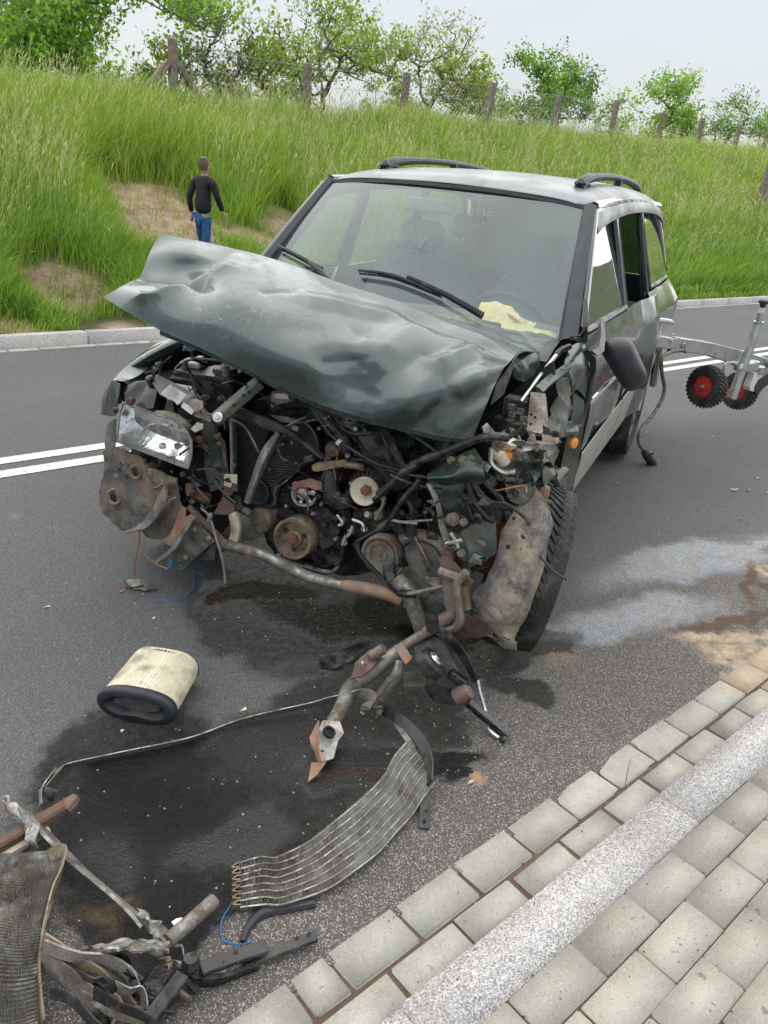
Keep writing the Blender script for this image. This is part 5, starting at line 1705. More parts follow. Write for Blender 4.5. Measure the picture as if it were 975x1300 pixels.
for pts, r, m in ((((760, 770), (775, 735), (795, 700), (805, 655)), .007, m_alu), (((590, 900), (605, 860), (630, 840), (640, 800)), .008, m_bright),
                  (((640, 770), (690, 790), (700, 830)), .007, m_bright), (((560, 745), (590, 790), (570, 800)), .006, m_bright)):
    MB().tube([z3(a, b, .335) for a, b in pts], r, 6, 3).build('bright_fitting', m, eng)
# ------------------------------------------------------------------ ducts, hoses and cables in the bay
for name, pts, r, m, x in (
    ('intake_duct', ((590, 250), (700, 300), (780, 400), (840, 500), (890, 610)), [.035, .055, .060, .050, .030], m_hose, (.20, .26, .28, .28, .28)),
    ('intake_duct', ((250, 190), (330, 160), (450, 170), (560, 230), (650, 330)), [.028, .030, .03, .03, .03], m_hose, (.2, .22, .22, .22, .22)),
    ('hose', ((440, 190), (540, 290), (600, 360), (610, 430)), .022, m_hose, (.24, .26, .27, .27)),
    ('hose', ((530, 520), (525, 600), (550, 670), (610, 680), (640, 640)), .030, m_hose, (.30, .32, .32, .30, .26)),
    ('hose', ((770, 280), (830, 390), (890, 500)), .019, m_hose, (.27, .30, .30)),
    ('hose', ((640, 460), (720, 470), (790, 520), (880, 590)), .014, m_hose, .24),
    ('support_rod', ((40, 222), (120, 252), (200, 292), (330, 322), (400, 375), (490, 450)), .011, m_black, (.36, .36, .36, .34, .33, .32)),
    ('cable', ((365, 140), (420, 185), (460, 240), (520, 325), (580, 375), (640, 410), (720, 460), (800, 500), (870, 530), (975, 545)), .0055, m_hose, .36),
    ('cable', ((975, 492), (900, 525), (860, 570), (800, 630), (750, 670)), .011, m_hose, .38),
    ('cable', ((975, 590), (905, 660), (870, 710), (830, 775), (760, 830), (690, 870), (665, 890), (680, 950), (740, 1020), (800, 1080)), .008, m_hose, .40),
    ('cable', ((520, 200), (560, 260), (600, 310), (660, 330), (740, 320)), .005, m_hose, .34),
    ('cable', ((240, 640), (265, 570), (340, 520), (390, 470), (440, 450)), .012, m_hose, .33),
    ('cable', ((905, 660), (940, 700), (945, 770)), .010, m_hose, .36),
    ('rod', ((840, 772), (900, 785), (975, 790)), .005, m_alu, .40),
    ('hose', ((860, 800), (910, 850), (970, 870)), .018, m_engine, .33),
    ('hose', ((50, 640), (60, 700), (95, 730)), .018, m_hose, .33)):
    xs = x if isinstance(x, tuple) else [x] * len(pts)
    MB().tube([z3(a, b, q) for (a, b), q in zip(pts, xs)], r, 9 if name != 'cable' else 6, 5).build(name, m, car)
MB().lathe([(.012, -.006), (.012, .006)], z3(570, 371, .365), (0, 1, -.7), 8).build('cable_clip', m_white, car)
MB().lathe([(.018, -.03), (.018, .03), (.022, .03), (.022, .045)], z3(945, 790, .36), (0, 0, -1), 10).build('connector', m_matt, car)
# bare bent strip at the left of the engine
sheet('bent_strip', [[z3(a, b, x) for a, b, x in ((250, 310, .36), (170, 420, .36), (120, 560, .37), (82, 680, .38))], [z3(a, b, x) for a, b, x in ((262, 335, .34), (185, 460, .38), (135, 590, .40), (100, 688, .40))],
                     [z3(a, b, x) for a, b, x in ((255, 345, .30), (200, 470, .34), (145, 600, .36), (112, 686, .38))]], m_alu, car, sub=5, thick=.003)
plate('fan_shroud', [z3(a, b, .30) for a, b in ((10, 230), (210, 310), (150, 480), (100, 680), (40, 640), (10, 500))], m_dark, car, thick=.02, cuts=2, amp=.006)
sheet('support_bar', [[z3(a, b, x) for a, b, x in ((30, 215, .37), (180, 280, .37), (330, 335, .36), (480, 450, .34))], [z3(a, b, x) for a, b, x in ((60, 190, .37), (215, 250, .37), (340, 318, .36), (490, 440, .34))]], m_black, car, sub=4, thick=.012)
plate('radiator_side', [z2(a, b, .34) for a, b in ((735, 430), (770, 440), (775, 740), (740, 735))], m_dkgreen, car, thick=.01, cuts=1)
MB().bar(z3(15, 250, .37), z3(20, 535, .37), .010, .010).build('side_rail', m_alu, car)
# rusty catch and light parts just under the bonnet edge
plate('heat_shield', [z3(a, b, .30) for a, b in ((225, 110), (290, 110), (325, 150), (300, 170), (220, 160))], m_orust, car, thick=.01, cuts=2, amp=.005)
plate('bright_tab', [z3(a, b, .32) for a, b in ((225, 120), (300, 120), (310, 150), (235, 145))], m_bright, car, thick=.004, cuts=1)
plate('bright_tab', [z3(a, b, .32) for a, b in ((210, 230), (300, 240), (370, 262), (368, 275), (270, 268))], m_alu, car, thick=.003, cuts=1)
# dark mass behind everything in the bay
plate('engine_block', [z3(a, b, .06) for a, b in ((150, 150), (560, 180), (960, 320), (1100, 620), (960, 1000), (600, 1060), (260, 960), (60, 640))], m_engine, car, thick=.25, cuts=3, amp=.03, asc=9)
r2 = random.Random(44)
for k in range(46):
    a, b = r2.uniform(440, 1150), r2.uniform(190, 760)
    if 600 < a < 800 and 480 < b < 740: continue
    dx, dy = r2.uniform(-120, 120), r2.uniform(-60, 120)
    x = r2.uniform(.10, .22)
    kind = r2.random()
    if kind < .45:
        MB().tube([z3(a, b, x), z3(a + dx * .5 + r2.uniform(-25, 25), b + dy * .5, x + .03), z3(a + dx, b + dy, x)], r2.choice([.006, .009, .014, .02]), 7, 4).build('hose', r2.choice([m_hose, m_hose, m_engine]), car)
    elif kind < .8:
        MB().box(z3(a, b, x), (.05, r2.uniform(.03, .10), r2.uniform(.02, .08)), Matrix.Rotation(r2.uniform(-.6, .6), 3, 'X')).build('bracket', r2.choice([m_engine, m_black, m_dkgreen, m_cast]), car, bevel=.006)
    else:
        MB().lathe([(.018, -.02), (.020, .01), (.012, .014)], z3(a, b, x + .03), (1, r2.uniform(-.5, .5), r2.uniform(-.3, .6)), 12).build('fitting', r2.choice([m_cast, m_engine, m_tan]), car)
r2 = random.Random(12)
for k in range(26):
    a, b = r2.uniform(330, 760), r2.uniform(190, 430)
    x = r2.uniform(.05, .16)
    MB().tube([z2(a, b, x), z2(a + r2.uniform(-60, 60), b + r2.uniform(0, 60), x + .03), z2(a + r2.uniform(-110, 110), b + r2.uniform(20, 110), x)], r2.choice([.005, .008, .012]), 6, 4).build('hose', m_hose, car)
# ------------------------------------------------------------------ lower cross tube and exhaust
MB().tube([z3(a, b, x) for a, b, x in ((-40, 895, .40), (50, 915, .42), (200, 960, .43), (400, 1060, .43), (600, 1112, .42), (620, 1115, .42))], .021, 12, 5).build('cross_tube', m_cast, car)
MB().tube([z3(a, b, x) for a, b, x in ((605, 1112, .42), (700, 1125, .42), (800, 1150, .41), (895, 1190, .40))], [.022, .023, .023, .020], 12, 5).build('cross_tube_end', m_orust, car)
MB().tube([z4(a, b, x) for a, b, x in ((45, 900, .36), (55, 960, .38), (100, 1010, .40))], .024, 10, 4).build('hose', m_hose, car)
MB().tube([z4(a, b, x) for a, b, x in ((85, 965, .38), (125, 1010, .40), (150, 1080, .41), (180, 1170, .42))], [.030, .030, .028, .026], 12, 4).build('exhaust_pipe', m_cast, car)
MB().tube([z4(a, b, x) for a, b, x in ((90, 1025, .44), (170, 1012, .45), (265, 988, .46))], [.010, .008, .006], 8, 4).build('tie_rod', m_rustmix, car)
MB().lathe([(.013, -.03), (.014, .0), (.013, .03)], z4(120, 1020, .44), (0, 1, .2), 10).build('rod_joint', m_hose, car)
MB().lathe([(.022, -.02), (.022, .02)], z4(130, 1050, .40), (0, 0, 1), 12).build('clamp', m_rust, car)
# ------------------------------------------------------------------ crushed left corner
plate('mount_bracket', [z4(a, b, x) for a, b, x in ((205, 560, .36), (215, 515, .34), (270, 492, .33), (300, 470, .32), (345, 440, .30), (400, 420, .28), (432, 470, .28), (440, 555, .30), (400, 578, .31), (360, 580, .32), (345, 620, .32), (350, 700, .33), (300, 680, .34), (250, 645, .35), (232, 600, .36))],
      m_dkgreen, car, thick=.02, cuts=3, amp=.012, asc=12)
plate('mount_bracket_base', [z4(a, b, x) for a, b, x in ((352, 740, .34), (400, 730, .33), (485, 712, .30), (492, 850, .32), (445, 880, .34), (372, 915, .36), (342, 870, .36), (335, 780, .35))], m_bent, car, thick=.015, cuts=3, amp=.012, asc=12)
sheet('mount_bracket_fold', [[z4(a, b, .39) for a, b in ((205, 520), (300, 505), (360, 470), (430, 485))], [z4(a, b, .42) for a, b in ((202, 545), (290, 540), (370, 520), (440, 530))], [z4(a, b, .38) for a, b in ((210, 572), (300, 575), (370, 565), (440, 556))]], m_dkgreen, car, sub=5, amp=.008, asc=14)
sheet('mount_bracket_leg', [[z4(a, b, .37) for a, b in ((195, 565), (235, 650), (250, 740), (270, 800))], [z4(a, b, .36) for a, b in ((215, 565), (255, 640), (275, 730), (305, 810))]], m_rustmix, car, sub=5, amp=.006, asc=20)
plate('rubber_mount', [z4(a, b, .39) for a, b in ((283, 700), (310, 688), (345, 705), (372, 715), (372, 745), (340, 762), (305, 752), (288, 730))], m_engine, car, thick=.02, cuts=2, amp=.004)
for a, b, r in ((308, 712, .022), (352, 725, .014), (343, 852, .014), (350, 470, .016), (382, 462, .012), (300, 470, .014)):
    MB().lathe([(r, -.008), (r, .004), (r * .7, .006), (r * .65, .014), (r * .3, .015)], z4(a, b, .405 if b > 500 else .34), (1, .1, .3), 10).build('bolt', m_cast if b > 500 else m_tan, car)
MB().tube([z4(282, 812, .42), z4(315, 806, .43), z4(345, 798, .43)], .007, 7, 2).tube([z4(300, 770, .42), z4(322, 805, .43), z4(330, 830, .43)], .006, 7, 2).build('bent_bolt', m_bright, car)
plate('slotted_bracket', [z4(a, b, .38) for a, b in ((285, 755), (340, 780), (372, 850), (360, 880), (340, 880), (300, 800))], m_bent, car, thick=.01, cuts=2, amp=.004)
for pts, r, m, x in ((((370, 560), (400, 640), (450, 700), (480, 715)), .014, m_hose, .34), (((390, 560), (430, 620), (480, 650), (560, 670)), .012, m_engine, .34),
                     (((350, 640), (380, 690), (430, 715)), .016, m_hose, .33), (((440, 560), (480, 600), (520, 660), (540, 720)), .014, m_hose, .28),
                     (((410, 610), (470, 640), (530, 650), (600, 700), (625, 740), (600, 780), (575, 800)), .006, m_hose, .36),
                     (((0, 610), (60, 560), (120, 500), (200, 462), (300, 425), (400, 385), (470, 370), (540, 378)), .013, m_hose, .37),
                     (((0, 485), (70, 505), (140, 530), (205, 540)), .005, m_hose, .37), (((0, 745), (60, 700), (100, 630), (170, 550)), .007, m_hose, .38),
                     (((540, 378), (575, 350), (605, 318)), .006, m_hose, .34), (((100, 345), (180, 390), (260, 450), (300, 480)), .005, m_hose, .33),
                     (((55, 715), (110, 722), (225, 715)), .004, m_alu, .38), (((470, 420), (470, 480), (520, 520), (570, 515)), .010, m_bright, .30)):
    MB().tube([z4(a, b, x) for a, b in pts], r, 8, 5).build('cable' if r < .01 else 'hose', m, car)
for pts in (((360, 640, .33), (390, 720, .34)), ((385, 610, .33), (425, 712, .34)), ((415, 600, .32), (455, 710, .33))):
    MB().bar(z4(*pts[0]), z4(*pts[1]), .028, .03).build('inner_rib', m_engine, car, bevel=.006)
# crumpled strut tower pieces
plate('wing_rail', [z4(a, b, x) for a, b, x in ((632, 190, .0), (692, 200, .02), (702, 330, .10), (672, 360, .13), (642, 355, .14), (638, 395, .16), (612, 345, .12), (622, 260, .06))], m_rustmix, car, thick=.02, cuts=3, amp=.010)
sheet('crumpled_apron', [[z4(a, b, x) for a, b, x in ((480, 480, .20), (530, 460, .22), (590, 410, .20), (660, 380, .16), (735, 350, .12))],
                         [z4(a, b, x) for a, b, x in ((478, 510, .26), (550, 505, .24), (610, 460, .28), (680, 420, .20), (740, 385, .2))],
                         [z4(a, b, x) for a, b, x in ((490, 545, .22), (560, 540, .30), (630, 515, .24), (690, 470, .28), (700, 430, .2))],
                         [z4(a, b, x) for a, b, x in ((530, 580, .24), (580, 575, .26), (640, 555, .28), (670, 520, .22), (688, 490, .2))]], m_bent, car, sub=7, thick=.003, amp=.030, asc=13)
sheet('crumpled_flange', [[z4(a, b, .29) for a, b in ((600, 395), (640, 360), (670, 390), (735, 358))], [z4(a, b, .32) for a, b in ((590, 450), (650, 410), (700, 400), (738, 392))]], m_rustmix, car, sub=6, amp=.022, asc=18)
plate('torn_gusset', [z4(a, b, .30) for a, b in ((528, 572), (600, 570), (640, 556), (645, 590), (628, 630), (590, 650), (548, 636), (530, 600))], m_bent, car, thick=.004, cuts=3, amp=.014, asc=14)
MB().lathe([(.006, 0), (.006, .003)], z4(542, 600, .318), (1, 0, .2), 10).lathe([(.007, 0), (.007, .003)], z4(640, 568, .31), (1, 0, .2), 10).build('hole', m_dark, car)
for (a, b) in ((632, 280), (648, 292), (630, 320), (645, 325)): MB().lathe([(.005, 0), (.005, .003)], z4(a, b, .10), (1, .2, .4), 8).build('hole', m_dark, car)
# brake fluid bottle, washer cap, fuse box
MB().lathe([(.020, -.03), (.022, .01), (.014, .02)], z4(505, 452, .30), (.4, -.6, .7), 14).build('fluid_bottle', m_cream, car)
MB().lathe([(.018, -.01), (.022, -.004), (.022, .010), (.014, .014)], z4(550, 402, .27), (.3, .3, 1), 14).build('cap', m_cream, car)
MB().lathe([(.014, -.02), (.016, .018)], z4(535, 425, .27), (.3, .1, 1), 12).box(z4(530, 445, .29), (.02, .04, .015)).build('cap_neck', m_orange, car)
fb = MB().box(z4(565, 285, .02), (.06, .085, .13)).box(z4(520, 325, .06), (.05, .07, .06)).build('fuse_box', m_black, car, bevel=.005)
for a, b in ((552, 280), (585, 268), (580, 325), (600, 300), (550, 250)): MB().box(z4(a, b, .056), (.008, .028, .024)).build('relay', m_cast, fb, bevel=.003)
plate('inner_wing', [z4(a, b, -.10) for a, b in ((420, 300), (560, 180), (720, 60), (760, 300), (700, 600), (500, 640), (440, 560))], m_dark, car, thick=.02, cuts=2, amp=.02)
MB().tube([z4(588, 228, .06), z4(700, 80, -.14), z4(745, 25, -.24)], [.007, .007, .009], 8, 2).build('gas_strut', m_bright, car)
MB().tube([z4(735, 35, -.22), z4(760, 12, -.26), z4(790, 0, -.30)], .012, 8, 3).build('strut_end', m_hose, car)
# torn hinge pillar metal, outer wing remains
plate('bent_channel', [z4(a, b, x) for a, b, x in ((650, 165, -.02), (700, 120, -.08), (790, 62, -.2), (798, 88, -.2), (745, 130, -.1), (720, 150, -.05), (680, 190, -.0))], m_bent, car, thick=.02, cuts=2, amp=.008)
sheet('torn_wing', [[z4(a, b, x) for a, b, x in ((735, 130, -.10), (720, 230, -.06), (700, 300, .0), (690, 360, .06))],
                    [z4(a, b, x) for a, b, x in ((775, 130, -.20), (760, 230, -.12), (745, 300, -.06), (730, 360, .02))],
                    [z4(a, b, x) for a, b, x in ((795, 180, -.30), (782, 260, -.2), (765, 310, -.14), (740, 380, -.02))]], m_bent, car, sub=7, thick=.003, amp=.028, asc=12, seed=4)
sheet('wing_remnant', [[z4(a, b, x) for a, b, x in ((790, 10, -.34), (770, 70, -.22), (790, 130, -.22), (800, 190, -.26))],
                       [z4(a, b, x) for a, b, x in ((830, -10, -.40), (830, 60, -.32), (838, 130, -.32), (830, 180, -.32))],
                       [z4(a, b, x) for a, b, x in ((870, 0, -.46), (868, 70, -.42), (860, 140, -.40), (845, 220, -.38))]], m_hood, car, sub=6, thick=.003, amp=.012, asc=8)
sheet('hinge_pillar', [[z4(a, b, x) for a, b, x in ((790, 170, -.34), (785, 260, -.32), (770, 330, -.30), (740, 470, -.28), (722, 640, -.26))],
                       [z4(a, b, x) for a, b, x in ((850, 150, -.42), (840, 270, -.40), (820, 380, -.38), (800, 520, -.38), (758, 660, -.38))]], m_green, car, sub=6, thick=.02, amp=.008, asc=6)
MB().tube([z4(862, 0, -.40), z4(885, 60, -.40), z4(884, 130, -.40), z4(860, 230, -.39), z4(835, 310, -.38)], .012, 7, 5).build('door_seal', m_hose, car)
MB().tube([z4(882, 215, -.42), z4(905, 190, -.50)], .004, 5, 2).build('trim_clip', m_bright, car)
sheet('torn_corner', [[z4(a, b, x) for a, b, x in ((765, 298, -.10), (805, 308, -.12), (846, 318, -.16))], [z4(a, b, x) for a, b, x in ((780, 340, -.06), (812, 348, -.10), (838, 350, -.14))],
                      [z4(a, b, x) for a, b, x in ((775, 375, -.04), (800, 380, -.10), (812, 385, -.12))]], m_hood, car, sub=6, thick=.003, amp=.025, asc=16)
sheet('torn_corner', [[z4(a, b, x) for a, b, x in ((735, 345, .0), (750, 400, -.02), (770, 430, -.06))], [z4(a, b, x) for a, b, x in ((712, 420, .06), (730, 460, .02), (755, 470, -.02))],
                      [z4(a, b, x) for a, b, x in ((695, 520, .08), (715, 560, .04), (740, 510, -.02))], [z4(a, b, x) for a, b, x in ((700, 590, .08), (716, 600, .04), (725, 580, .0))]], m_bent, car, sub=6, thick=.003, amp=.028, asc=15)
MB().lathe([(.020, -.008), (.020, .004), (.014, .008)], z4(808, 398, -.12), (.5, 1, .1), 14).build('side_marker', m_orange, car)
MB().lathe([(.020, -.008), (.020, .004), (.010, .008)], z4(684, 605, .12), (1, .3, .1), 12).build('rusty_cap', m_orust, car)
plate('wing_cladding', [z4(a, b, x) for a, b, x in ((740, 520, -.24), (800, 460, -.36), (806, 500, -.36), (795, 545, -.37), (758, 655, -.37), (722, 640, -.26))], m_beige, car, thick=.015, cuts=3, amp=.006)
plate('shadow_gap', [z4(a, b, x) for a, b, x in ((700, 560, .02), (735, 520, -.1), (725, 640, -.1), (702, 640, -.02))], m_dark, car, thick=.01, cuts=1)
# mud-coloured liner hanging over the wheel
liner = sheet('wheel_liner', [[z4(a, b, x) for a, b, x in ((650, 575, .28), (560, 680, .30), (515, 780, .32), (495, 880, .34), (450, 960, .36), (405, 1010, .38), (385, 1090, .38), (450, 1130, .38))],
                      [z4(a, b, x) for a, b, x in ((665, 600, .30), (620, 700, .34), (590, 790, .37), (560, 880, .38), (520, 960, .40), (480, 1040, .42), (450, 1110, .42), (490, 1170, .41))],
                      [z4(a, b, x) for a, b, x in ((680, 625, .30), (670, 710, .34), (650, 800, .38), (625, 890, .40), (600, 970, .42), (560, 1060, .43), (520, 1140, .42), (530, 1200, .41))],
                      [z4(a, b, x) for a, b, x in ((702, 660, .29), (714, 730, .30), (690, 800, .33), (680, 890, .35), (650, 980, .36), (610, 1080, .37), (575, 1160, .36), (552, 1218, .38))]],
              m_mudtan, car, sub=9, thick=.004, amp=.016, asc=9)
MB().lathe([(.008, 0), (.008, .003)], z4(537, 826, .39), (1, 0, .2), 10).lathe([(.006, 0), (.006, .003)], z4(560, 708, .355), (1, 0, .2), 10).build('hole', m_dark, liner)
sheet('liner_lip', [[z4(a, b, .42) for a, b in ((385, 1075), (430, 1115), (480, 1160), (530, 1210), (572, 1220))], [z4(a, b, .40) for a, b in ((388, 1095), (440, 1135), (480, 1190), (530, 1235), (572, 1255))]], m_mudtan, liner, sub=5, amp=.008, asc=15)
plate('steel_shard', [z4(a, b, .40) for a, b in ((440, 1185), (470, 1195), (520, 1222), (555, 1250), (520, 1245), (480, 1215))], m_bright, car, thick=.004, cuts=1, amp=.003)
plate('suspension_arm', [z4(a, b, .32) for a, b in ((335, 1110), (380, 1090), (450, 1140), (470, 1190), (400, 1200), (330, 1200))], m_maroon, car, thick=.03, cuts=2, amp=.008)
MB().box(Vector((-.05, .60, .28)), (.12, .35, .06)).box(Vector((-.05, .72, .34)), (.10, .10, .20)).build('steering_knuckle', m_rust, car, bevel=.015)
# backing plate and red brackets near the lamp tube
plate('splash_plate', [z4(a, b, .36) for a, b in ((108, 830), (150, 800), (235, 830), (262, 880), (290, 1000), (285, 1110), (250, 1120), (205, 1080), (160, 980), (120, 880))], m_bent, car, thick=.006, cuts=3, amp=.010)
MB().lathe([(.008, 0), (.008, .003)], z4(207, 922, .372), (1, 0, .2), 10).build('hole', m_dark, car)
MB().tube([z4(a, b, .33) for a, b in ((100, 790), (160, 780), (230, 800), (275, 850))], .024, 9, 4).build('hose', m_cast, car)
plate('maroon_bracket', [z4(a, b, .42) for a, b in ((250, 870), (285, 865), (315, 890), (345, 930), (395, 968), (365, 990), (330, 985), (290, 930), (260, 910))], m_maroon, car, thick=.008, cuts=2, amp=.010)
plate('rusty_bracket', [z4(a, b, .41) for a, b in ((255, 845), (300, 850), (310, 880), (270, 890))], m_rust, car, thick=.02, cuts=1, amp=.006)
plate('frame_horn', [z4(a, b, .43) for a, b in ((265, 940), (330, 930), (335, 1000), (330, 1080), (300, 1110), (275, 1060))], m_rustmix, car, thick=.03, cuts=2, amp=.008)
MB().tube([z4(a, b, .46) for a, b in ((365, 930), (330, 968), (325, 1010), (335, 1080), (340, 1130), (310, 1165), (270, 1170))], .014, 9, 4).build('brake_pipe', m_rustmix, car)
MB().tube([z4(255, 925, .43), z4(345, 960, .44)], .016, 9, 1).tube([z4(350, 985, .42), z4(365, 1080, .42)], .018, 9, 1).build('link_rod', m_rustmix, car)
# torn fragments, clips and thin wires all over the broken front
r6 = random.Random(77)
fm_ = [m_bent, m_engine, m_dkgreen, m_black, m_dkgreen, m_cast, m_bent, m_engine, m_alu, m_rustmix, m_black]


def fragment(fn, a, b, x, sz):
    c0 = fn(a, b, x)
    n_ = r6.randint(5, 7)
    pts = []
    tx, tz = r6.uniform(-.6, .6), r6.uniform(-.6, .6)
    for k in range(n_):
        an = 2 * math.pi * k / n_ + r6.uniform(-.35, .35)
        rr_ = sz * r6.uniform(.35, 1.25)
        y_, z_ = math.cos(an) * rr_, math.sin(an) * rr_ * r6.uniform(.4, 1)
        pts.append(c0 + Vector((y_ * tx + z_ * tz, y_, z_)))
    plate('torn_fragment', pts, r6.choice(fm_), car, thick=.003, cuts=2, amp=.012, asc=26, seed=r6.uniform(0, 9))


for k in range(44): fragment(z4, r6.uniform(420, 740), r6.uniform(330, 660), r6.uniform(.22, .33), r6.uniform(.012, .035))
for k in range(26): fragment(z4, r6.uniform(180, 440), r6.uniform(560, 1120), r6.uniform(.34, .41), r6.uniform(.010, .028))
for k in range(34): fragment(z2, r6.uniform(420, 760), r6.uniform(440, 1080), r6.uniform(.37, .45), r6.uniform(.010, .030))
for k in range(22): fragment(z2, r6.uniform(90, 480), r6.uniform(600, 760), r6.uniform(.38, .42), r6.uniform(.008, .022))
for k in range(20): fragment(z3, r6.uniform(420, 960), r6.uniform(200, 980), r6.uniform(.27, .33), r6.uniform(.008, .022))
for k in range(46):
    fn, a, b, x = r6.choice([(z4, r6.uniform(20, 640), r6.uniform(440, 1000), .37), (z2, r6.uniform(380, 760), r6.uniform(120, 900), .40), (z3, r6.uniform(200, 950), r6.uniform(180, 900), .35)])
    pts, q = [], [a, b]
    dx, dy = r6.uniform(-60, 60), r6.uniform(10, 70)
    for j in range(4):
        pts.append(fn(q[0], q[1], x + r6.uniform(-.02, .03)))
        q[0] += dx + r6.uniform(-40, 40); q[1] += dy + r6.uniform(-30, 30)
    MB().tube(pts, r6.choice([.0018, .0025, .004]), 5, 5).build('wire', r6.choice([m_hose, m_hose, m_hose, m_cast, m_copper]), car)
# ------------------------------------------------------------------ left door mirror
mo = [(300, 748), (350, 735), (392, 748), (410, 775), (430, 822), (452, 868), (464, 900), (458, 930), (432, 950), (400, 968), (372, 962), (345, 932), (315, 880), (285, 828), (266, 800), (275, 768)]


def mring(sc_, x):
    return [L(680 + (362 + (a - 362) * sc_) * .3076, 200 + (850 + (b - 850) * sc_) * .3076, 0, x) for a, b in mo]


mbm = MB()
lp_ = [mring(.94, -.235), mring(1.0, -.225), mring(1.0, -.19), mring(.97, -.165), mring(.88, -.140), mring(.70, -.122), mring(.40, -.112), mring(.1, -.110)]
nn_ = len(mo)
for q in lp_: mbm.v += [tuple(p) for p in q]
for i in range(len(lp_) - 1):
    for k in range(nn_): mbm.f.append((i * nn_ + k, i * nn_ + (k + 1) % nn_, (i + 1) * nn_ + (k + 1) % nn_, (i + 1) * nn_ + k))
mbm.f.append(tuple((len(lp_) - 1) * nn_ + k for k in range(nn_)))
mbm.f.append(tuple(range(nn_))[::-1])
mm = mbm.build('door_mirror', m_matt, car, sharp=70)
md_ = mm.modifiers.new('smooth', 'SUBSURF'); md_.levels = 2; md_.render_levels = 2
plate('mirror_foot', [z7(a, b, y) for a, b, y in ((218, 790, .84), (245, 760, .84), (268, 735, .85), (285, 683, .84), (290, 745, .92), (285, 800, .98), (258, 818, .98), (232, 812, .88))], m_matt, mm, thick=.02, cuts=2, amp=.003)
plate('door_mirror_base', [z7(a, b, y) for a, b, y in ((192, 800, .86), (215, 790, .87), (250, 830, .9), (248, 880, .9), (225, 930, .88), (225, 850, .88))], m_matt, mm, thick=.01, cuts=2, amp=.003)
MB().tube([z7(150, 745, .80), z7(190, 738, .82), z7(205, 700, .83), z7(205, 590, .80)], .009, 6, 3).build('torn_seal', m_hose, car)
# cloth lying on the dashboard behind the glass
q0 = on_glass(648, 400, 0)
cl = empty('yellow_cloth', label='crumpled pale yellow cloth with blue and orange print lying on the dashboard behind the windscreen', cat='cloth')
cl.location = (CO[0], CO[1], 0); cl.rotation_euler = (0, 0, HD)
sheet('cloth', [[L(610, 381, 0, -.62), L(632, 380, 0, -.63), L(652, 392, 0, -.62), L(668, 400, 0, -.62)], [L(607, 393, 0, -.58), L(632, 394, 0, -.56), L(658, 402, 0, -.56), L(680, 410, 0, -.58)],
                [L(612, 405, 0, -.54), L(634, 408, 0, -.52), L(658, 414, 0, -.52), L(675, 416, 0, -.54)]], m_yellow, cl, sub=8, thick=.01, amp=.02, asc=16)
sheet('cloth_edge', [[L(636, 408, 0, -.52), L(660, 412, 0, -.53), L(690, 418, 0, -.55), L(708, 424, 0, -.57)], [L(636, 415, 0, -.50), L(662, 419, 0, -.51), L(688, 423, 0, -.53), L(706, 427, 0, -.55)]], m_yellow, cl, sub=8, thick=.008, amp=.010, asc=20)
plate('cloth_print', [L(a, b, 0, -.535) for a, b in ((655, 393), (665, 399), (677, 407), (672, 408), (660, 402))], m_blue, cl, thick=.002, cuts=1)
plate('cloth_print', [L(a, b, 0, -.533) for a, b in ((643, 397), (652, 402), (662, 410), (655, 410), (646, 403))], m_orange, cl, thick=.002, cuts=1)
for k, pl_ in enumerate([[(576, 398), (600, 404), (604, 410), (578, 407)], [(551, 401), (566, 398), (574, 404), (560, 407)]]):
    plate('paper_note', [L(a, b, 0, -.50) for a, b in pl_], m_yellow, None, thick=.002, cuts=2, amp=.003).parent = None
    o = bpy.context.scene.objects[-1]
notes = [o for o in bpy.data.objects if o.name.startswith('paper_note')]
for o, lb in zip(notes, ('yellow paper note on the dashboard nearest the cloth', 'smaller yellow paper note on the dashboard beside the centre wiper')):
    o.location = (CO[0], CO[1], 0); o.rotation_euler = (0, 0, HD); tag(o, lb, 'note')
FRAME = 'world'

# ------------------------------------------------------------------ trailer coupling with twin jockey wheels
YT = 2.45


def t5(a, b, y=YT): return WY(780 + a * .2, 360 + b * .2, y)


org = t5(700, 700); org.z = 0
tr = empty('trailer_drawbar', tuple(org), label='galvanised trailer drawbar with coupling head, lever and clamp hanging behind the car', cat='trailer')


def T(p): return Vector(p) - org


def bent_box(name, pts, w, h, m, parent):
    mb = MB()
    V = []
    for i, p in enumerate(pts):
        d = (Vector(pts[min(i + 1, len(pts) - 1)]) - Vector(pts[max(i - 1, 0)])).normalized()
        r = d.cross(Vector((0, 0, 1))).normalized(); u = r.cross(d)
        hh = h[i] if hasattr(h, '__len__') else h
        V += [Vector(p) + r * a * w / 2 + u * b * hh / 2 for a, b in ((-1, -1), (1, -1), (1, 1), (-1, 1))]
    fs = [(0, 1, 2, 3), tuple((len(pts) - 1) * 4 + k for k in (3, 2, 1, 0))]
    for i in range(len(pts) - 1):
        for k in range(4): fs.append((i * 4 + k, i * 4 + (k + 1) % 4, (i + 1) * 4 + (k + 1) % 4, (i + 1) * 4 + k))
    return mb.add(V, fs).build(name, m, parent, bevel=.004)


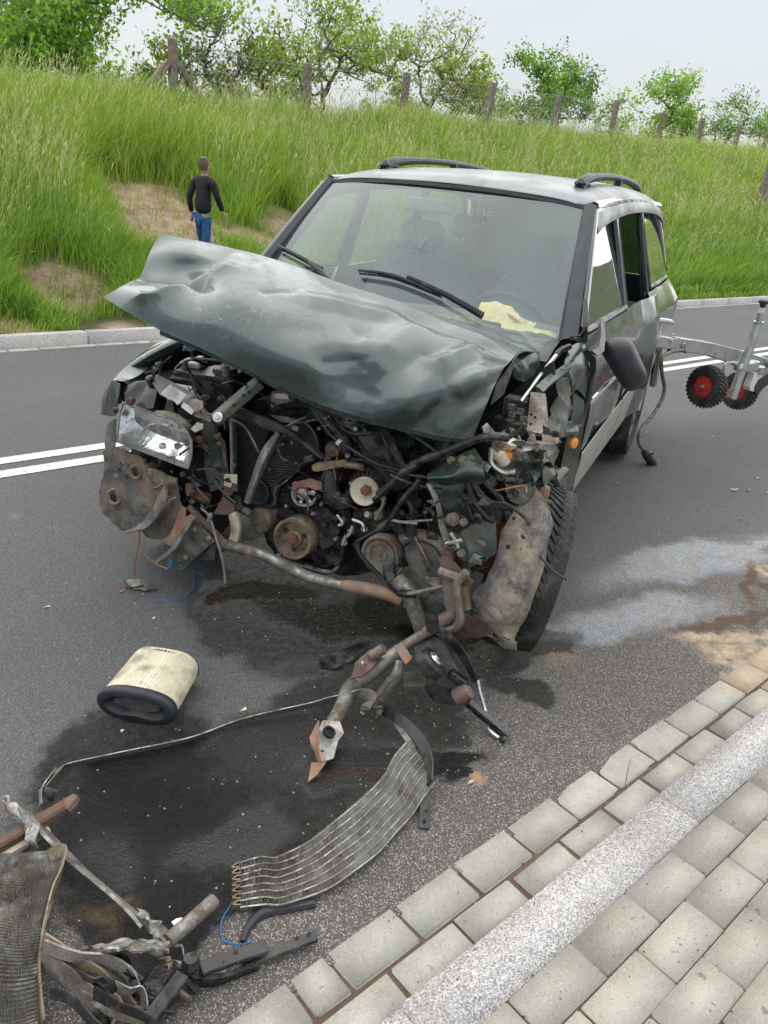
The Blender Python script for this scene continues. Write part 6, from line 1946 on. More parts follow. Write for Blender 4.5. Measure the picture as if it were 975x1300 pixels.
bent_box('coupling_arm', [T(t5(100, 345)), T(t5(260, 365)), T(t5(375, 381))], .07, .070, m_galv, tr)
bent_box('drawbar', [T(t5(370, 376)), T(t5(575, 410)), T(t5(780, 468, 2.45)), T(t5(1200, 600, 2.43))], .085, [.078, .088, .105, .105], m_galv, tr)
MB().tube([T(t5(170, 300)), T(t5(200, 262)), T(t5(235, 238)), T(t5(290, 236)), T(t5(350, 246)), T(t5(368, 256))], [.016, .022, .022, .020, .020, .014], 10, 4).build('coupling_lever', m_galv, tr)
sheet('lever_cheek', [[T(t5(160, 320, YT - .03)), T(t5(200, 265, YT - .03)), T(t5(260, 240, YT - .03))], [T(t5(200, 320, YT - .03)), T(t5(235, 300, YT - .03)), T(t5(275, 262, YT - .03))]], m_galv, tr, sub=4, thick=.05)
MB().bar(T(t5(270, 262)), T(t5(270, 318)), .012, .012).build('lever_link', m_galv, tr)
MB().bar(T(t5(166, 330, YT - .045)), T(t5(205, 334, YT - .045)), .014, .014).build('wear_indicator', m_redp, tr)
for a, b in ((140, 330), (250, 350), (180, 345), (360, 365)):
    MB().lathe([(.010, 0), (.010, .008), (.005, .011)], T(t5(a, b, YT - .038)), (-.1, -1, .1), 8).build('bolt', m_bright, tr)
for a, b in ((370, 330), (268, 312)): MB().lathe([(.014, 0), (.014, .010)], T(t5(a, b)), (0, 0, 1), 6).build('bolt', m_galv, tr)
for a, b in ((350, 405), (245, 405), (262, 410)): MB().lathe([(.012, -.01), (.012, .03)], T(t5(a, b)), (0, 0, -1), 8).build('nut', m_matt, tr)
MB().tube([T(t5(432, 415, YT - .05)), T(t5(436, 385, YT - .05)), T(t5(448, 385, YT - .05)), T(t5(446, 425, YT - .05))], .005, 6, 3).build('safety_loop', m_bright, tr)
# jockey wheel leg and clamp
A, B, C_ = t5(745, 730, YT - .10), t5(915, 250, YT - .10), t5(945, 130, YT - .10)
jk = empty('jockey_wheel', tuple(org), label='jockey stand with two red hubbed wheels clamped to the trailer drawbar', cat='trailer jockey wheel')
MB().tube([T(A), T(B)], .032, 16, 1).build('outer_tube', m_galv, jk)
MB().tube([T(B), T(B.lerp(C_, .55))], .022, 14, 1).build('inner_tube', m_galv, jk)
d = (C_ - B).normalized()
MB().lathe([(.020, 0), (.020, .05), (.024, .05)], T(B.lerp(C_, .45)), d, 14).build('white_collar', m_white, jk)
MB().lathe([(.018, 0), (.020, .03), (.034, .04), (.036, .055), (.026, .062)], T(B.lerp(C_, .75)), d, 16).build('handle_cap', m_matt, jk)
MB().lathe([(.036, -.01), (.036, .01)], T(B), d, 16).build('tube_collar', m_galv, jk)
cb = MB()
c0 = t5(840, 520, YT - .08)
cb.box(T(c0), (.20, .10, .07)).box(T(t5(905, 545, YT - .09)), (.07, .09, .06))
cb.build('clamp', m_galv, jk, bevel=.008)
MB().box(T(t5(805, 525, YT - .14)), (.05, .004, .03)).build('clamp_label', m_white, jk)
MB().tube([T(t5(755, 505, YT - .14)), T(t5(712, 505, YT - .15)), T(t5(692, 545, YT - .15)), T(t5(682, 660, YT - .13)), T(t5(700, 672, YT - .12))], .008, 8, 4).build('clamp_handle', m_galv, jk)
MB().lathe([(.016, -.02), (.016, .02)], T(t5(765, 508, YT - .15)), (0, -1, 0), 8).build('nut', m_galv, jk)
plate('axle_bracket', [T(t5(a, b, YT - .10)) for a, b in ((660, 655), (710, 668), (760, 680), (758, 728), (720, 722), (664, 705))], m_tan, jk, thick=.04, cuts=1)


def jockey(cx, cy, y, rx, rz, name='wheel'):
    c = T(WY(780 + cx * .2, 360 + cy * .2, y))
    R_, W_ = .138, .080
    mb = MB().lathe([(R_ * .52, -W_ * .45), (R_ * .72, -W_ * .52), (R_ * .92, -W_ * .42), (R_ * .985, -W_ * .2), (R_, 0), (R_ * .985, W_ * .2), (R_ * .92, W_ * .42), (R_ * .72, W_ * .52), (R_ * .52, W_ * .45)], (0, 0, 0), (0, 1, 0), 36, cap=False)
    o = mb.build(name, m_rubber, jk)
    kn = MB()
    for k in range(30):
        a = 2 * math.pi * k / 30
        for j, yy in enumerate((-.36, -.12, .12, .36)):
            aa = a + (math.pi / 30 if j % 2 else 0)
            rr = R_ * (1.0 if abs(yy) < .3 else .965)
            cc = Vector((math.cos(aa) * rr, yy * W_, math.sin(aa) * rr))
            kn.box(cc, (.012, .0135, .020), Matrix.Rotation(-aa, 3, 'Y') @ Matrix.Rotation(.785, 3, 'X'))
    kn.build('tread', m_rubber, o, smooth=False, kind='stuff')
    rim = MB()
    for s in (-1, 1):
        rim.lathe([(R_ * .53, s * W_ * .46), (R_ * .46, s * W_ * .46), (R_ * .43, s * W_ * .38), (R_ * .40, s * W_ * .22), (R_ * .20, s * W_ * .20), (R_ * .17, s * W_ * .48), (R_ * .12, s * W_ * .5)], (0, 0, 0), (0, 1, 0), 28)
        for k in range(5):
            a = 2 * math.pi * k / 5
            dd = Vector((math.cos(a), 0, math.sin(a)))
            rim.bar(dd * R_ * .16 + Vector((0, s * W_ * .30, 0)), dd * R_ * .50 + Vector((0, s * W_ * .30, 0)), .012, .020, (0, 1, 0))
    rim.build('rim', m_redp, o)
    MB().lathe([(.014, -.050), (.014, .050)], (0, 0, 0), (0, 1, 0), 6).lathe([(.007, -.062), (.007, .062)], (0, 0, 0), (0, 1, 0), 10).build('axle_nut', m_bright, o)
    o.location = c
    o.rotation_euler = (rx, 0, rz)
    return o


j1 = jockey(585, 655, YT - .12, math.radians(2), math.radians(-2))
j2 = jockey(795, 680, YT + .02, math.radians(2), math.radians(-2))
for o in (j1, j2): o.rotation_euler = (math.radians(-2), math.radians(0), math.radians(-102))
plate('brake_lever', [T(t5(a, b, YT - .12)) for a, b in ((890, 570), (940, 565), (935, 600), (900, 690), (862, 680), (858, 655))], m_white, tr, thick=.05, cuts=2)
plate('brake_grip', [T(t5(a, b, YT - .13)) for a, b in ((1100, 480), (985, 560), (925, 610), (900, 650), (895, 690), (915, 700), (950, 660), (1000, 625), (1100, 580))], m_matt, tr, thick=.05, cuts=2)
# trailer electric cable hanging free with its plug
cab = MB().tube([t5(a, b, YT - .06) - org for a, b in ((455, 432), (430, 425), (380, 430), (320, 455), (298, 500), (305, 590), (318, 660), (300, 740), (240, 840), (180, 910), (152, 980), (165, 1030), (190, 1060))], .012, 8, 6).build('electric_cable', m_cast, None)
cab.location = org
tag(cab, 'grey trailer lighting cable dangling from the drawbar beside the rear wheel', 'cable')
pa, pb = t5(185, 1060, YT - .06), t5(245, 1145, YT - .06)
dd = (pb - pa).normalized()
MB().lathe([(.014, -.01), (.018, .01), (.018, .03), (.026, .035), (.028, .08), (.030, .085), (.030, (pb - pa).length)], pa - org, dd, 14).box(pa.lerp(pb, .35) - org + Vector((0, -.02, .02)), (.05, .02, .02)).build('plug', m_matt, cab)

# ------------------------------------------------------------------ person on the bank
m_jacket = surf('black_jacket', (.010, .010, .012), (.02, .02, .024), 20, .85)
m_jeans = surf('blue_jeans', (.020, .075, .20), (.035, .12, .30), 25, .9)
m_skin = surf('skin', (.45, .27, .19), (.52, .32, .23), 10, .6, bump=.1)
m_hair = surf('brown_hair', (.10, .07, .04), (.16, .115, .07), 60, .7)
pf = bank_hit(258, 350)
head = Vector(CAM + raydir(250, 213) * ((pf - Vector(CAM)).length / np.linalg.norm(raydir(250, 213))))
HP = head.z + .10 - pf.z
s = HP / 1.70
fwd = Vector((CR[0], CR[1], 0)).normalized() * .55 + Vector((CF[0], CF[1], 0)).normalized() * .83
rz = math.atan2(fwd.y, fwd.x)
per = empty('person', tuple(pf), rz, label='person in a black jacket and blue jeans walking along the bank behind the raised bonnet', cat='person')


def skin_body(name, verts, edges, m, parent, sub=2):
    me = bpy.data.meshes.new(name)
    me.from_pydata([Vector(v[:3]) * s for v in verts], edges, [])
    o = bpy.data.objects.new(name, me); col.objects.link(o)
    md = o.modifiers.new('skin', 'SKIN')
    for i, v in enumerate(verts):
        r = v[3] * s
        me.skin_vertices[0].data[i].radius = (r, (v[4] if len(v) > 4 else v[3]) * s)
    me.skin_vertices[0].data[0].use_root = True
    sd_ = o.modifiers.new('sub', 'SUBSURF'); sd_.levels = sub; sd_.render_levels = sub
    dg = bpy.context.evaluated_depsgraph_get()
    m2 = bpy.data.meshes.new_from_object(o.evaluated_get(dg))
    bpy.data.objects.remove(o)
    return link(name, m2, m, parent)


# x forward, y left; mid-stride
skin_body('jeans', [(0, 0, .93, .10, .125), (0, .08, .84, .085), (.08, .09, .48, .065), (.02, .10, .10, .055), (0, -.08, .84, .085), (-.02, -.09, .46, .065), (-.18, -.10, .12, .052)],
          [(0, 1), (1, 2), (2, 3), (0, 4), (4, 5), (5, 6)], m_jeans, per)
skin_body('jacket', [(0, 0, .90, .125, .165), (0, 0, 1.08, .11, .15), (.02, 0, 1.28, .115, .17), (.02, 0, 1.40, .09, .13), (.03, 0, 1.47, .065, .07), (.02, .19, 1.38, .065), (-.06, .24, 1.14, .050), (.0, .25, .92, .042),
                     (.02, -.19, 1.38, .065), (.08, -.24, 1.15, .050), (.20, -.22, .98, .042)],
          [(0, 1), (1, 2), (2, 3), (3, 4), (3, 5), (5, 6), (6, 7), (3, 8), (8, 9), (9, 10)], m_jacket, per)
hd = MB()
hd.lathe([(.0, -.125), (.035, -.120), (.055, -.09), (.070, -.04), (.076, .02), (.072, .07), (.045, .110), (.0, .120)], (.04, 0, 1.585), (0, 0, 1), 18)
hd.tube([(.03, 0, 1.42), (.035, 0, 1.50)], .055, 12, 1)
hd.bar((.112, 0, 1.60), (.125, 0, 1.565), .02, .025)
for sy in (-1, 1): hd.box((.04, sy * .078, 1.585), (.03, .012, .05))
hh = hd.build('head', m_skin, per)
for v in hh.data.vertices: v.co *= s
hr = MB().lathe([(.078, -.05), (.086, .0), (.084, .06), (.060, .115), (.0, .132)], (.025, 0, 1.595), (-.15, 0, 1), 18)
hr = hr.build('hair', m_hair, per)
for v in hr.data.vertices: v.co *= s
for (hxp, hy, hz) in ((.0, .255, .86), (.235, -.215, .93)):
    v = [(hxp, hy, hz + .04, .026, .018), (hxp + .005, hy, hz, .034, .016)]; e = [(0, 1)]
    for k in range(4):
        v.append((hxp - .025 + .018 * k, hy, hz - .05, .008)); v.append((hxp - .020 + .018 * k, hy * .98, hz - .085 + .006 * abs(k - 1.5), .0075))
        e += [(1, 2 + 2 * k), (2 + 2 * k, 3 + 2 * k)]
    v.append((hxp + .05, hy, hz - .025, .009)); e.append((1, len(v) - 1))
    skin_body('hand', v, e, m_skin, per, 1)
for (fx_, fy) in ((.05, .10), (-.20, -.10)):
    sh = MB().tube([(fx_ - .06, fy, .05), (fx_ + .02, fy, .06), (fx_ + .13, fy, .035), (fx_ + .18, fy, .025)], [.045, .05, .04, .02], 10, 3).build('shoe', m_matt, per)
    for v in sh.data.vertices: v.co *= s

# ------------------------------------------------------------------ debris on the road
def tg(o, label, cat, group=None): return tag(o, label, cat, group)


# air filter
fA, fB = G(175, 893, .065), G(207, 850, .075)
fl = empty('air_filter', (fA.x, fA.y, 0), label='cream pleated conical air filter with a black rubber rim lying on the wet asphalt', cat='air filter')
ax = (G(215, 838, .06) - G(174, 893, .06)); ax.z = 0
Lf = .21; axn = ax.normalized(); sdv = Vector((-axn.y, axn.x, 0))
c0 = Vector((0, 0, .062))
m_filter = surf('filter_paper', (.66, .60, .44), (.76, .72, .58), 6, .9, 0, dirt=(.26, .18, .09), dirt_amt=.34, dsc=7, bump=.2)
V, Fc = [], []
NR, NS = 14, 200
for i in range(NR + 1):
    t = i / NR
    for k in range(NS):
        a = 2 * math.pi * k / NS
        ca, sa = math.cos(a), math.sin(a)
        rx = (.118 * (1 - t) + .108 * t); rzz = .052 * (1 - t) + .062 * t
        pl_ = 1 + (.035 if k % 2 else -.035) * (0.3 if i in (0, NR) else 1)
        dent = 0
        if sa > .2: dent = -.020 * math.exp(-(((t - .72) / .22) ** 2 + ((ca - .05) / .4) ** 2))
        sx = abs(ca) ** .75 * (1 if ca > 0 else -1)
        V.append(c0 + axn * (t * Lf) + sdv * rx * sx * pl_ + Vector((0, 0, (abs(sa) ** .9 * (1 if sa > 0 else -1)) * rzz * pl_ + dent + .008 * t)))
for i in range(NR):
    for k in range(NS): Fc.append((i * NS + k, i * NS + (k + 1) % NS, (i + 1) * NS + (k + 1) % NS, (i + 1) * NS + k))
Fc.append(tuple(NR * NS + k for k in range(NS)))
MB().add(V, Fc).build('pleated_body', m_filter, fl, smooth=False)


def oval(rx, rz_, off, n=40, notch=0.0):
    return [c0 + axn * off + sdv * rx * (abs(math.cos(a)) ** .75) * (1 if math.cos(a) > 0 else -1) + Vector((0, 0, rz_ * (abs(math.sin(a)) ** .9) * (1 if math.sin(a) > 0 else -1) + notch * math.exp(-(math.cos(a) / .25) ** 2) * (math.sin(a) < 0))) for a in [2 * math.pi * k / n for k in range(n)]]


V, Fc = [], []
loops = [oval(.122, .056, .012), oval(.127, .060, .004), oval(.127, .060, -.014), oval(.118, .052, -.022), oval(.098, .036, -.022, notch=.008), oval(.092, .031, -.012, notch=.010), oval(.080, .024, .004, notch=.012)]
for q in loops: V += q
for i in range(len(loops) - 1):
    for k in range(40): Fc.append((i * 40 + k, i * 40 + (k + 1) % 40, (i + 1) * 40 + (k + 1) % 40, (i + 1) * 40 + k))
MB().add(V, Fc).build('rubber_rim', m_matt, fl, sharp=50)
V = oval(.078, .024, .006, notch=.012)
MB().add(V, [tuple(range(40))]).build('opening', m_dark, fl, smooth=False)
mb = MB()
for k in range(26):
    u_ = -.070 + .0056 * k
    hgt = .020 * math.sqrt(max(0, 1 - (u_ / .078) ** 2))
    mb.bar(c0 + axn * -.002 + sdv * u_ + Vector((0, 0, -hgt)), c0 + axn * -.002 + sdv * (u_ + .003) + Vector((0, 0, hgt)), .0022, .0022)
mb.build('inner_mesh', m_alu, fl, smooth=False)
V = oval(.110, .064, Lf + .006); V2 = oval(.110, .064, Lf - .012)
n_ = 40
MB().add(V + V2, [(k, (k + 1) % n_, n_ + (k + 1) % n_, n_ + k) for k in range(n_)] + [tuple(range(n_))]).build('end_cap', m_matt, fl, sharp=50)

# torn-off bumper tube reaching from the car to the ground
tb = empty('torn_bumper_tube', tuple(G(440, 960)), label='bent rusty bumper tube torn from the car, its scraped end bracket resting in the oil', cat='bumper tube')
o0 = tb.location.copy()


def q5(a, b, z): return g5(a, b, z) - o0


MB().tube([q5(660, 120, .30), q5(600, 150, .28), q5(520, 205, .25), q5(440, 255, .21), q5(370, 310, .17), (q5(300, 365, .13)), q5(240, 405, .10)], [.026, .024, .017, .017, .025, .028, .028], 12, 5).build('tube', m_rustmix, tb)
MB().tube([q5(250, 400, .10), q5(205, 440, .09), q5(180, 500, .08), q5(150, 560, .06), q5(135, 580, .05)], [.028, .026, .024, .023, .024], 12, 5).build('tube_end', m_cast, tb)
MB().tube([q5(660, 60, .36), q5(665, 120, .32), q5(650, 175, .28), q5(610, 200, .25)], .012, 8, 5).build('pipe', m_rustmix, tb)
m_dwhite = surf('scraped_white_metal', (.42, .42, .39), (.60, .60, .57), 10, .4, .3, dirt=(.25, .12, .05), dirt_amt=.5, dsc=14)
mb = plate('end_bracket', [q5(a, b, z) for a, b, z in ((95, 570, .09), (165, 570, .08), (182, 622, .06), (160, 650, .05), (140, 725, .03), (95, 742, .025), (70, 690, .04), (50, 665, .05), (75, 610, .08))], m_dwhite, tb, thick=.012, cuts=3, amp=.010, asc=18)
sheet('bracket_side', [[q5(48, 640, .07), q5(60, 680, .06), q5(85, 735, .04)], [q5(85, 570, .11), q5(80, 640, .09), q5(100, 735, .06)]], m_orust, mb, sub=5, thick=.005, amp=.006, asc=18)
MB().lathe([(.020, 0), (.020, .010), (.014, .010), (.013, .002)], q5(120, 620, .085), (.2, -.4, 1), 16).build('socket', m_dark, mb)
MB().lathe([(.012, 0), (.010, .008)], q5(90, 685, .07), (.2, -.4, 1), 12).build('bolt', m_bright, mb)
plate('bracket_tip', [q5(a, b, z) for a, b, z in ((50, 740, .045), (112, 740, .045), (70, 795, .02), (35, 822, .008))], m_orust, mb, thick=.006, cuts=2, amp=.004)
plate('welded_lug', [q5(a, b, z) for a, b, z in ((215, 395, .15), (230, 330, .18), (290, 275, .20), (340, 300, .19), (300, 350, .17), (260, 385, .15))], m_maroon, tb, thick=.012, cuts=2, amp=.005)
MB().lathe([(.018, -.02), (.018, .03)], q5(318, 288, .21), (.5, -.5, .6), 12).build('lug_bush', m_rustmix, tb)
MB().lathe([(.010, 0), (.008, .006)], q5(268, 330, .195), (.2, -.5, 1), 10).build('bolt', m_bright, tb)
MB().lathe([(.020, -.03), (.022, .0), (.018, .03)], q5(548, 160, .31), (0, .3, 1), 12).build('clamp_bolt', m_engine, tb)
plate('torn_tab', [q5(a, b, .24) for a, b in ((392, 260), (430, 258), (465, 310), (440, 335), (415, 300))], m_orust, tb, thick=.006, cuts=2, amp=.008)
MB().tube([q5(412, 320, .20), q5(405, 365, .17), q5(370, 410, .12), q5(320, 470, .06), q5(258, 542, .012)], [.012, .016, .014, .012, .009], 9, 4).build('side_rod', m_alu, tb)
MB().tube([q5(420, 370, .16), q5(385, 420, .12), q5(345, 480, .06), q5(318, 530, .02), q5(310, 520, .03), q5(340, 480, .07)], .011, 8, 4).build('side_rod', m_cast, tb)

# broken lamp bracket hanging off the tube
lb_ = empty('broken_lamp_bracket', tuple(G(620, 930)), label='broken black lamp bracket with a round bulb socket, resting on the road below the tube', cat='lamp bracket')
o1 = lb_.location.copy()


def r5(a, b, z): return g5(a, b, z) - o1


sheet('curved_band', [[r5(540, 200, .26), r5(600, 235, .25), r5(650, 290, .22), r5(690, 350, .18), r5(715, 410, .12)], [r5(590, 180, .28), r5(650, 235, .27), r5(695, 300, .23), r5(725, 365, .18), r5(738, 400, .13)]], m_black, lb_, sub=5, thick=.004)
plate('lamp_shell', [r5(a, b, z) for a, b, z in ((460, 225, .22), (530, 200, .24), (600, 250, .22), (650, 350, .16), (680, 400, .12), (640, 440, .10), (560, 420, .10), (500, 420, .10), (520, 330, .16), (480, 290, .19))], m_black, lb_, thick=.01, cuts=3, amp=.014, asc=14)
c5 = r5(552, 322, .215)
so = MB().lathe([(.055, -.03), (.056, .0), (.048, .012), (.036, .014), (.030, .004), (.028, .004)], c5, (.55, -.35, .75), 28).build('lamp_socket', m_black, lb_)
MB().lathe([(.026, .0), (.027, .012), (.022, .018), (.012, .014), (.010, .022), (.0, .024)], c5, (.55, -.35, .75), 20).build('bulb_base', m_bright, so)
plate('bright_fin', [r5(a, b, .13) for a, b in ((425, 370), (500, 365), (525, 400), (520, 420), (430, 425))], m_cast, lb_, thick=.006, cuts=2, amp=.006)
plate('rusty_fin', [r5(a, b, z) for a, b, z in ((490, 290, .20), (510, 330, .18), (528, 400, .12), (520, 415, .11), (500, 350, .16))], m_rust, lb_, thick=.006, cuts=1)
plate('torn_skirt', [r5(a, b, z) for a, b, z in ((510, 420, .10), (560, 410, .11), (640, 440, .09), (690, 470, .07), (700, 500, .05), (640, 500, .04), (570, 495, .03), (530, 460, .06))], m_black, lb_, thick=.006, cuts=3, amp=.012)
MB().lathe([(.030, -.03), (.032, .0), (.026, .02), (.012, .024)], r5(680, 455, .11), (.4, -.5, .6), 16).build('rubber_foot', m_maroon, lb_)
MB().bar(r5(620, 370, .17), r5(690, 420, .13), .03, .03).build('arm', m_engine, lb_, bevel=.006)
MB().bar(r5(700, 490, .10), r5(866, 628, .012), .030, .010).build('flat_bar', m_black, lb_, bevel=.002)
MB().bar(r5(690, 500, .07), r5(850, 636, .008), .012, .012).build('flat_bar', m_engine, lb_)
for a, b in ((835, 588), (825, 600), (855, 612)): MB().lathe([(.006, 0), (.006, .003)], r5(a, b, .035), (0, 0, 1), 8).build('hole', m_cast, lb_)
MB().tube([r5(735, 400, .13), r5(745, 450, .10), r5(765, 520, .06), r5(780, 600, .02), r5(830, 645, .008)], .007, 7, 5).build('bent_wire', m_bright, lb_)
MB().tube([r5(825, 640, .012), r5(845, 652, .012), r5(845, 636, .018)], .008, 7, 3).build('wire_hook', m_hose, lb_)

# long pale strip across the road
st = [G(a, b, z) for a, b, z in ((52, 1003, .02), (72, 980, .02), (85, 972, .02), (150, 958, .015), (235, 940, .015), (290, 920, .02), (330, 909, .025), (395, 895, .04), (430, 887, .07), (460, 881, .10), (472, 886, .10), (465, 900, .07), (480, 900, .05))]
o = MB().strip(st, .040, (.3, -.5, .65), .003, 6).build('torn_seal_strip', m_alu, None)
tg(o, 'long thin pale metal strip snaking from the bumper tube to the left wreckage', 'metal strip')
o = plate('plastic_fragment', [G(a, b, z) for a, b, z in ((405, 838, .004), (430, 826, .03), (455, 816, .04), (470, 814, .01), (468, 822, .02), (448, 838, .03), (425, 849, .01), (408, 848, .004))], m_black, None, thick=.005, cuts=2, amp=.006)
tg(o, 'curved black plastic fragment lying in front of the engine', 'plastic fragment')
o = plate('plastic_fragment', [G(a, b, z) for a, b, z in ((157, 737, .01), (175, 735, .035), (188, 738, .05), (201, 747, .015), (186, 750, .01), (167, 747, .004), (160, 744, .01))], m_cast, None, thick=.01, cuts=2, amp=.010)
tg(o, 'small torn grey plastic fragment on the asphalt below the headlight', 'plastic fragment')
MB().tube([G(158, 738, .02), G(167, 746, .03), G(190, 742, .02), G(198, 748, .004)], .004, 5, 3).build('broken_rib', m_matt, o)

# flattened radiator pieces: curved flat tubes with crimped fins between them
m_fin = surf('crushed_fins', (.42, .41, .385), (.62, .61, .58), 30, .5, .15, dirt=(.24, .20, .16), dirt_amt=.42, dsc=14, bump=1.0, bsc=240, bd=.004)


def core(name, top, bot, zt, zb, ntube, label, cat, m_tube, tw=.020, folds=True):
    T0 = [G(a, b, zt[i]) for i, (a, b) in enumerate(top)]; B0 = [G(a, b, zb[i]) for i, (a, b) in enumerate(bot)]
    root = empty(name, (T0[0].x, T0[0].y, 0), label=label, cat=cat)
    o = root.location.copy()
    T1, _ = crom(T0, [0] * len(T0), 10); B1, _ = crom(B0, [0] * len(B0), 10)
    n = len(T1)
    rr = random.Random(5)
    lines = []
    for k in range(ntube):
        f = k / (ntube - 1)
        ln = [T1[i].lerp(B1[i], f + .004 * math.sin(i * .21 + k)) - o + Vector((0, 0, .001 * math.sin(i * .3 + k * 2))) for i in range(n)]
        lines.append(ln)
        MB().strip(ln[::2] + [ln[-1]], tw, (0.05, -.35, 1), .0035, 3).build('flat_tube', m_tube, root)
    for k in range(ntube - 1):
        mb = MB()
        for i in range(n - 1):
            for q in range(3):
                pp_ = []
                for u_, hz_ in ((q / 3, -.006), ((q + .5) / 3, .006), ((q + 1) / 3, -.006)):
                    hz_ += tw * .25 + rr.uniform(-.002, .002)
                    sk = rr.uniform(-.0015, .0015)
                    pp_.append((lines[k][i].lerp(lines[k][i + 1], u_) + Vector((sk, 0, hz_)), lines[k + 1][i].lerp(lines[k + 1][i + 1], u_) + Vector((-sk, 0, hz_))))
                mb.add([pp_[0][0], pp_[1][0], pp_[2][0], pp_[0][1], pp_[1][1], pp_[2][1]], [(0, 1, 4, 3), (1, 2, 5, 4)])
        mb.build('fins', m_fin, root, smooth=False)
    if folds:
        for k in range(0, ntube - 1, 1):
            a, b_ = lines[k][0], lines[k + 1][0]
            back = (lines[k][0] - lines[k][3]).normalized() * .012
            MB().strip([lines[k][1], a + back * .6, a.lerp(b_, .35) + back * 1.4, a.lerp(b_, .6) + back * .6, lines[k + 1][1].lerp(lines[k][1], .3)], tw * 1.05, (0, -.2, 1), .003, 4).build('tube_loop', m_tan, root)
    return root, lines


core('radiator_core', [(303, 1098), (330, 1090), (352, 1090), (386, 1074), (415, 1052), (443, 1030), (470, 1005), (488, 985), (500, 962), (520, 940)],
     [(305, 1154), (335, 1150), (360, 1150), (410, 1132), (448, 1108), (478, 1085), (500, 1060), (520, 1038), (534, 1018), (550, 996)],
     [.02, .022, .022, .03, .035, .04, .04, .04, .05, .06], [.014] * 10, 8, 'crushed radiator core curving in grey flat tubes, between the bumper tube and the gutter', 'radiator', m_alu)
ob = MB().strip([G(487, 902, .05), G(505, 912, .07), G(522, 925, .085), (G(537, 945, .085)), G(545, 970, .075), G(546, 994, .06)], .034, (.6, .5, .6), .006, 6).build('radiator_side_rail', m_black, None)
tg(ob, 'curved grey side rail standing along the upper end of the crushed radiator core', 'metal rail')
MB().strip([G(480, 903, .03), G(500, 915, .045), G(515, 935, .05), G(525, 950, .05)], .018, (.6, .5, .6), .004, 5).build('rail_edge', m_alu, ob)
for a, b in ((538, 960), (541, 975)): MB().lathe([(.004, 0), (.004, .004)], G(a, b, .09), (-.5, -.6, .7), 8).build('hole', m_dark, ob)
ob = MB().bar(G(541, 1000, .02), G(538, 1052, .004), .030, .006, (0, 0, 1)).build('mounting_strap', m_black, None, bevel=.001)
tg(ob, 'short flat grey strap with slots sticking out below the radiator core', 'metal strap')
for a, b in ((541, 1030), (539, 1042)): MB().lathe([(.005, 0), (.005, .003)], G(a, b, .012), (0, 0, 1), 10).build('slot', m_dark, ob)
o = MB().tube([G(a, b, .006) for a, b in ((308, 1195), (312, 1182), (322, 1168), (335, 1158), (365, 1152), (400, 1146))], [.005, .007, .009, .010, .010, .008], 7, 5, flat=1.4).build('seal_strip', m_matt, None)
tg(o, 'dark rubber strip trailing from the lower end of the crushed radiator core', 'rubber strip')
for k, (pts, lb) in enumerate(((((300, 1134), (292, 1150), (281, 1170), (283, 1192), (300, 1199), (318, 1196)), 'thin blue wire curling beside the folded end of the radiator core'),
                               (((365 / 2 + 76, 731), (247, 728), (246, 745), (235, 756), (215, 763), (195, 763)), 'thin blue wire looping on the asphalt under the front of the car'))):
    o = MB().tube([G(a, b, .004) for a, b in pts], .0015, 5, 6).build('blue_wire', m_blue, None)
    tg(o, lb, 'wire')

# condenser lying at the left edge
root = empty('crushed_condenser', tuple(G(30, 1200)), label='flattened brown finned condenser panel at the bottom left corner', cat='condenser')
o2 = root.location.copy()
Rw_ = [(-40, 1090), (0, 1086), (40, 1085), (80, 1083)], [(-60, 1140), (-10, 1138), (30, 1140), (66, 1136)], [(-80, 1210), (-20, 1212), (20, 1216), (50, 1212)], [(-90, 1330), (-30, 1330), (10, 1330), (48, 1320)]
zz_ = (.06, .065, .05, .03)
grid = [[G(a, b, zz_[i]) - o2 for a, b in r] for i, r in enumerate(Rw_)]
sheet('core_sheet', grid, m_fin, root, sub=10, thick=.012, amp=.010, asc=10)
gg = np.array([[tuple(p) for p in r] for r in grid])
gg = cr1(gg, 22); gg = np.swapaxes(cr1(np.swapaxes(gg, 0, 1), 4), 0, 1)
mb = MB()
for i in range(0, gg.shape[0]):
    ln = [Vector(p) + Vector((0, 0, .006 + .010 * crumple(Vector(p), 1, 10, 1.0))) for p in gg[i]]
    mb.tube(ln, .0028, 4, 1)
mb.build('core_tube', m_cast, root)
mb = MB()
gg2 = cr1(np.swapaxes(np.array([[tuple(p) for p in r] for r in grid]), 0, 1), 22)
for j in range(gg2.shape[0]):
    l2 = cr1(gg2[j], 8)
    for i in range(len(l2) - 1):
        a, b_ = Vector(l2[i]), Vector(l2[i + 1])
        up = Vector((0, 0, .010 + rnd.uniform(-.004, .004)))
        mb.add([a, b_, b_ + up, a + up], [(0, 1, 2, 3)])
mb.build('fins', m_fin, root, smooth=False, kind='stuff')
MB().strip([G(a, b, z) - o2 for a, b, z in ((62, 1087, .075), (80, 1080, .085), (78, 1105, .08), (64, 1140, .075), (52, 1190, .06), (47, 1240, .045), (52, 1300, .03))], .03, (.5, .5, .8), .004, 6).build('edge_band', m_tan, root)

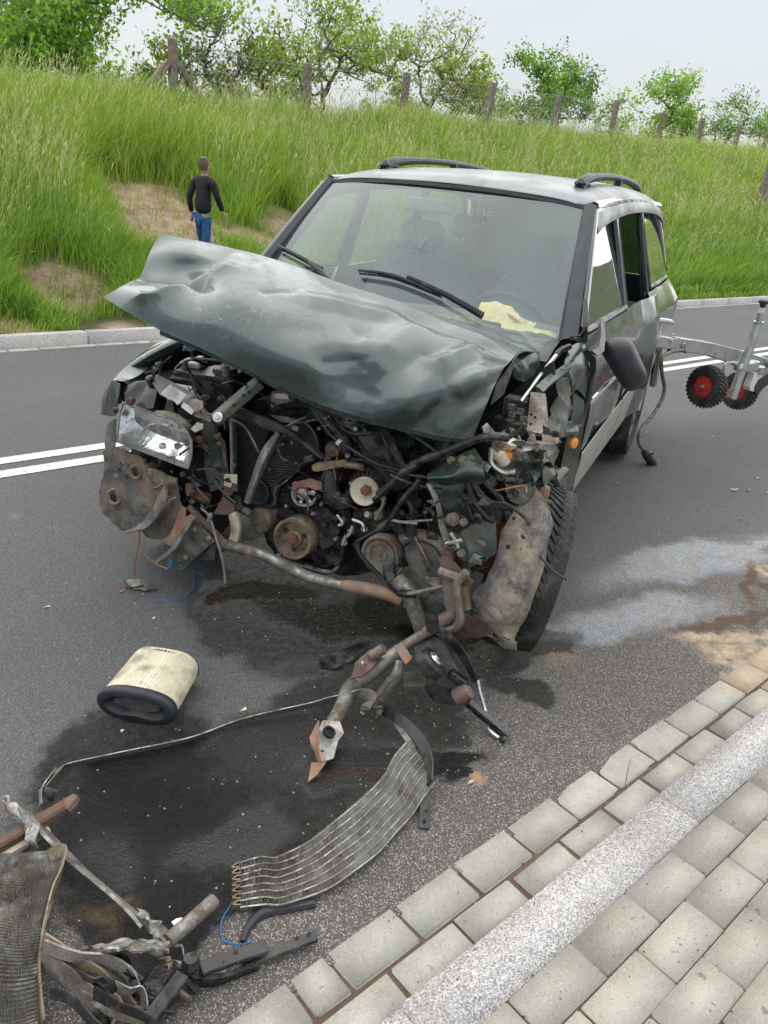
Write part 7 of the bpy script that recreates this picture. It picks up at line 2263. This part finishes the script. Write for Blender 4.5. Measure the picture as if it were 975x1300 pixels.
# crumpled metal tangle
o = MB().strip([G(0, 1022, .05), G(14, 1020, .055), G(30, 1034, .05), G(50, 1050, .045), G(75, 1075, .04), G(100, 1100, .035), G(130, 1125, .03), G(165, 1155, .03), G(185, 1178, .03)], [.03, .045, .05, .045, .04, .038, .035, .035, .03], (-.5, .6, .5), .008, 6).build('twisted_strip', m_alu, None)
tg(o, 'twisted pale aluminium strip running diagonally over the asphalt at lower left', 'metal strip')
o = sheet('crumpled_foil', [[G(0, 1020, .09), G(18, 1018, .10), G(30, 1030, .09), G(45, 1055, .07)], [G(5, 1030, .07), G(22, 1040, .08), G(36, 1050, .07), G(46, 1078, .04)], [G(20, 1048, .05), G(28, 1060, .06), G(36, 1072, .05), G(36, 1080, .03)]], m_alu, None, sub=8, thick=.004, amp=.03, asc=16)
tg(o, 'crumpled pale foil heap over the brown rail at the left edge', 'metal scrap')
o = MB().bar(G(-30, 1090, .03), G(92, 1018, .05), .034, .028).build('brown_rail', m_rust, None, bevel=.006)
tg(o, 'reddish brown broken plastic rail poking out at the left edge', 'rail')
MB().lathe([(.016, -.02), (.020, .0), (.013, .02)], G(90, 1020, .05), (.7, .3, .2), 8).build('broken_end', m_maroon, o)
MB().bar(G(-30, 1104, .01), G(62, 1052, .02), .03, .02).build('rail_lip', m_cream, o, bevel=.004)
o = sheet('strip_knot', [[G(52, 1003, .02), G(60, 998, .05), G(62, 1010, .05)], [G(58, 1010, .02), G(66, 1006, .06), G(68, 1012, .04)]], m_matt, None, sub=6, thick=.01, amp=.012, asc=30)
tg(o, 'dark rubber lump at the left end of the long pale strip', 'rubber lump')
o = MB().strip([G(68, 980, .02), G(60, 990, .03), G(52, 1003, .03), G(52, 1022, .03)], [.03, .022, .012, .014], (.3, -.3, .9), .004, 5).build('folded_strip_end', m_alu, None)
tg(o, 'folded upright end of pale strip beside the dark rubber lump', 'metal strip')


def straps(lst):
    for pts, w, m, name, lb, cat in lst:
        if name.endswith('bar') or name.endswith('pipe'):
            if name.endswith('pipe'): o = MB().tube([g6(*p) for p in pts], w, 12, 3).build(name, m, None)
            else: o = MB().bar(g6(*pts[0]), g6(*pts[1]), w, w * .35).build(name, m, None, bevel=.002)
        else: o = MB().strip([g6(*p) for p in pts], w, (.35, -.25, .75), .005, 6).build(name, m, None)
        tg(o, lb, cat)


straps([
    (((120, 600, .06), (200, 650, .06), (280, 720, .05), (360, 790, .04)), .045, m_cast, 'bent_strip', 'outermost long grey strip in the bottom left tangle, nearest the condenser', 'metal strip'),
    (((130, 545, .08), (200, 590, .08), (280, 640, .07), (350, 700, .06), (390, 750, .04)), .038, m_tan, 'bent_strip', 'second long brown strip fanning through the bottom left tangle', 'metal strip'),
    (((130, 560, .10), (220, 590, .10), (310, 600, .09), (380, 640, .08), (400, 690, .06)), .030, m_alu, 'bent_strip', 'upper pale strip arching over the bottom left tangle', 'metal strip'),
    (((190, 600, .05), (280, 660, .05), (350, 740, .05), (330, 789, .04)), .030, m_alu, 'bent_strip', 'inner pale strip of the bottom left tangle with a hooked lower end', 'metal strip'),
    (((495, 545, .05), (560, 490, .05), (632, 425, .05)), .017, m_cast, 'steel_pipe', 'short dark steel pipe end sticking up from the bottom left tangle', 'pipe'),
    (((420, 800, .05), (540, 640, .07)), .030, m_engine, 'channel_bar', 'dark oily channel bar standing at the bottom of the tangle', 'steel bar'),
    (((590, 628, .05), (785, 560, .04)), .032, m_black, 'slotted_bar', 'dark slotted steel bar pointing right from the tangle towards the gutter', 'steel bar'),
    (((710, 612, .02), (932, 530, .02)), .026, m_black, 'slotted_bar', 'thinner extension plate at the right end of the dark slotted bar', 'steel bar'),
])
o = sheet('crumpled_duct', [[g6(215, 570, .06), g6(300, 545, .08), g6(400, 535, .09), g6(500, 545, .07)], [g6(230, 590, .08), g6(310, 570, .12), g6(400, 560, .13), g6(505, 560, .09)], [g6(250, 600, .05), g6(330, 600, .07), g6(410, 585, .08), g6(490, 580, .06)]], m_alu, None, sub=9, thick=.004, amp=.022, asc=20)
tg(o, 'crumpled corrugated aluminium duct on top of the bottom left tangle', 'duct')
o = sheet('torn_sheet_metal', [[g6(330, 570, .08), g6(380, 600, .10), g6(420, 650, .08)], [g6(310, 620, .05), g6(370, 650, .09), g6(410, 700, .07)], [g6(350, 660, .02), g6(400, 690, .05), g6(430, 750, .03)]], m_engine, None, sub=7, thick=.005, amp=.03, asc=18)
tg(o, 'torn dark sheet metal in the middle of the bottom left tangle', 'sheet metal')
o = sheet('aluminium_scrap', [[g6(390, 440, .05), g6(430, 440, .07), g6(470, 480, .06)], [g6(400, 480, .05), g6(440, 490, .08), g6(490, 530, .06)], [g6(430, 520, .03), g6(470, 540, .05), g6(540, 590, .03)]], m_alu, None, sub=7, thick=.004, amp=.03, asc=22)
tg(o, 'jagged aluminium scrap joining the twisted strip to the tangle', 'metal scrap')
o = sheet('aluminium_scrap', [[g6(455, 590, .04), g6(490, 570, .07), g6(560, 600, .05)], [g6(460, 620, .05), g6(500, 620, .08), g6(570, 620, .04)], [g6(480, 640, .02), g6(510, 645, .05), g6(560, 640, .02)]], m_tan, None, sub=7, thick=.004, amp=.03, asc=22, seed=6)
tg(o, 'jagged tan metal scrap beside the rubber ball joint of the dark bar', 'metal scrap')
o = MB().lathe([(.0, -.022), (.014, -.018), (.020, 0), (.014, .018), (.0, .022)], g6(562, 612, .08), (0, 0, 1), 14).build('ball_joint', m_hose, None)
tg(o, 'black rubber ball joint at the left end of the dark slotted bar', 'ball joint')
o = MB().strip([g6(590, 640, .03), g6(560, 660, .03), g6(640, 660, .02), g6(700, 640, .015), g6(760, 620, .01)], .03, (.35, -.25, .75), .01, 5).build('lower_channel', m_engine, None)
tg(o, 'dark oily channel under the slotted bar', 'steel channel')
o = MB().box(g6(470, 670, .04), (.07, .05, .05), Matrix.Rotation(.5, 3, 'Z')).box(g6(440, 700, .04), (.05, .06, .03), Matrix.Rotation(.9, 3, 'Z')).build('bracket_block', m_engine, None, bevel=.006)
tg(o, 'boxy dark bracket between the dark channel bar and the fanned strips', 'bracket')
for (a, b) in ((695, 577), (655, 610)): 
    o = MB().lathe([(.005, 0), (.005, .002)], g6(a, b, .0505), (0, 0, 1), 10).build('bolt_hole', m_dark, None)
    o.parent = bpy.data.objects['slotted_bar']
for (a, b) in ((875, 538), (910, 527)):
    o = MB().box(g6(a, b, .0235), (.011, .009, .003), Matrix.Rotation(.5, 3, 'Z')).build('square_hole', m_dark, None)
    o.parent = bpy.data.objects['slotted_bar.001']
o = plate('plastic_shard', [g6(a, b, .012) for a, b in ((505, 488), (520, 478), (538, 475), (530, 488), (512, 498))], m_white, None, thick=.003, cuts=1)
tg(o, 'small white plastic shard beside the short steel pipe', 'plastic shard')

rq = random.Random(31)
for k in range(9):
    a, b = rq.uniform(130, 300), rq.uniform(560, 700)
    pts = [(a, b, .03 + k * .006), (a + rq.uniform(60, 90), b + rq.uniform(10, 60), .05 + k * .006), (a + rq.uniform(120, 170), b + rq.uniform(40, 120), .05 + k * .005), (a + rq.uniform(150, 220), b + rq.uniform(90, 190), .02)]
    o = MB().strip([g6(*q) for q in pts], rq.uniform(.012, .034), (.35, -.25, rq.uniform(.2, .9)), .003, 6).build('bent_strip', rq.choice([m_engine, m_cast, m_black, m_alu, m_rustmix]), None)
    tag(o, 'one of the thin bent strips matted together in the bottom left tangle', 'metal strip', 'matted strips in the bottom left tangle')
for k in range(10):
    a, b = rq.uniform(230, 500), rq.uniform(590, 760)
    pts = [(a, b, .02), (a + rq.uniform(-30, 60), b + rq.uniform(-40, 40), .06), (a + rq.uniform(0, 90), b + rq.uniform(0, 90), .01)]
    o = MB().tube([g6(*q) for q in pts], rq.uniform(.003, .010), 6, 5).build('bent_rod', rq.choice([m_engine, m_cast, m_hose, m_rustmix]), None)
    tag(o, 'one of the short bent rods caught in the bottom left tangle', 'metal rod', 'bent rods in the bottom left tangle')
# litter of shards and crumbs on the asphalt
def shard(px, py, m, sz, label, grp=None, name='plastic_shard', cat='plastic shard'):
    p = G(px, py, .003)
    a0 = rnd.uniform(0, 6)
    pts = [p + Vector((math.cos(a0 + a) * sz * rnd.uniform(.5, 1.3), math.sin(a0 + a) * sz * rnd.uniform(.3, .8), rnd.uniform(0, .006))) for a in (0, 1.3, 2.5, 3.9, 5.1)]
    o = plate(name, pts, m, None, thick=.003, cuts=0)
    return tag(o, label, cat, grp)


for px, py, sz, lb in ((933, 622, .045, 'largest orange lens shard lying on the asphalt at right'), (950, 622, .022, 'orange lens shard just right of the largest one'), (962, 607, .022, 'orange lens shard farthest back at the right edge'),
                       (974, 626, .018, 'orange lens shard cut by the right edge'), (782, 613, .025, 'orange lens shard beside the car behind the front wheel'), (822, 549, .022, 'orange lens shard near the hanging trailer plug'),
                       (905, 554, .014, 'tiny orange lens shard below the left jockey wheel'), (941, 659, .012, 'tiny orange lens shard alone right of the fuel film'), (468, 798, .010, 'tiny red shard in the oily shadow under the engine'), (154, 751, .012, 'small red plastic shard next to the torn grey fragment')):
    shard(px, py, m_orust if px > 600 else m_redp, sz, lb)
for px, py, sz, lb in ((195, 785, .009, 'small white chip above the air filter'), (310, 901, .014, 'thin white splinter on the wet asphalt above the long strip'), (155, 928, .008, 'pale crumb just below the air filter rim'), (60, 770, .012, 'pale chip alone on the asphalt left of the air filter'), (598, 993, .014, 'pale tan leaf by the sandy spot below the lamp bracket')):
    shard(px, py, m_cream, sz, lb, None, 'pale_chip', 'chip')
r4 = random.Random(9)
mb = MB()
for k in range(520):
    px, py = r4.uniform(60, 960), r4.uniform(640, 1180)
    if r4.random() < .5: px, py = r4.gauss(560, 150), r4.gauss(930, 110)
    p = G(px, py, .002)
    if p.y < .87 or py < 640: continue
    sz = r4.uniform(.0015, .0045)
    a0 = r4.uniform(0, 6)
    mb.add([p + Vector((math.cos(a0 + a) * sz, math.sin(a0 + a) * sz, 0)) for a in (0, 2.1, 4.2)] + [p + Vector((0, 0, sz))], [(0, 1, 3), (1, 2, 3), (2, 0, 3)])
o = mb.build('glass_crumbs', m_cream, None, smooth=False)
tag(o, 'tiny pale crumbs of glass and grit scattered over the asphalt', 'grit', kind='stuff')
mb = MB()
for k in range(420):
    p = Vector((r4.uniform(.3, 3.6), r4.uniform(.0, .86), 0))
    p.z = .065 if p.y < .66 else .002
    sz = r4.uniform(.0015, .004)
    a0 = r4.uniform(0, 6)
    mb.add([p + Vector((math.cos(a0 + a) * sz, math.sin(a0 + a) * sz * .7, 0)) for a in (0, 2.1, 4.2)] + [p + Vector((0, 0, sz))], [(0, 1, 3), (1, 2, 3), (2, 0, 3)])
o = mb.build('pavement_grit', m_engine, None, smooth=False)
tag(o, 'dark grit scattered over the kerb, gutter and pavement', 'grit', kind='stuff')
# single grass blade in the gutter joint
gb = G(793, 1002, 0)
o = MB().strip([gb, gb + Vector((.004, .006, .04)), gb + Vector((.012, .012, .075)), gb + Vector((.022, .018, .10))], [.004, .004, .003, .001], (1, 0, 0), .0006, 4).build('grass_blade', m_stem, None)
tag(o, 'single green grass blade growing from the gutter joint', 'grass blade')
